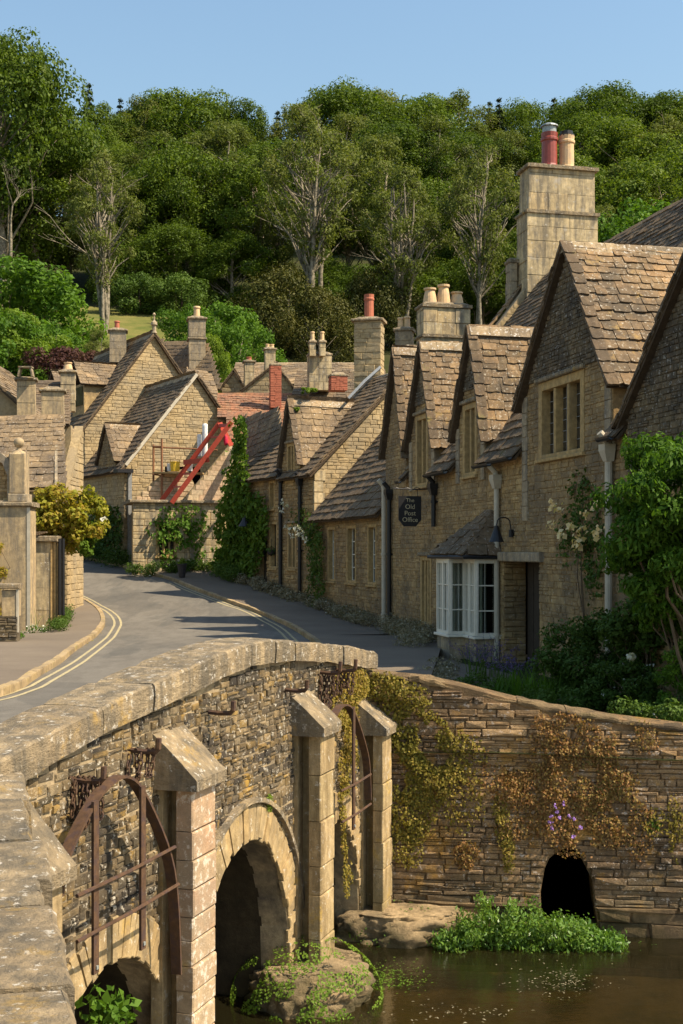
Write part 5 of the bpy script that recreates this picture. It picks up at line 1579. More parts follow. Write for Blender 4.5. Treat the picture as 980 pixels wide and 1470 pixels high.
# ================================================================ left side: tiled building, piers, chimneys
lb = thing("tiled_building", at(40, 800, 42), "building at left with broad stone tiled roof facing us above the climbing plant", "building")
la = [at(-70, 705, 41.5), at(94, 700, 41.5), at(92, 603, 44.2), at(-70, 601, 44.2)]
pf = plane3(la[0], la[1], la[3]); 
lr = roof_plane(lb, pf, [inpl(pf, q) for q in la], M['tile_far'], M['roof_base'], h0=.34, h1=.2, wd=(.3, .65), thick=.06, limit=300, minpx=7)
lfr = Fr((la[0].x, la[0].y, 0), (1, 0, 0))
ridge_stones(lr, la[3] + Vector((0, 0, .03)), la[2] + Vector((0, 0, .03)), .2)
# strip of roof beyond the parapet on its right edge
L2 = [at(81, 730, 41.0), at(97, 730, 41.3), at(96, 606, 44.3), at(82, 604, 44.0)]
mb = MB(); a, b = at(80.5, 705, 41.3), at(81, 604, 44.1); mb.strip([a, b], Vector((1, 0, 0)), .09, .12); mb.build("parapet", M['ashlar_grey'], lb)
bwx = [at(-70, 700, 41.8), at(96, 700, 41.8)]
bf = Fr((bwx[0].x, bwx[0].y, 0), (1, 0, 0)); L = (bwx[1] - bwx[0]).length
masonry("wall", lb, bf, rect(0, L, 2.2, la[0].z), [], M['rubble_pale'], M['mortar_pale'], (.14, .2), (.2, .5), .016, .02, .4, 60, minpx=7)
sf = Fr(bf.p(L, 0, 0), (0, 1, 0)); masonry("side_wall", lb, sf, [(0, 2.2), (2.6, 2.2), (2.6, 9.0), (0, 6.6)], [], M['rubble_pale'], M['mortar_pale'], (.2, .3), (.4, .8), .016, .02, .3, 30, minpx=9)
# left gable behind with verge, chimneys
lg = thing("left_gable_house", at(-20, 600, 47), "rendered gable with stone tile edge behind the tiled roof at far left", "house")
ga = Fr((at(-160, 700, 47).x, 47, 0), (1, 0, 0)); 
gx = lambda px, py: ga.px(px, py)
gp = [gx(-160, 700), gx(52, 700), gx(52, 600), gx(-10, 543), gx(-80, 485), gx(-160, 550)]
poly_slab(ga, gp, [], .3).build("wall", M['mortar_pale'], lg)
A_, B_ = ga.p(*gx(50, 600)), ga.p(*gx(-80, 485)); A2 = A_ + Vector((-.3 * 0, 9, 0)); B2_ = B_ + Vector((0, 9, 0))
pf = plane3(A_ + Vector((0, -.2, 0)), A2, B_ + Vector((0, -.2, 0))); roof_plane(lg, pf, [inpl(pf, q) for q in (A_ + Vector((0, -.2, 0)), A2, B2_, B_ + Vector((0, -.2, 0)))], M['tile_far'], M['roof_base'], h0=.3, h1=.2, wd=(.3, .6), limit=60)
verge(lg, A_, B_, Vector((0, -1, 0)), M['tile_far'], w_=.3)
fr2 = [at(-60, 610, 50), at(100, 610, 50), at(100, 556, 54), at(-60, 546, 54)]
rb = thing("rear_tiled_roof_house", at(60, 640, 51), "dark tiled roof behind the two square chimneys at the left", "house")
pf = plane3(fr2[0], fr2[1], fr2[3]); roof_plane(rb, pf, [inpl(pf, q) for q in fr2], M['tile_dark'], M['roof_base'], h0=.3, h1=.2, wd=(.35, .65), limit=100, minpx=7)
poly_slab(Fr((fr2[0].x, 50.2, 0), (1, 0, 0)), rect(0, (fr2[1] - fr2[0]).length, 4, fr2[0].z), [], .3).build("wall", M['mortar_pale'], rb)
s = stack(lg, 37, 546, 600, 26, 46.5, M['render'], [], dep=.5, bl=((.5, .9), (.6, .9)))
c = at(37, 541, 46.3)
for dx in (-.24, .24): 
    mb = MB(); mb.strip([c + Vector((dx * 1.1, 0, 0)), c + Vector((dx * .8, 0, .32))], Vector((0, -1, 0)), .3, .06); mb.build("cowl_leg", M['coping'], s)
mb = MB(); mb.box(Matrix.Translation(c + Vector((0, 0, .35))) @ Matrix.Diagonal((.5, .34, .05, 1))); mb.build("cowl_slab", M['coping'], s)
stack(lb, 75, 562, 608, 32, 44.6, M['render'], [], dep=.6, bl=((.6, .8), (.8, 1.2)))
stack(rb, 97, 535, 590, 21, 53, M['ashlar'], [(0, 12, 5.5, M['buff_clay'], 2)], bl=((.3, .5), (.3, .6)))

# near left pier with cap, pinnacle and ball
LP0 = onground(22, 906, .1)
pier = thing("rendered_pier", LP0, "tall weathered rendered pier with moulded cap and ball finial at the left", "pier")
pfm = Fr((at(-30, 900, LP0.y).x, LP0.y, 0), (1, .06, 0))
x0 = pfm.px(-30, 800)[0]; x1 = pfm.px(43, 800)[0]
zc1 = pfm.px(20, 727)[1]
ub(pfm, x0, x1, 2.0, zc1, -.9, 0, "shaft", M['render'], pier, .015)
ub(pfm, x1 - .09, x1 + .004, 2.1, zc1 - .02, .003, .014, "pale_edge", M['white_pipe'], pier)  # thin pale strip down the right edge of the shaft
ub(pfm, x0 - .08, x1 + .09, zc1, zc1 + .13, -.98, .1, "cap", M['coping'], pier, .03)
ub(pfm, pfm.px(11, 0)[0], pfm.px(39, 0)[0], zc1 + .13, zc1 + .36, -.7, .02, "plinth", M['ashlar_grey'], pier, .02)
ub(pfm, pfm.px(12, 0)[0], pfm.px(36, 0)[0], zc1 + .36, pfm.px(20, 650)[1], -.6, -.03, "pinnacle", M['render'], pier, .03)
mb = MB(); c = pfm.p(pfm.px(24, 0)[0], pfm.px(20, 650)[1], -.3)
mb.lathe(c, [(.22, 0), (.17, .05), (.07, .1), (.06, .17), (.09, .19), (.13, .24), (.155, .31), (.13, .39), (.07, .44), (.01, .46)], 14); mb.build("ball_finial", M['render'], pier, smooth=True)
# arched stone panel left of the pinnacle
mb = MB(); hl = []
ax0, ax1 = pfm.px(-60, 0)[0], pfm.px(12, 0)[0]; az0 = zc1 + .13; az1 = pfm.px(0, 655)[1]
hx = [(ax0 + .2, az0 + .05), (pfm.px(9, 0)[0], az0 + .05), (pfm.px(9, 0)[0], az0 + .75), (pfm.px(2, 0)[0], az0 + 1.1), (pfm.px(-25, 0)[0], az0 + 1.35), (ax0 + .2, az0 + .9)]
poly_slab(pfm.off(-.1), [(ax0, az0), (ax1, az0), (ax1, az1 - .1), (pfm.px(0, 0)[0], az1 + .1), (ax0, az1 + .4)], [hx], .3).build("arched_panel", M['ashlar_grey'], pier)
masonry("infill", pier, pfm.off(-.3), rect(ax0 + .1, ax1 - .02, az0, az1), [], M['rubble_wall'], M['mortar_wall'], (.1, .16), (.15, .3), .014, .02, .2, 40)
# second buff pier, nearer the road
P2 = onground(66, 903, .1); P2.y += .6
pier2 = thing("buff_stone_pier", P2, "buff dressed stone pier with moulded corner beside black downpipes at left", "pier")
pf2 = Fr((at(50, 900, P2.y).x, P2.y, 0), (1, .1, 0)); y0_ = pf2.px(50, 0)[0]; y1_ = pf2.px(80, 0)[0]; zt2 = pf2.px(60, 778)[1]
masonry("shaft", pier2, pf2, rect(y0_, y1_ - .15, 2.1, zt2), [], M['ashlar'], M['dressing'], (.5, .8), (.6, .8), .006, .008, .7, 20, kind="slab", piece="block")
mb = MB()
for i, (a, n_) in enumerate(((.15, .03), (.1, -.02), (.05, .04), (.0, -.03))): mb.fbox(pf2, y1_ - a + .002, y1_ - a + .048, 2.1, zt2 - .003 * i, -.68, n_)
mb.build("moulding", M['dressing'], pier2)
ub(pf2, y0_ - .05, y1_ + .08, zt2, zt2 + .18, -.8, .12, "cap", M['coping'], pier2, .03)
for px_, r in ((46.5, .075), (86, .06), (91, .045)):
    x = pf2.px(px_, 0)[0]; mb = MB(); mb.tube([pf2.p(x, 2.2 if px_ < 60 else 2.7, .05), pf2.p(x, zt2 + .1, .05)], r, 8); mb.build("downpipe", M['black'], pier2)
for k in range(5):
    ub(pf2, y0_ - .35 + k * .05, y0_ + .1 + k * .05, zt2 + .0 + k * .02 + .19, zt2 + .23 + k * .02, -.9 + .1 * k, .25 - .1 * k, "lean_tile", M['tile_dark'], pier2)
# low rubble wall at far left with white post
lw_ = thing("low_rubble_wall", onground(5, 915, .1), "low rubble wall and whitewashed stub at the far left edge", "wall")
q = onground(12, 922, .1); lwf = Fr((at(-60, 900, q.y).x, q.y, 0), (1, .12, 0))
masonry("wall", lw_, lwf, rect(0, lwf.px(25, 0)[0], 2.0, lwf.px(10, 885)[1]), [], M['rubble_dark'], M['mortar_dark'], (.07, .12), (.15, .4), .012, .04, .5, 100)
ub(lwf, lwf.px(2, 0)[0], lwf.px(26, 0)[0], lwf.px(10, 885)[1] + .002, lwf.px(10, 848)[1], -.5, 0, "stub", M['render'], lw_, .01)
ub(lwf, lwf.px(23, 0)[0], lwf.px(26.5, 0)[0], lwf.px(10, 908)[1], lwf.px(10, 846)[1], -.1, .015, "white_post", M['white_pipe'], lw_)
ub(lwf, lwf.px(-10, 0)[0], lwf.px(28, 0)[0], lwf.px(10, 845)[1], lwf.px(10, 838)[1], -.6, .08, "coping_slab", M['coping'], lw_, .02)

# ================================================================ rooftops in the middle distance
md = thing("pantiled_house", at(360, 600, 60), "house with red clay pantile roof between the ivy column and the tiled cottages", "house")
ra = [at(312, 600, 58), at(420, 604, 58), at(420, 566, 61), at(312, 566, 61)]
pf = plane3(ra[0], ra[1], ra[3]); roof_plane(md, pf, [inpl(pf, q) for q in ra], M['pantile'], M['roof_base'], h0=.34, h1=.3, wd=(.2, .26), thick=.07, limit=200, minpx=5)
ra2 = [at(325, 632, 56), at(425, 632, 56), at(425, 598, 57.5), at(325, 598, 57.5)]
pf = plane3(ra2[0], ra2[1], ra2[3]); roof_plane(md, pf, [inpl(pf, q) for q in ra2], M['pantile'], M['roof_base'], h0=.34, h1=.3, wd=(.2, .26), thick=.07, limit=200, minpx=5)
poly_slab(Fr((ra2[0].x, 56.2, 0), (1, 0, 0)), rect(0, (ra2[1] - ra2[0]).length, 4.5, ra2[0].z), [], .3).build("wall", M['mortar_pale'], md)
ridge_stones(md, ra[3], ra[2], .15, M['pantile']); ridge_stones(md, ra2[3], ra2[2], .15, M['pantile'])
stack(md, 396, 525, 585, 16, 59, M['terracotta'], [], bl=((.08, .085), (.2, .24)), dep=.5, cap=.02)
def cottage_behind(label, px0, px1, ye, yr, Y, mat, nm="distant_cottage", gy=None, hip=8):
    root = thing(nm, at((px0 + px1) / 2, ye + 20, Y), label, "house")
    r_ = [at(px0, ye, Y), at(px1, ye, Y), at(px1 - hip, yr, Y + 3), at(px0 + hip, yr, Y + 3)]
    pf = plane3(r_[0], r_[1], r_[3]); roof_plane(root, pf, [inpl(pf, q) for q in r_], mat, M['roof_base'], h0=.3, h1=.22, wd=(.35, .65), thick=.05, limit=120, minpx=6)
    L = (r_[1] - r_[0]).length
    f = Fr((r_[0].x, Y + .2, 0), (1, 0, 0)); masonry("wall", root, f, rect(.2, L - .2, r_[0].z - 5, r_[0].z), [], M['rubble_pale'], M['mortar_pale'], (.2, .3), (.3, .7), .02, .02, .3, 60, minpx=7)
    mb = MB(); a, b, c, d_ = r_[3], r_[2], Vector((r_[1].x, Y + 6, r_[1].z)), Vector((r_[0].x, Y + 6, r_[0].z)); mb.add([a, b, c, d_], [(0, 1, 2, 3)])
    mb.add([r_[1], c, b], [(0, 1, 2)]); mb.add([r_[0], d_, a], [(0, 2, 1)]); mb.build("back_roof", mat, root)
    ridge_stones(root, r_[3], r_[2], .16)
    return root
def gable_behind(root, px0, pxm, px1, ye, ya, Y, depth, mat='tile_far', wm='rubble_pale'):
    f = Fr((at(px0, ye, Y).x, Y, 0), (1, 0, 0)); um = f.px(pxm, ya)[0]; u1 = f.px(px1, ye)[0]; ze, za = f.px(px0, ye)[1], f.px(pxm, ya)[1]
    masonry("gable_wall", root, f, [(0, ze - 4), (u1, ze - 4), (u1, ze), (um, za), (0, ze)], [], M[wm], M['mortar_pale'], (.2, .3), (.3, .7), .02, .02, .3, 40, minpx=7)
    for A, B in ((f.p(0, ze, .15), f.p(um, za, .15)), (f.p(u1, ze, .15), f.p(um, za, .15))):
        bk = Vector((0, depth, 0)); s_ = A.x < B.x
        P = (A + bk, A, B, B + bk) if s_ else (A, A + bk, B + bk, B)
        pf = plane3(P[0], P[1], P[3]); roof_plane(root, pf, [inpl(pf, q) for q in P], M[mat], M['roof_base'], h0=.3, h1=.22, wd=(.35, .65), thick=.07, limit=30, minpx=6)
c1 = cottage_behind("far cottage with long low tiled roof behind the red brick chimney", 330, 520, 552, 522, 74, M['tile_far'])
stack(c1, 388, 502, 535, 15, 73, M['ashlar'], [(-.22, 6, 3, M['buff_clay'], 0), (.22, 6, 3, M['buff_clay'], 0)])
c2 = thing("distant_gable", at(390, 560, 66), "small far gable just behind the red brick chimney stack", "house")
gable_behind(c2, 345, 395, 425, 562, 522, 64, 7, 'tile_far')
c3 = thing("distant_gable", at(345, 560, 68), "whitewashed far gable end left of the two rooftop stacks", "house")
gable_behind(c3, 318, 335, 350, 555, 532, 66, 4, 'tile_far', 'rubble_pale')
stack(c3, 358, 520, 575, 14, 65, M['ashlar'], [(0, 5, 4, M['terracotta'], 0)])
c4 = cottage_behind("far tiled roof just left of the square rubble chimney", 418, 560, 575, 533, 60, M['tile_dark'])
s4 = stack(c4, 460, 510, 560, 33, 60, M['ashlar'], [], bl=((.3, .4), (.3, .6)), cap=.03, dep=.7)
for px_ in (449, 463):
    stack(c4, px_, 492, 511, 9, 59.7, M['ashlar'], [(0, 13, 3.2, M['buff_clay'], 0)], dep=.3, cap=.04)
stack(c4, 487, 540, 560, 24, 58, M['terracotta'], [], cap=.03, bl=((.08, .09), (.2, .25)))
# ================================================================ vegetation
NR = np.random.RandomState(3)
def leaf_mesh(name, P, Nn, size, asp, mat, droop=None, rnd=None):
    """P, Nn: (n,3) points and normals; each leaf is a folded four point blade"""
    n = len(P); P = np.asarray(P, float); Nn = np.asarray(Nn, float)
    Nn = Nn / (np.linalg.norm(Nn, axis=1, keepdims=True) + 1e-9)
    t = NR.normal(size=(n, 3))
    if droop is not None: t = t * (1 - abs(droop)) + np.array([0, 0, -1.0 if droop > 0 else 1.0]) * abs(droop) * 1.6
    t = t - Nn * np.sum(t * Nn, axis=1, keepdims=True); t /= (np.linalg.norm(t, axis=1, keepdims=True) + 1e-9)
    b = np.cross(Nn, t); s = size * NR.uniform(.6, 1.35, (n, 1))
    v = np.empty((n, 4, 3))
    v[:, 0] = P - t * s * .5
    v[:, 1] = P + b * s * asp * .5 + Nn * s * .12
    v[:, 2] = P + t * s * .5
    v[:, 3] = P - b * s * asp * .5 + Nn * s * .12
    me = bpy.data.meshes.new(name)
    me.vertices.add(n * 4); me.vertices.foreach_set("co", v.reshape(-1))
    me.loops.add(n * 4); me.loops.foreach_set("vertex_index", np.arange(n * 4, dtype=np.int32))
    me.polygons.add(n); me.polygons.foreach_set("loop_start", np.arange(0, n * 4, 4, dtype=np.int32))
    me.polygons.foreach_set("loop_total", np.full(n, 4, dtype=np.int32))
    me.update(calc_edges=True)
    a = me.attributes.new("rnd", 'FLOAT', 'FACE'); a.data.foreach_set("value", (NR.uniform(0, 1, n) if rnd is None else rnd).astype(np.float32))
    me.materials.append(mat)
    return me
def clumps(cs, rs, n_each, flat=.75, jit=.55, inner=.25):
    """leaves on the outside of small clumps; normals point out and up"""
    P = []; Q = []
    for c, r in zip(cs, rs):
        n = max(4, int(n_each * (r / np.mean(rs)) ** 2))
        d = NR.normal(size=(n, 3)); d /= np.linalg.norm(d, axis=1, keepdims=True)
        rad = (1 - inner * NR.uniform(0, 1, (n, 1)) ** 1.5) * r * (1 + .25 * np.sin(d[:, :1] * 5 + c[0]) * np.cos(d[:, 1:2] * 4 + c[1]))
        p = np.array(c) + d * rad * np.array([1, 1, flat])
        P.append(p); Q.append(d + NR.normal(size=(n, 3)) * jit + np.array([0, 0, .35]))
    return np.concatenate(P), np.concatenate(Q)
def limb_tube(mb, a, b, r0, r1, bend=.12, seg=6):
    a, b = Vector(a), Vector(b); L = (b - a).length; pts = []; rs = []
    o = Vector((NR.uniform(-1, 1), NR.uniform(-1, 1), NR.uniform(-.3, .6))) * L * bend; o2 = Vector((NR.uniform(-1, 1), NR.uniform(-1, 1), NR.uniform(-.5, .5))) * L * bend * .4
    for i in range(7):
        t = i / 6; pts.append(a.lerp(b, t) + o * math.sin(math.pi * t) + o2 * math.sin(3 * math.pi * t)); rs.append(r0 + (r1 - r0) * t)
    mb.tube(pts, rs, seg, cap=False)
    return pts
def tree_proto(name, kind, H, Rc, nc, n_each, ls, lmat, bmat, seed, trunk_frac=.3, flat=.8, open_=0.0, leaders=1, rk=.24):
    """returns (trunk mesh, crown mesh) for a tree of height H"""
    global NR
    NR = np.random.RandomState(seed)
    mb = MB()
    ch = H * (1 - trunk_frac); cz = H * trunk_frac + ch * .5
    cs = []; rs = []
    k = 0
    while len(cs) < nc:
        d = NR.normal(size=3); d /= np.linalg.norm(d); r = NR.uniform(.35, 1) ** .5
        z = cz + d[2] * r * ch * .5
        hh = (z - H * trunk_frac) / ch
        wid = Rc * (math.sin(math.pi * min(max(hh * .85 + .12, 0.02), .98)) ** .6)
        x, y = d[0] * r * wid, d[1] * r * wid
        rr = Rc * NR.uniform(rk * .7, rk * 1.35)
        if z + rr * .7 > H: z = H - rr * .7
        cs.append((x, y, z)); rs.append(rr)
    # trunk and leaders
    tr = H * .022 + .05
    mains = []
    for q in range(leaders):
        a = 2 * math.pi * q / leaders + .7
        top = (math.cos(a) * Rc * (.28 if leaders > 1 else .06), math.sin(a) * Rc * (.28 if leaders > 1 else .06), H * .86)
        p = limb_tube(mb, (math.cos(a) * .1 * (leaders > 1), math.sin(a) * .1 * (leaders > 1), -.6), top, tr * (1 if leaders == 1 else .7), tr * .15, .05, 8); mains.append(p)
    for i, c in enumerate(cs):
        if i % 2 == 0 or open_ > .3:
            m = mains[i % len(mains)]
            zt_ = max(c[2] - (abs(c[0]) + abs(c[1])) * .7 - .5, H * trunk_frac * .6)
            j = min(range(len(m)), key=lambda q: abs(m[q].z - zt_))
            limb_tube(mb, m[j], c, tr * .35 * (1 - .5 * c[2] / H), tr * .05, .12, 5)
            if open_ > 0:
                for _ in range(3):
                    e = np.array(c) + NR.normal(size=3) * rs[i] * .7; limb_tube(mb, c, e, tr * .05, .01, .15, 3)
    me_t = bpy.data.meshes.new(name + "_trunk"); me_t.from_pydata(mb.v, [], mb.f); me_t.materials.append(bmat); me_t.shade_smooth()
    P, Q = clumps(cs, rs, n_each, flat, .6, .35 + open_ * .5)
    if open_ > 0:
        keep = NR.uniform(size=len(P)) > open_ * .35; P, Q = P[keep], Q[keep]
    me_c = leaf_mesh(name + "_crown", P, Q, ls, .62, lmat)
    return me_t, me_c, H
def conifer_proto(name, H, R0, seed, lmat):
    global NR
    NR = np.random.RandomState(seed); mb = MB()
    limb_tube(mb, (0, 0, -.5), (0, 0, H), .22, .02, .01, 6)
    P = []; Q = []
    z = H * .12
    while z < H:
        r = R0 * (1 - z / H) ** .8 + .15; nb = max(4, int(9 * r / R0) + 3)
        for i in range(nb):
            a = NR.uniform(0, 6.28); L = r * NR.uniform(.75, 1.1); n = int(46 * L) + 6
            s = NR.uniform(.1, 1, (n, 1)); d = np.array([[math.cos(a), math.sin(a), -.28]])
            p = np.array([[0, 0, z]]) + d * s * L + NR.normal(size=(n, 3)) * np.array([.16, .16, .1]) * (1.1 - s) * 1.6
            P.append(p); Q.append(NR.normal(size=(n, 3)) * .5 + np.array([math.cos(a) * .4, math.sin(a) * .4, .8]))
        z += H * .045
    me_t = bpy.data.meshes.new(name + "_trunk"); me_t.from_pydata(mb.v, [], mb.f); me_t.materials.append(M['bark'])
    return me_t, leaf_mesh(name + "_crown", np.concatenate(P), np.concatenate(Q), .34, .5, lmat), H

PROTO = {
 'broad0': tree_proto("broad", 0, 16, 6.2, 70, 420, .27, M['leaf_wood'], M['bark'], 21),
 'broad1': tree_proto("broad", 0, 17, 5.6, 66, 420, .27, M['leaf_wood'], M['bark'], 22, .12),
 'broad2': tree_proto("broad", 0, 15, 6.4, 70, 420, .27, M['leaf_wood'], M['bark'], 23, .12),
 'olive0': tree_proto("olive", 0, 17, 5.6, 70, 330, .25, M['leaf_olive'], M['bark'], 24, .1, open_=.25, rk=.2),
 'olive1': tree_proto("olive", 0, 16, 5.2, 68, 320, .25, M['leaf_olive'], M['bark_pale'], 25, .12, open_=.3, leaders=2, rk=.2),
 'open0': tree_proto("open", 0, 18, 5.0, 60, 210, .26, M['leaf_olive'], M['bark_pale'], 26, .3, open_=.8, leaders=2, rk=.19),
 'open1': tree_proto("open", 0, 17, 4.4, 58, 200, .26, M['leaf_olive'], M['bark_pale'], 27, .25, open_=.8, leaders=4, rk=.19),
 'bush': tree_proto("bush", 0, 6, 4.2, 34, 330, .26, M['leaf_shrub'], M['twig'], 28, .02, rk=.25),
 'bright': tree_proto("bright", 0, 7, 4.2, 36, 330, .27, M['leaf_bright'], M['bark'], 29, .04, rk=.24),
 'fresh': tree_proto("fresh", 0, 7, 4.4, 36, 330, .27, M['leaf_fresh'], M['bark'], 30, .04, rk=.24),
 'copper': tree_proto("copper", 0, 6, 4.0, 30, 300, .26, M['leaf_copper'], M['bark'], 31, .05, rk=.25),
 'conifer': conifer_proto("conifer", 15, 2.6, 32, M['leaf_dark']),
 'yew': tree_proto("yew", 0, 9, 5.6, 60, 330, .24, M['leaf_yew'], M['bark'], 33, .02, flat=1.25, rk=.19),
}
def put_tree(kind, px, ytop, Y, label, group=None, sx=1.0, cat='tree', name=None, zbase=None, fixed_h=None):
    me_t, me_c, H = PROTO[kind]
    x = (px - HX) / FPX * Y; zb = hill(x, Y) if zbase is None else zbase
    zt_ = EYE.z + (HY - ytop) / FPX * Y
    h = max(zt_ - zb, 2.0) if fixed_h is None else fixed_h
    if fixed_h is not None: zb = zt_ - fixed_h
    nm = name or {'broad': 'broadleaf_tree', 'olive': 'ash_tree', 'open': 'thin_ash_tree', 'bush': 'shrub', 'bright': 'shrub', 'fresh': 'shrub', 'copper': 'copper_shrub', 'conifer': 'conifer_tree', 'yew': 'yew_tree'}[kind.rstrip('0123456789')]
    root = thing(nm, (x, Y, zb), label, cat, group)
    s = h / H; root.scale = (s * sx, s * sx, s); root.rotation_euler = (0, 0, RND.uniform(0, 6.28))
    for nme, me in (("trunk", me_t), ("crown", me_c)):
        o = bpy.data.objects.new(nme, me); COL.objects.link(o); o.parent = root
    return root
ORD = ["first", "second", "third", "fourth", "fifth", "sixth", "seventh", "eighth", "ninth", "tenth", "eleventh", "twelfth", "thirteenth", "fourteenth", "fifteenth", "sixteenth", "seventeenth", "eighteenth", "nineteenth", "twentieth", "twenty first", "twenty second", "twenty third", "twenty fourth"]
def row(rows, Y, what, grp, jit=4):
    rows = sorted(rows, key=lambda r: r[0])
    for i, r in enumerate(rows):
        kind, px, yt = r[1], r[0], r[2]; sx = r[3] if len(r) > 3 else 1.0; dy = r[4] if len(r) > 4 else RND.uniform(-jit, jit)
        adj = {'broad': 'dense green', 'olive': 'olive green', 'open': 'thin pale limbed', 'conifer': 'dark pointed', 'bush': 'dark leafy', 'fresh': 'fresh green', 'bright': 'bright green', 'yew': 'dark golden green', 'copper': 'dark copper'}[kind.rstrip('0123456789')]
        put_tree(kind, px, yt, Y + dy, f"{adj} tree {what}, {ORD[i]} from the left", grp, sx)
row([(-60, 'broad0', 150), (28, 'broad2', 128), (92, 'olive1', 152, .8), (127, 'conifer', 118, .8), (155, 'broad1', 150), (172, 'conifer', 140, .7), (205, 'olive0', 135), (232, 'broad0', 140), (270, 'broad2', 122, 1.1), (315, 'olive0', 140), (350, 'broad1', 145, .9), (372, 'conifer', 152, .7), (398, 'conifer', 158, .8), (440, 'olive0', 140, 1.1), (492, 'broad0', 122, 1.1), (545, 'olive0', 124, 1.1), (600, 'broad2', 130, 1.1), (655, 'olive0', 128, 1.1), (702, 'conifer', 145, .8), (716, 'conifer', 140, .8), (745, 'broad0', 148), (795, 'conifer', 140, .9), (815, 'broad1', 142, .8), (862, 'broad0', 128, 1.2)], 178, "on the skyline", "trees along the skyline")
row([(905, 'broad2', 126, 1.2), (950, 'broad1', 132, 1.1), (1000, 'broad0', 136, 1.2), (1050, 'broad1', 140, 1.2)], 177, "on the skyline right of the big chimney", "trees along the skyline")
row([(-30, 'broad1', 190, 1.1), (60, 'broad2', 205, 1.1), (120, 'olive0', 190, 1.0), (170, 'broad0', 205, 1.0), (225, 'olive1', 185, 1.1), (290, 'broad1', 190, 1.1), (330, 'olive0', 170, 1.1), (385, 'broad2', 195, 1.1), (440, 'broad1', 205, 1.2), (500, 'olive0', 160, 1.1), (560, 'broad0', 175, 1.1), (615, 'olive1', 165, 1.2), (665, 'broad2', 180, 1.1), (725, 'olive0', 185, 1.1), (780, 'broad1', 190, 1.1), (840, 'broad0', 165, 1.3), (900, 'broad2', 175, 1.3), (960, 'olive0', 165, 1.2), (1010, 'broad1', 165, 1.2)], 150, "halfway up the wooded hill", "trees halfway up the hill", 5)
row([(-40, 'broad2', 210, 1.2), (8, 'broad0', 48, .78, -8), (55, 'broad1', 160, 1.0, -4), (100, 'olive0', 215, 1.05), (150, 'open1', 215, .95, -8), (205, 'broad0', 250, 1.2), (262, 'broad2', 195, 1.0), (310, 'olive1', 175, 1.0), (362, 'broad1', 230, 1.1), (440, 'open0', 148, 1.05, -8), (400, 'olive0', 265, .9), (500, 'broad0', 250, 1.1, 4), (545, 'olive0', 185, .95, 2), (575, 'open1', 240, .9, -8), (630, 'broad2', 250, 1.1, 3), (665, 'broad1', 300, 1.0, -4), (700, 'open0', 205, .85, -6), (735, 'broad0', 270, 1.0), (800, 'broad1', 215, 1.1), (880, 'olive0', 235, 1.1, -2), (930, 'broad2', 215, 1.2), (985, 'broad1', 190, 1.1), (1040, 'broad0', 210, 1.1)], 124, "on the lower wooded slope", "trees on the lower slope", 4)
# understorey and garden trees just above the roofs
def sh_(kind, px, yt, Y, h, label, sx=1.0, cat='shrub', **k): return put_tree(kind, px, yt, Y, label, None, sx, cat, fixed_h=h, **k)
sh_('broad0', 250, 320, 118, 9, "dark bushy tree behind the long hedge above the meadow", 1.3, 'tree')
sh_('broad1', 340, 330, 116, 9, "dark bushy tree between the hedge and the golden yew", 1.3, 'tree')
sh_('broad2', 190, 330, 117, 9, "dark bushy tree just right of the pale leaning trunk above the meadow", 1.1, 'tree')
sh_('broad2', 610, 370, 114, 9, "dark bushy tree behind the three buff chimney pots", 1.3, 'tree')
sh_('broad0', 530, 385, 112, 8.5, "dark tree right behind the square rubble chimney", 1.2, 'tree')
sh_('broad1', 470, 360, 118, 9, "dark tree standing behind the golden yew", 1.2, 'tree')
sh_('broad2', 690, 350, 112, 9, "leafy tree just left of the big ashlar chimney", 1.1, 'tree')
sh_('broad1', 745, 330, 110, 9, "leafy tree directly behind the big ashlar chimney", 1.1, 'tree')
sh_('fresh', 905, 285, 106, 9, "rounded fresh green tree right of the big ashlar chimney", 1.1, 'tree')
sh_('fresh', 960, 300, 104, 9, "rounded fresh green tree above the dark roof at the right edge", 1.1, 'tree')
sh_('olive0', 860, 290, 108, 10, "olive tree between the big chimney and the rounded green trees", 1.0, 'tree')
sh_('bush', 200, 392, 112, 4.2, "left half of the long dark hedge above the meadow", 1.1, 'hedge')
sh_('bush', 258, 392, 112, 4.2, "right half of the long dark hedge above the meadow", 1.1, 'hedge')
sh_('yew', 408, 390, 100, 8.5, "large dark golden yew behind the pale double chimney", .95, 'tree')
sh_('yew', 540, 390, 102, 8, "dark yew behind the square rubble chimney and its red pot", .75, 'tree')
sh_('yew', 460, 425, 96, 6.5, "smaller yew at the right foot of the large golden yew", .9, 'tree')
sh_('fresh', 312, 434, 92, 6, "green rounded shrub right of the far chimney on the gable house", 1.0)
sh_('fresh', 272, 436, 94, 5, "green rounded shrub left of the far chimney on the gable house", .9)
sh_('fresh', 345, 455, 88, 5.5, "green shrub between the far chimney and the whitewashed gable", .9)
sh_('bright', 302, 480, 82, 5, "yellow green climbing shrub beside the far gable's right slope", .55)
sh_('fresh', 45, 395, 96, 8, "tall fresh green tree left of the meadow", 1.1, 'tree')
sh_('fresh', 5, 370, 94, 9, "fresh green tree at the left edge above the bright tree", 1.2, 'tree')
sh_('bright', 28, 446, 80, 5.5, "bright yellow green tree at the left edge above the rooftops", 1.0, 'tree')
sh_('fresh', 78, 462, 84, 4.2, "small green tree right of the bright yellow green tree", .95, 'tree')
sh_('olive1', 140, 470, 80, 4, "thin young tree at the foot of the meadow", .8, 'tree')
sh_('copper', 82, 500, 76, 4.0, "dark copper leaved shrub behind the square chimneys at left", 1.1)
sh_('copper', 125, 505, 75, 3.6, "dark copper leaved shrub left of the dormers", .9)
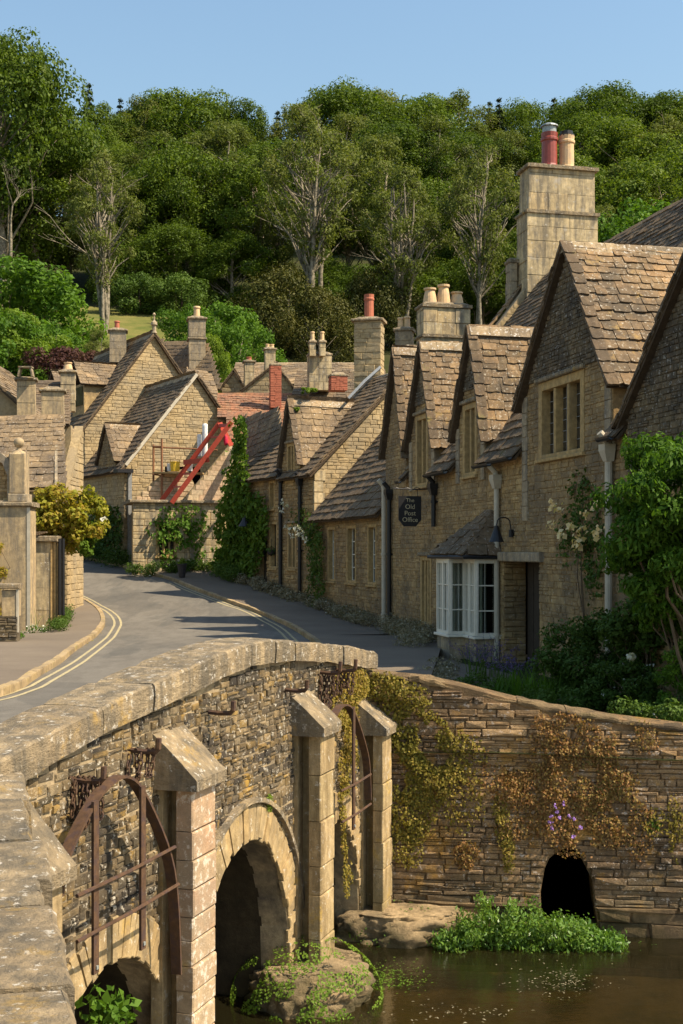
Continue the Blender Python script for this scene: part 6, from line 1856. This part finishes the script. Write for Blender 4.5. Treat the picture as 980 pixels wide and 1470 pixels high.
sh_('fresh', -20, 440, 78, 6, "green tree at the extreme left edge behind the bright tree", 1.0, 'tree')
# bare dead limbs left on the skyline and grey twiggy tree at left
def bare_tree(px, ybase, Y, h, label, seed, spread=.5, mat='bark_pale', depth=4):
    rg = random.Random(seed); x = (px - HX) / FPX * Y; zb = EYE.z + (HY - ybase) / FPX * Y
    root = thing("bare_tree", (x, Y, zb), label, "tree"); mb = MB()
    def br(p, d, L, r, dep):
        q = p + d * L * .5 + Vector((rg.uniform(-1, 1), rg.uniform(-1, 1), rg.uniform(-.2, .4))) * L * .1; e = q + (d + Vector((rg.uniform(-.3, .3), rg.uniform(-.3, .3), rg.uniform(-.1, .25)))).normalized() * L * .5
        mb.tube([p, q, e], [r, r * .8, r * .55], 6 if dep > 2 else 4, cap=False)
        if dep == 0: return
        for _ in range(rg.choice((2, 3, 3))):
            nd = (d + Vector((rg.uniform(-1, 1), rg.uniform(-1, 1), rg.uniform(-.35, .7))) * spread * 1.3).normalized()
            br(e if rg.random() < .6 else q, nd, L * rg.uniform(.55, .8), r * .5, dep - 1)
    base = Vector((x, Y, zb - 1)); top = base + Vector((rg.uniform(-.3, .3), 0, h * .5)); mb.tube([base, base.lerp(top, .5) + Vector((rg.uniform(-.15, .15), 0, 0)), top], [h * .02, h * .017, h * .014], 8, cap=False)
    br(top, Vector((0.05, 0, 1)), h * .24, h * .011, depth); br(base.lerp(top, .8), Vector((-.8, 0, .5)).normalized(), h * .26, h * .007, depth - 1)
    mb.build("trunk", M[mat], root, smooth=True)
bare_tree(95, 320, 168, 19, "bare dead tree poking above the skyline at the left", 4, .6)
bare_tree(12, 395, 101, 9, "grey twiggy bare tree at the left edge below the tall tree", 6, .9, depth=4)
bare_tree(150, 445, 104, 12, "pale leaning trunk with broken limbs standing above the meadow", 9, .7, depth=3)
bare_tree(447, 425, 112, 14, "pale bare limbed tree with two tall trunks behind the golden yew", 12, .6, depth=3)
bare_tree(460, 425, 113, 12, "right hand pale trunk just behind the golden yew", 15, .45, depth=3)
bare_tree(575, 440, 112, 9, "pale multi stemmed bare tree behind the square grey chimney", 18, .6, depth=3)
bare_tree(690, 420, 112, 11, "pale slender bare tree left of the big ashlar chimney", 21, .45, depth=3)

put_tree('open0', 448, 150, 103, "sparse pale limbed ash standing in front of the two tall pale trunks", None, .8)
put_tree('open1', 578, 235, 101, "sparse multi stemmed ash above the square grey chimney", None, .85)
put_tree('open1', 150, 215, 100, "sparse ash in front of the pale leaning trunk above the meadow", None, .75)
put_tree('open0', 692, 205, 101, "sparse ash tree just left of the big ashlar chimney", None, .75)
# ---------------------------------------------------------------- close vegetation
def scatter_obj(name, P, Q, size, asp, mat, label=None, cat=None, parent=None, kind=None, droop=None):
    me = leaf_mesh(name, P, Q, size, asp, mat, droop)
    o = link(name, me, None, parent, kind)
    if label: props(o, label, cat)
    return o
def stems(parent, base, tips, r=.012, mat=None, n=None):
    mb = MB()
    for t in tips: limb_tube(mb, base, t, r, r * .4, .15, 4)
    return mb.build("stems", mat or M['twig'], parent, kind="stuff")
def shrub(nm, label, base, cen, rad, nc, n_each, ls, asp, mat, seed, cat="shrub", rk=.3, flat=.8, droop=None, stem_r=.015, flowers=None, inner=.5, jit=.6):
    """flowers = (mat, count, size)"""
    global NR
    NR = np.random.RandomState(seed); root = thing(nm, base, label, cat)
    cen = Vector(cen); cs = []; rs = []
    while len(cs) < nc:
        d = NR.normal(size=3); d /= np.linalg.norm(d); r = NR.uniform(.15, 1) ** .5
        c = Vector((cen.x + d[0] * r * rad[0], cen.y + d[1] * r * rad[1], cen.z + d[2] * r * rad[2])); cs.append(tuple(c)); rs.append(min(rad[0], rad[2]) * NR.uniform(rk * .6, rk * 1.4))
    P, Q = clumps(cs, rs, n_each, flat, jit, inner)
    scatter_obj("foliage", P, Q, ls, asp, mat, parent=root, droop=droop)
    stems(root, Vector(base), cs[:10], stem_r)
    if flowers:
        fm_, cnt, fs_ = flowers[:3]; i = NR.randint(0, len(P), cnt); pf_ = P[i] + Q[i] / np.linalg.norm(Q[i], axis=1, keepdims=True) * fs_ * .6
        PP = np.repeat(pf_, 6, 0) + NR.normal(size=(cnt * 6, 3)) * fs_ * .28; QQ = NR.normal(size=(cnt * 6, 3)) + np.array([-.2, -.8, .6])
        scatter_obj("blossom", PP, QQ, fs_ * .7, .9, fm_, parent=root)
    return root
def wall_plant(nm, label, fr, blobs, per, ls, asp, mat, seed, depth=.12, cat="climbing plant", base=None, flowers=None, droop=.5, stem=True, edge=1.0, fsz=.06, n0=.02):
    """blobs = [(u, v, ru, rv, density)] on a wall frame; leaves within depth of it"""
    global NR
    NR = np.random.RandomState(seed)
    b0 = blobs[0]; root = thing(nm, fr.p(*(base or (b0[0], min(b[1] - b[3] for b in blobs))), 0.0), label, cat); P = []; Q = []
    for (u, v, ru, rv, de) in blobs:
        n = int(per * de * ru * rv * 3.14); a = NR.uniform(0, 6.283, n); r = NR.uniform(0, 1, n) ** .5
        fall = NR.uniform(size=n) > (r ** 4) * .6 * edge
        uu = u + ru * r * np.cos(a); vv = v + rv * r * np.sin(a)
        for x, y, k in zip(uu, vv, fall):
            q = noise.noise(Vector((x * 2.6, y * 2.6, seed))) + .5 * noise.noise(Vector((x * 8, y * 8, seed)))
            if not k or q < -.3: continue
            nn = n0 + depth * (.35 + .9 * max(q, 0)) * NR.uniform(.2, 1)
            p = fr.p(x, y, nn); P.append(p[:]); Q.append((fr.N * .8 + Vector(NR.normal(size=3)) * .55 + Vector((0, 0, .3)))[:])
    P = np.array(P); Q = np.array(Q)
    scatter_obj("foliage", P, Q, ls, asp, mat, parent=root, droop=droop)
    if stem:
        mb = MB(); bu, bv = base or (b0[0], min(b[1] - b[3] for b in blobs))
        for (u, v, ru, rv, de) in blobs[:8]: limb_tube(mb, fr.p(bu, bv, .02), fr.p(u, v, .02), .016, .004, .04, 4)
        mb.build("stems", M['twig'], root, kind="stuff")
    if flowers:
        fmat, pts = flowers
        PP = np.array([fr.p(u + RND.uniform(-.05, .05), v + RND.uniform(-.05, .05), n0 + depth + .03)[:] for u, v in pts]); m_ = 12
        sc2 = fsz
        PP = np.repeat(PP, m_, 0) + NR.normal(size=(len(pts) * m_, 3)) * sc2 * .35; QQ = NR.normal(size=(len(PP), 3)) * .7 + np.array([fr.N.x, fr.N.y, .5])
        scatter_obj("blossom", PP, QQ, sc2 * .75, .9, fmat, parent=root)
    return root
def pxb(fr, lst, n=0.0):
    out = []
    for px, py, rx, ry, d in lst:
        u, v = fr.px(px, py, n); u2 = fr.px(px + rx, py, n)[0]; v2 = fr.px(px, py - ry, n)[1]
        out.append((u, v, abs(u2 - u), abs(v2 - v), d))
    return out
# big wisteria-like tree at right edge
c = at(985, 745, 17.1)
shrub("wisteria_tree", "large glossy green leafy tree at the right edge overhanging the garden", (c.x + .5, c.y, 2.2), c, (1.15, 1.0, 1.25), 90, 300, .105, .36, M['leaf_fresh'], 41, "tree", .26, .6, .5, .03)
c = at(985, 830, 17.6)
shrub("wisteria_tree", "lower drooping branch of leaves under the large tree at the right edge", (c.x + .4, c.y, 2.2), c, (.6, .6, .3), 22, 260, .1, .36, M['leaf_fresh'], 42, "tree", .45, .6, .5, .02)
c = at(968, 868, 17.9)
shrub("wisteria_tree", "leafy skirt hiding the stems of the large glossy tree at the right edge", (c.x + .3, c.y, 2.2), c, (.55, .5, .42), 26, 240, .09, .4, M['leaf_fresh'], 50, "tree", .42, .6, .5, .02)
c = at(852, 950, 20.8)
shrub("garden_shrub", "big dark rounded shrub in front of the stone house right of its doorway", (c.x, c.y, 2.1), c, (.95, .7, .72), 50, 230, .075, .5, M['leaf_shrub'], 43, rk=.3)
c = at(915, 985, 19.2)
shrub("garden_shrub", "low dark bush with scattered small white flowers behind the river wall", (c.x, c.y, 2.1), c, (.75, .6, .42), 34, 220, .06, .5, M['leaf_shrub'], 44, rk=.32, flowers=(M['petal_white'], 60, .035))
c = at(985, 975, 17.4)
shrub("garden_shrub", "upright bright leaved shrub at the right edge behind the river wall", (c.x, c.y, 2.1), c, (.32, .4, .72), 30, 200, .05, .55, M['leaf_fresh'], 45, rk=.4)
c = at(925, 890, 20.2)
shrub("garden_shrub", "dark shrub in the shade below the large glossy tree", (c.x, c.y, 2.1), c, (.6, .4, .7), 26, 180, .08, .5, M['leaf_shrub'], 46, rk=.35)
c = at(906, 943, 18.8); P, Q = clumps([tuple(c)], [.07], 60)
o = scatter_obj("white_rose", P, Q, .05, .9, M['petal_white'], "single large white bloom among the dark shrubs", "flower")
c = at(700, 990, 22.0)
shrub("green_border", "low green herb patch beside the lavender under the bay window", (c.x, c.y, 2.15), c, (.75, .9, .18), 30, 170, .06, .45, M['leaf_shrub'], 47, rk=.9)
c = at(800, 1005, 19.8)
shrub("green_border", "low dark green plants filling the bed in front of the big shrub", (c.x, c.y, 2.15), c, (1.0, 1.2, .2), 40, 170, .06, .45, M['leaf_shrub'], 48, rk=.9)
c = at(960, 1020, 17.0)
shrub("green_border", "low dark plants in the bed at the right end behind the river wall", (c.x, c.y, 2.15), c, (.9, .9, .16), 30, 170, .06, .45, M['leaf_shrub'], 49, rk=.9, flowers=(M['petal_white'], 25, .03))
def blades(nm, label, c, n, L, spread, mat, cat="plant", wd=.02, seed=1, heads=None, hs=.02, hn=26):
    rg = random.Random(seed); root = thing(nm, c, label, cat); mb = MB(); hp = []
    for i in range(n):
        a = rg.uniform(0, 6.28); l = L * rg.uniform(.6, 1.1); o = Vector((rg.uniform(-1, 1), rg.uniform(-1, 1), 0)) * spread
        d = Vector((math.cos(a), math.sin(a), 0)); s = Vector((-d.y, d.x, 0)) * wd; vs = []; lean = rg.uniform(.15, .7)
        for k in range(6):
            t = k / 5; p = Vector(c) + o + d * (l * lean * t ** 1.7) + Vector((0, 0, l * (t - .45 * lean * t ** 3)))
            w_ = (1 - t ** 2) * .9 + .1; vs += [p - s * w_, p + s * w_]
        mb.add(vs, [(2 * k, 2 * k + 1, 2 * k + 3, 2 * k + 2) for k in range(5)])
        if heads:
            for k in range(hn): hp.append((Vector(vs[-1]).lerp(Vector(vs[4]), rg.random() * .8) + Vector((rg.uniform(-1, 1), rg.uniform(-1, 1), rg.uniform(-1, 1))) * hs)[:])
    mb.build("blade", mat, root)
    if heads: scatter_obj("flower_spike", np.array(hp), NR.normal(size=(len(hp), 3)), hs * 1.2, .7, heads, parent=root)
    return root
g = lambda px, py, Y: Vector(((px - HX) / FPX * Y, Y, 2.15))
blades("lavender", "purple lavender clump in front of the bay window base", g(697, 985, 24.2), 60, .85, .35, M['leaf_shrub'], wd=.008, seed=3, heads=M['petal_lavender'], hs=.022)
blades("lavender", "smaller purple lavender clump right of the bay window", g(735, 990, 23.2), 40, .6, .3, M['leaf_shrub'], wd=.008, seed=4, heads=M['petal_lavender'], hs=.022)
blades("strap_leaf_clump", "arching green strap leaved clump behind the river wall top", g(768, 1000, 20.6), 110, .62, .35, M['leaf_fresh'], wd=.012, seed=5)
blades("strap_leaf_clump", "smaller arching green clump left of the strap leaved clump", g(735, 1000, 21.2), 70, .45, .3, M['leaf_fresh'], wd=.01, seed=6)
# edging plants
def edging(label, pts, w_, h_, n, mat, seed, ls=.05, flowers=None, spacing=.35, nm="edging_plants"):
    global NR
    NR = np.random.RandomState(seed); P3 = resample([Vector(p) for p in pts], spacing); cs = []; rs = []
    for p in P3:
        for _ in range(3): cs.append((p.x + NR.uniform(-w_, w_), p.y + NR.uniform(-w_, w_), p.z + NR.uniform(.1, .6) * h_)); rs.append(NR.uniform(.5, 1) * max(w_, h_) * .55)
    P, Q = clumps(cs, rs, n, .8, .7, .5); root = thing(nm, pts[0], label, "plants")
    scatter_obj("foliage", P, Q, ls, .5, mat, parent=root)
    if flowers:
        i = NR.randint(0, len(P), flowers[1]); scatter_obj("blossom", P[i] + NR.normal(size=(len(i), 3)) * .02, NR.normal(size=(len(i), 3)) + np.array([0, -.5, .8]), flowers[2], .9, flowers[0], parent=root)
    return root
gp = lambda fr, u, n_: Vector((fr.p(u, 0, n_).x, fr.p(u, 0, n_).y, zr(fr.p(u, 0, n_).y) + .1))
edging("pale grey plants at the wall foot left of the bay window", [gp(TF, .9, .3), gp(TF, 3.0, .4), gp(TF, 4.9, .5), gp(TF, 6.3, .95), gp(TF, 7.6, 1.5)], .3, .55, 130, M['leaf_dry'], 61, .06, (M['petal_white'], 120, .035))
edging("grey green flowering mound along the edge of the garden bed behind the bridge end", [Vector((1.25, 17.5, 2.15)), Vector((1.45, 20, 2.15)), Vector((1.75, 23, 2.15)), Vector((2.0, 25.5, 2.15))], .3, .4, 130, M['leaf_dry'], 60, .05, (M['petal_white'], 160, .03))
edging("pale flowering edging along the foot of the low three window cottage", [gp(HF, .4, .35), gp(HF, 4, .35), gp(HF, 8.1, .4)], .26, .48, 110, M['leaf_dry'], 62, .07, (M['petal_white'], 220, .04))
edging("pale edging plants at the foot of the gabled cottage", [gp(EF, 1.0, .35), gp(EF, 4, .35), gp(EF, 7.6, .4)], .26, .5, 90, M['leaf_dry'], 63, .08, (M['petal_white'], 120, .045))
edging("dark plants at the wall foot under the ivy column", [gp(EF, -.8, .4), gp(EF, 1.5, .5)], .4, .8, 120, M['leaf_shrub'], 64, .09)
edging("mixed green edging along the foot of the low outbuilding", [gp(OF, .1, .35), gp(OF, oL * .5, .35), gp(OF, oL, .35)], .35, .6, 90, M['leaf_shrub'], 65, .1, (M['petal_white'], 60, .06))
edging("dark green plants along the foot of the far gabled house", [gp(FF, -.2, .9) , gp(LF, 7, .7), gp(LF, 1, .7)], .5, .9, 90, M['leaf_shrub'], 66, .11, (M['petal_white'], 40, .06))
def gpt(px, py): q = onground(px, py, .1); q.z = zr(q.y) + .1; return q
edging("small white daisies at the foot of the buff pier", [gpt(47, 909), gpt(66, 908)], .12, .3, 60, M['leaf_fresh'], 67, .05, (M['petal_white'], 60, .05))
edging("green weeds at the foot of the black downpipes by the buff pier", [gpt(80, 908), gpt(88, 895), gpt(98, 885)], .16, .45, 80, M['leaf_shrub'], 68, .06)
edging("little weeds at the foot of the rendered pier", [gpt(24, 918), gpt(32, 914)], .1, .2, 50, M['leaf_fresh'], 69, .05)
# kerb joint grass
edging("strip of grass growing in the joint of the left kerb", [Vector((p.x + .12, p.y, zr(p.y) - .05)) for p in lk[6:40]], .03, .06, 14, M['leaf_yellow'], 70, .035, spacing=.3)
# ivy and climbers
EFo = EF
wall_plant("ivy", "tall column of green ivy covering the left end of the ivy cottage", EF, pxb(EF, [(343, 625, 9, 30, 1.3), (341, 665, 12, 35, 1.3), (338, 705, 20, 38, 1.3), (332, 750, 27, 45, 1.3), (330, 800, 26, 42, 1.3), (352, 770, 26, 60, 1.2), (368, 745, 14, 40, 1.1), (318, 815, 12, 25, 1.2)], .3), 260, .17, .8, M['leaf_ivy'], 71, .55, base=(-.3, 3.0), n0=.1)
wall_plant("climbing_rose", "dark climbing shrub with white blossoms between the gabled and low cottages", HF, pxb(HF, [(448, 850, 11, 45, 1.3), (446, 790, 12, 40, 1.3), (440, 765, 12, 22, 1.1), (425, 745, 14, 16, .8), (415, 735, 8, 10, .6)], .4), 300, .1, .7, M['leaf_shrub'], 72, .5, flowers=(M['petal_white'], [HF.px(px, py, .5) for px, py in ((410, 721), (413, 723), (418, 727), (415, 756), (420, 758), (428, 762), (432, 765), (438, 764), (425, 770), (440, 772), (433, 757), (408, 733), (444, 776), (421, 766))]), base=(-.05, 2.5), fsz=.13, n0=.1)
wall_plant("climbing_rose", "rose with cream and apricot blooms climbing the wall left of the cream downpipe", TF, pxb(TF, [(835, 720, 25, 35, .7), (830, 760, 38, 32, .9), (845, 795, 25, 35, .9), (850, 840, 14, 40, .8), (812, 790, 18, 25, .5), (830, 690, 18, 18, .5)], .1), 420, .085, .7, M['leaf_shrub'], 73, .2, flowers=(M['petal_cream'], [TF.px(px, py, .3) for px, py in ((791, 730), (797, 733), (834, 738), (817, 755), (855, 728), (800, 764), (830, 757), (853, 766), (829, 778), (825, 783), (790, 756), (857, 766))]), base=(14.3, 2.3), fsz=.14)
wall_plant("wisteria", "green climber trained over the low outbuilding wall", OF, pxb(OF, [(262, 745, 38, 22, 1.1), (248, 770, 28, 22, 1.1), (240, 800, 14, 22, .8), (278, 765, 22, 22, .9), (285, 800, 10, 28, .8), (225, 760, 16, 14, .7)], .2), 160, .17, .6, M['leaf_fresh'], 74, .5, base=(OF.px(262, 0)[0], 3.3))
wall_plant("ivy", "dark green climber on the shaded side wall of the far gabled house", LF, pxb(LF, [(150, 760, 12, 35, 1.1), (130, 770, 14, 30, 1.1), (140, 735, 12, 14, .8), (163, 765, 8, 40, 1.0)], .3), 120, .2, .7, M['leaf_shrub'], 75, .5, base=(6, 4.2))
c = at(95, 742, 38.0)
shrub("climbing_plant", "yellow green climbing plant spilling over the piers at left", at(72, 800, 38), c, (1.2, .75, 1.0), 110, 62, .15, .6, M['leaf_yellow'], 76, rk=.22, flowers=(M['petal_white'], 4, .18))
c = at(122, 770, 39.5)
shrub("climbing_plant", "darker lower part of the climbing plant hanging above the road bend", (c.x, c.y, c.z + .3), c, (.45, .5, .55), 18, 150, .12, .55, M['leaf_ivy'], 77, rk=.4)
c = at(-2, 840, 35.5)
shrub("hedge_plant", "yellow green hedge cut off by the left edge of the frame", (c.x, c.y, 2.3), c, (.28, .5, 1.3), 30, 160, .07, .5, M['leaf_yellow'], 78, rk=.6)
c = POT
shrub("pot_bush", "small yellow green bush growing in the dark plant pot", (c.x, c.y, c.z - .12), c + Vector((0, 0, .04)), (.15, .15, .14), 10, 60, .06, .5, M['leaf_bright'], 79, rk=.6)
blades("mullein", "thin tall weed stem in front of the buff pier", gpt(54, 905), 4, .9, .05, M['leaf_ivy'], wd=.012, seed=9)
c = at(440, 562, 47); shrub("roof_creeper", "small bright creeper sprig on the cottage ridge", (c.x, c.y, c.z - .3), c, (.35, .25, .14), 8, 70, .1, .6, M['leaf_bright'], 80, rk=.5)
c = at(425, 588, 46.8); shrub("roof_creeper", "small bright creeper sprig left of the narrow gable", (c.x, c.y, c.z - .3), c, (.25, .2, .14), 8, 60, .1, .6, M['leaf_bright'], 81, rk=.5)
c = at(376, 790, 49.5)
for px_, i in ((376, 0), (389, 1)):
    c = at(px_, 790, 49.3 - i * .6); root = thing("hanging_basket", c, ("left" if i == 0 else "right") + " one of two dark hanging baskets by the ivy cottage door", "hanging basket")
    P, Q = clumps([tuple(c)], [.2], 140); scatter_obj("foliage", P, Q, .08, .6, M['leaf_shrub'], parent=root)
    mb = MB(); mb.lathe(c, [(.02, -.22), (.14, -.15), (.19, 0), (.17, .0)], 10); mb.build("basket", M['pot_dark'], root)
    mb = MB(); mb.tube([c, c + Vector((0, 0, .45))], .01, 4); mb.build("hanger", M['black'], root)

# plants on the river wall
WB = lambda l: pxb(WF, l, .05)
wall_plant("wall_creeper", "green and yellow creeper hanging from the bridge end over the river wall", WF, WB([(545, 985, 40, 22, 1.2), (580, 1005, 40, 30, 1.1), (600, 1060, 50, 45, 1.2), (605, 1115, 50, 50, 1.2), (590, 1165, 38, 50, 1.0), (650, 1085, 50, 40, .8), (585, 1215, 25, 35, .7), (525, 975, 20, 18, 1.0), (660, 1150, 40, 50, .35)]), 3800, .035, .75, M['leaf_wall'], 82, .16, edge=1.3, stem=False)
wall_plant("wall_creeper", "russet trailing plants on the middle of the river wall above the culvert", WF, WB([(800, 1040, 40, 22, 1.0), (830, 1070, 55, 40, .9), (840, 1120, 70, 50, .9), (760, 1120, 45, 40, .7), (800, 1170, 60, 40, .9), (860, 1180, 55, 45, .9), (745, 1160, 45, 55, .8), (900, 1060, 50, 30, .5), (780, 1085, 50, 35, .8), (905, 1190, 40, 50, .6), (880, 1120, 40, 60, .6), (830, 1215, 45, 18, .7), (700, 1110, 40, 40, .35)]), 3800, .032, .75, M['leaf_rust'], 83, .12, edge=1.3, flowers=(M['petal_violet'], [WF.px(px, py, .2) for px, py in ((805, 1156), (792, 1172), (800, 1170), (808, 1178), (790, 1186), (797, 1186), (824, 1176), (830, 1184), (815, 1168), (803, 1162), (828, 1200))]), fsz=.032, stem=False)
wall_plant("wall_creeper", "russet tuft hanging over the rocks left of the watercress", WF, WB([(670, 1225, 20, 20, 1.2), (668, 1240, 12, 14, 1.0)]), 3800, .032, .75, M['leaf_rust'], 84, .1, stem=False)
wall_plant("wall_creeper", "narrow green trail hanging to the watercress left of the culvert", WF, WB([(722, 1190, 12, 30, 1.0), (730, 1225, 10, 35, 1.0), (718, 1160, 14, 20, .7)]), 3800, .035, .7, M['leaf_wall'], 85, .1, stem=False)
wall_plant("wall_creeper", "sparse russet growth at the right end of the river wall", WF, WB([(972, 1200, 14, 40, .9), (940, 1180, 24, 24, .4), (968, 1160, 10, 20, .5)]), 3800, .032, .75, M['leaf_wall'], 86, .1, stem=False)
wall_plant("wall_creeper", "creeper hanging down through the second sluice frame", BF, [(1.55, 2.9, .5, .35, .9), (1.8, 2.5, .3, .4, .9), (1.55, 2.0, .2, .45, .8), (1.6, 1.5, .17, .5, .9), (1.65, 1.0, .14, .4, .7), (2.1, 3.0, .4, .2, .9)], 3800, .035, .75, M['leaf_wall'], 87, .12, base=(1.9, 3.1), stem=False)
wall_plant("fern_tuft", "small dark green tuft on the right part of the river wall", WF, WB([(937, 1186, 13, 13, 1.2)]), 2600, .045, .3, M['leaf_fresh'], 88, .06, stem=False, cat="plant")
wall_plant("fern_tuft", "small bright green sprig on the bridge wall above the middle arch", BF, [(-.7, 2.15, .07, .09, 1.5)], 5000, .035, .5, M['leaf_bright'], 89, .05, stem=False, cat="plant")
wall_plant("fern_tuft", "yellow green moss tuft on the bridge between the middle and far buttresses", BF, [(.85, 2.35, .12, .12, 1.5), (.95, 2.15, .1, .15, 1.2)], 3500, .035, .5, M['leaf_bright'], 90, .05, stem=False, cat="plant")
# river plants
def cress(nm, label, px0, px1, Yr, h, n, seed, mat, ls=.07, zb=0.0, dens=1):
    global NR
    NR = np.random.RandomState(seed); cs = []; rs = []
    for i in range(n):
        t = NR.uniform(); Y = NR.uniform(*Yr); px = px0 + (px1 - px0) * t; hh = h(px) if callable(h) else h
        x = (px - HX) / FPX * Y; cs.append((x, Y, zb + NR.uniform(.0, 1) * hh)); rs.append(NR.uniform(.03, .13))
    P, Q = clumps(cs, rs, 17 * dens, .9, 1.0, .8); root = thing(nm, cs[0], label, "plants")
    scatter_obj("foliage", P, Q, ls, .42, mat, parent=root, droop=-.45)
    mb = MB()
    for c_ in cs[:120]: limb_tube(mb, (c_[0], c_[1], -.05), c_, .007, .004, .1, 3)
    mb.build("stems", M['leaf_cress'], root, kind="stuff"); return root
hc_ = lambda px: (.36 * math.exp(-((px - 700) / 48) ** 2) + .3 * math.exp(-((px - 790) / 50) ** 2) + .06) * (1 + .5 * math.sin(px * .31) * math.sin(px * .13))
cress("watercress", "lush bright green watercress bank at the foot of the river wall", 625, 890, (14.35, 14.9), hc_, 560, 91, M['leaf_cress'], .055)
def floaters(label, px0, px1, py0, py1, n, seed, mat, size=.03, nm="water_weed", jit=1.0):
    global NR
    NR = np.random.RandomState(seed); P = []
    for i in range(n):
        px = NR.normal((px0 + px1) / 2, (px1 - px0) / 4.2); py = NR.normal((py0 + py1) / 2, (py1 - py0) / 4.2)
        if py < 1352: continue
        d = ray(px, py); t = -EYE.z / d.z; q = EYE + d * t; P.append((q.x, q.y, .006 + NR.uniform(0, .01)))
    P = np.array(P); Q = NR.normal(size=P.shape) * .12 + np.array([0, 0, 1])
    o = scatter_obj(nm, P, Q, size, .45, mat, label, "water weed"); o["kind"] = "stuff"
floaters("floating weed and pale petals drifting in the middle of the river", 720, 880, 1385, 1435, 170, 92, M['leaf_dry'], .03)
floaters("green weed trailing on the water right of the mossy footing", 490, 620, 1385, 1425, 380, 93, M['leaf_ivy'], .035)
floaters("broken leaves floating near the bottom edge of the river", 560, 760, 1440, 1470, 70, 94, M['leaf_dry'], .035)
floaters("thin weed mat edging the watercress bank", 620, 900, 1350, 1364, 500, 95, M['leaf_cress'], .03)
c = at(157, 1455, 8.4)
shrub("broadleaf_weed", "broad leaved weed growing in the mouth of the near arch", (c.x, c.y, .1), c, (.17, .14, .17), 14, 14, .085, .6, M['leaf_fresh'], 96, cat="plant", rk=.5, jit=.9, stem_r=.006)
c = at(140, 1440, 8.3)
blades("grass_tuft", "thin grass stems beside the broad leaved weed in the near arch", (c.x, c.y, .75), 16, .5, .08, M['leaf_ivy'], wd=.004, seed=11)
# moss and plants on the pier footings
def moss(label, cen, rad, n, seed, mat, ls=.03):
    global NR
    NR = np.random.RandomState(seed); d = NR.normal(size=(n, 3)); d[:, 2] = np.abs(d[:, 2]) * .9 - .25; d /= np.linalg.norm(d, axis=1, keepdims=True)
    keep = np.array([noise.noise(Vector((q[0] * 3, q[1] * 3, q[2] * 3 + seed))) > -.02 for q in d]); d = d[keep]
    P = np.array(cen) + d * np.array(rad); o = scatter_obj("moss", P, d + NR.normal(size=d.shape) * .4, ls, .7, mat, label, "moss"); o["kind"] = "stuff"
q = BF.p(.12, .0, .12); moss("dark green moss and weed on the rock footing of the middle buttress", (q.x, q.y, .0), (.78, .72, .62), 9000, 97, M['leaf_ivy'])
q = BF.p(2.5, .05, .42); moss("sparse moss along the rock ledge below the far buttress", (q.x, q.y, -.05), (.9, .55, .42), 1500, 98, M['leaf_shrub'])
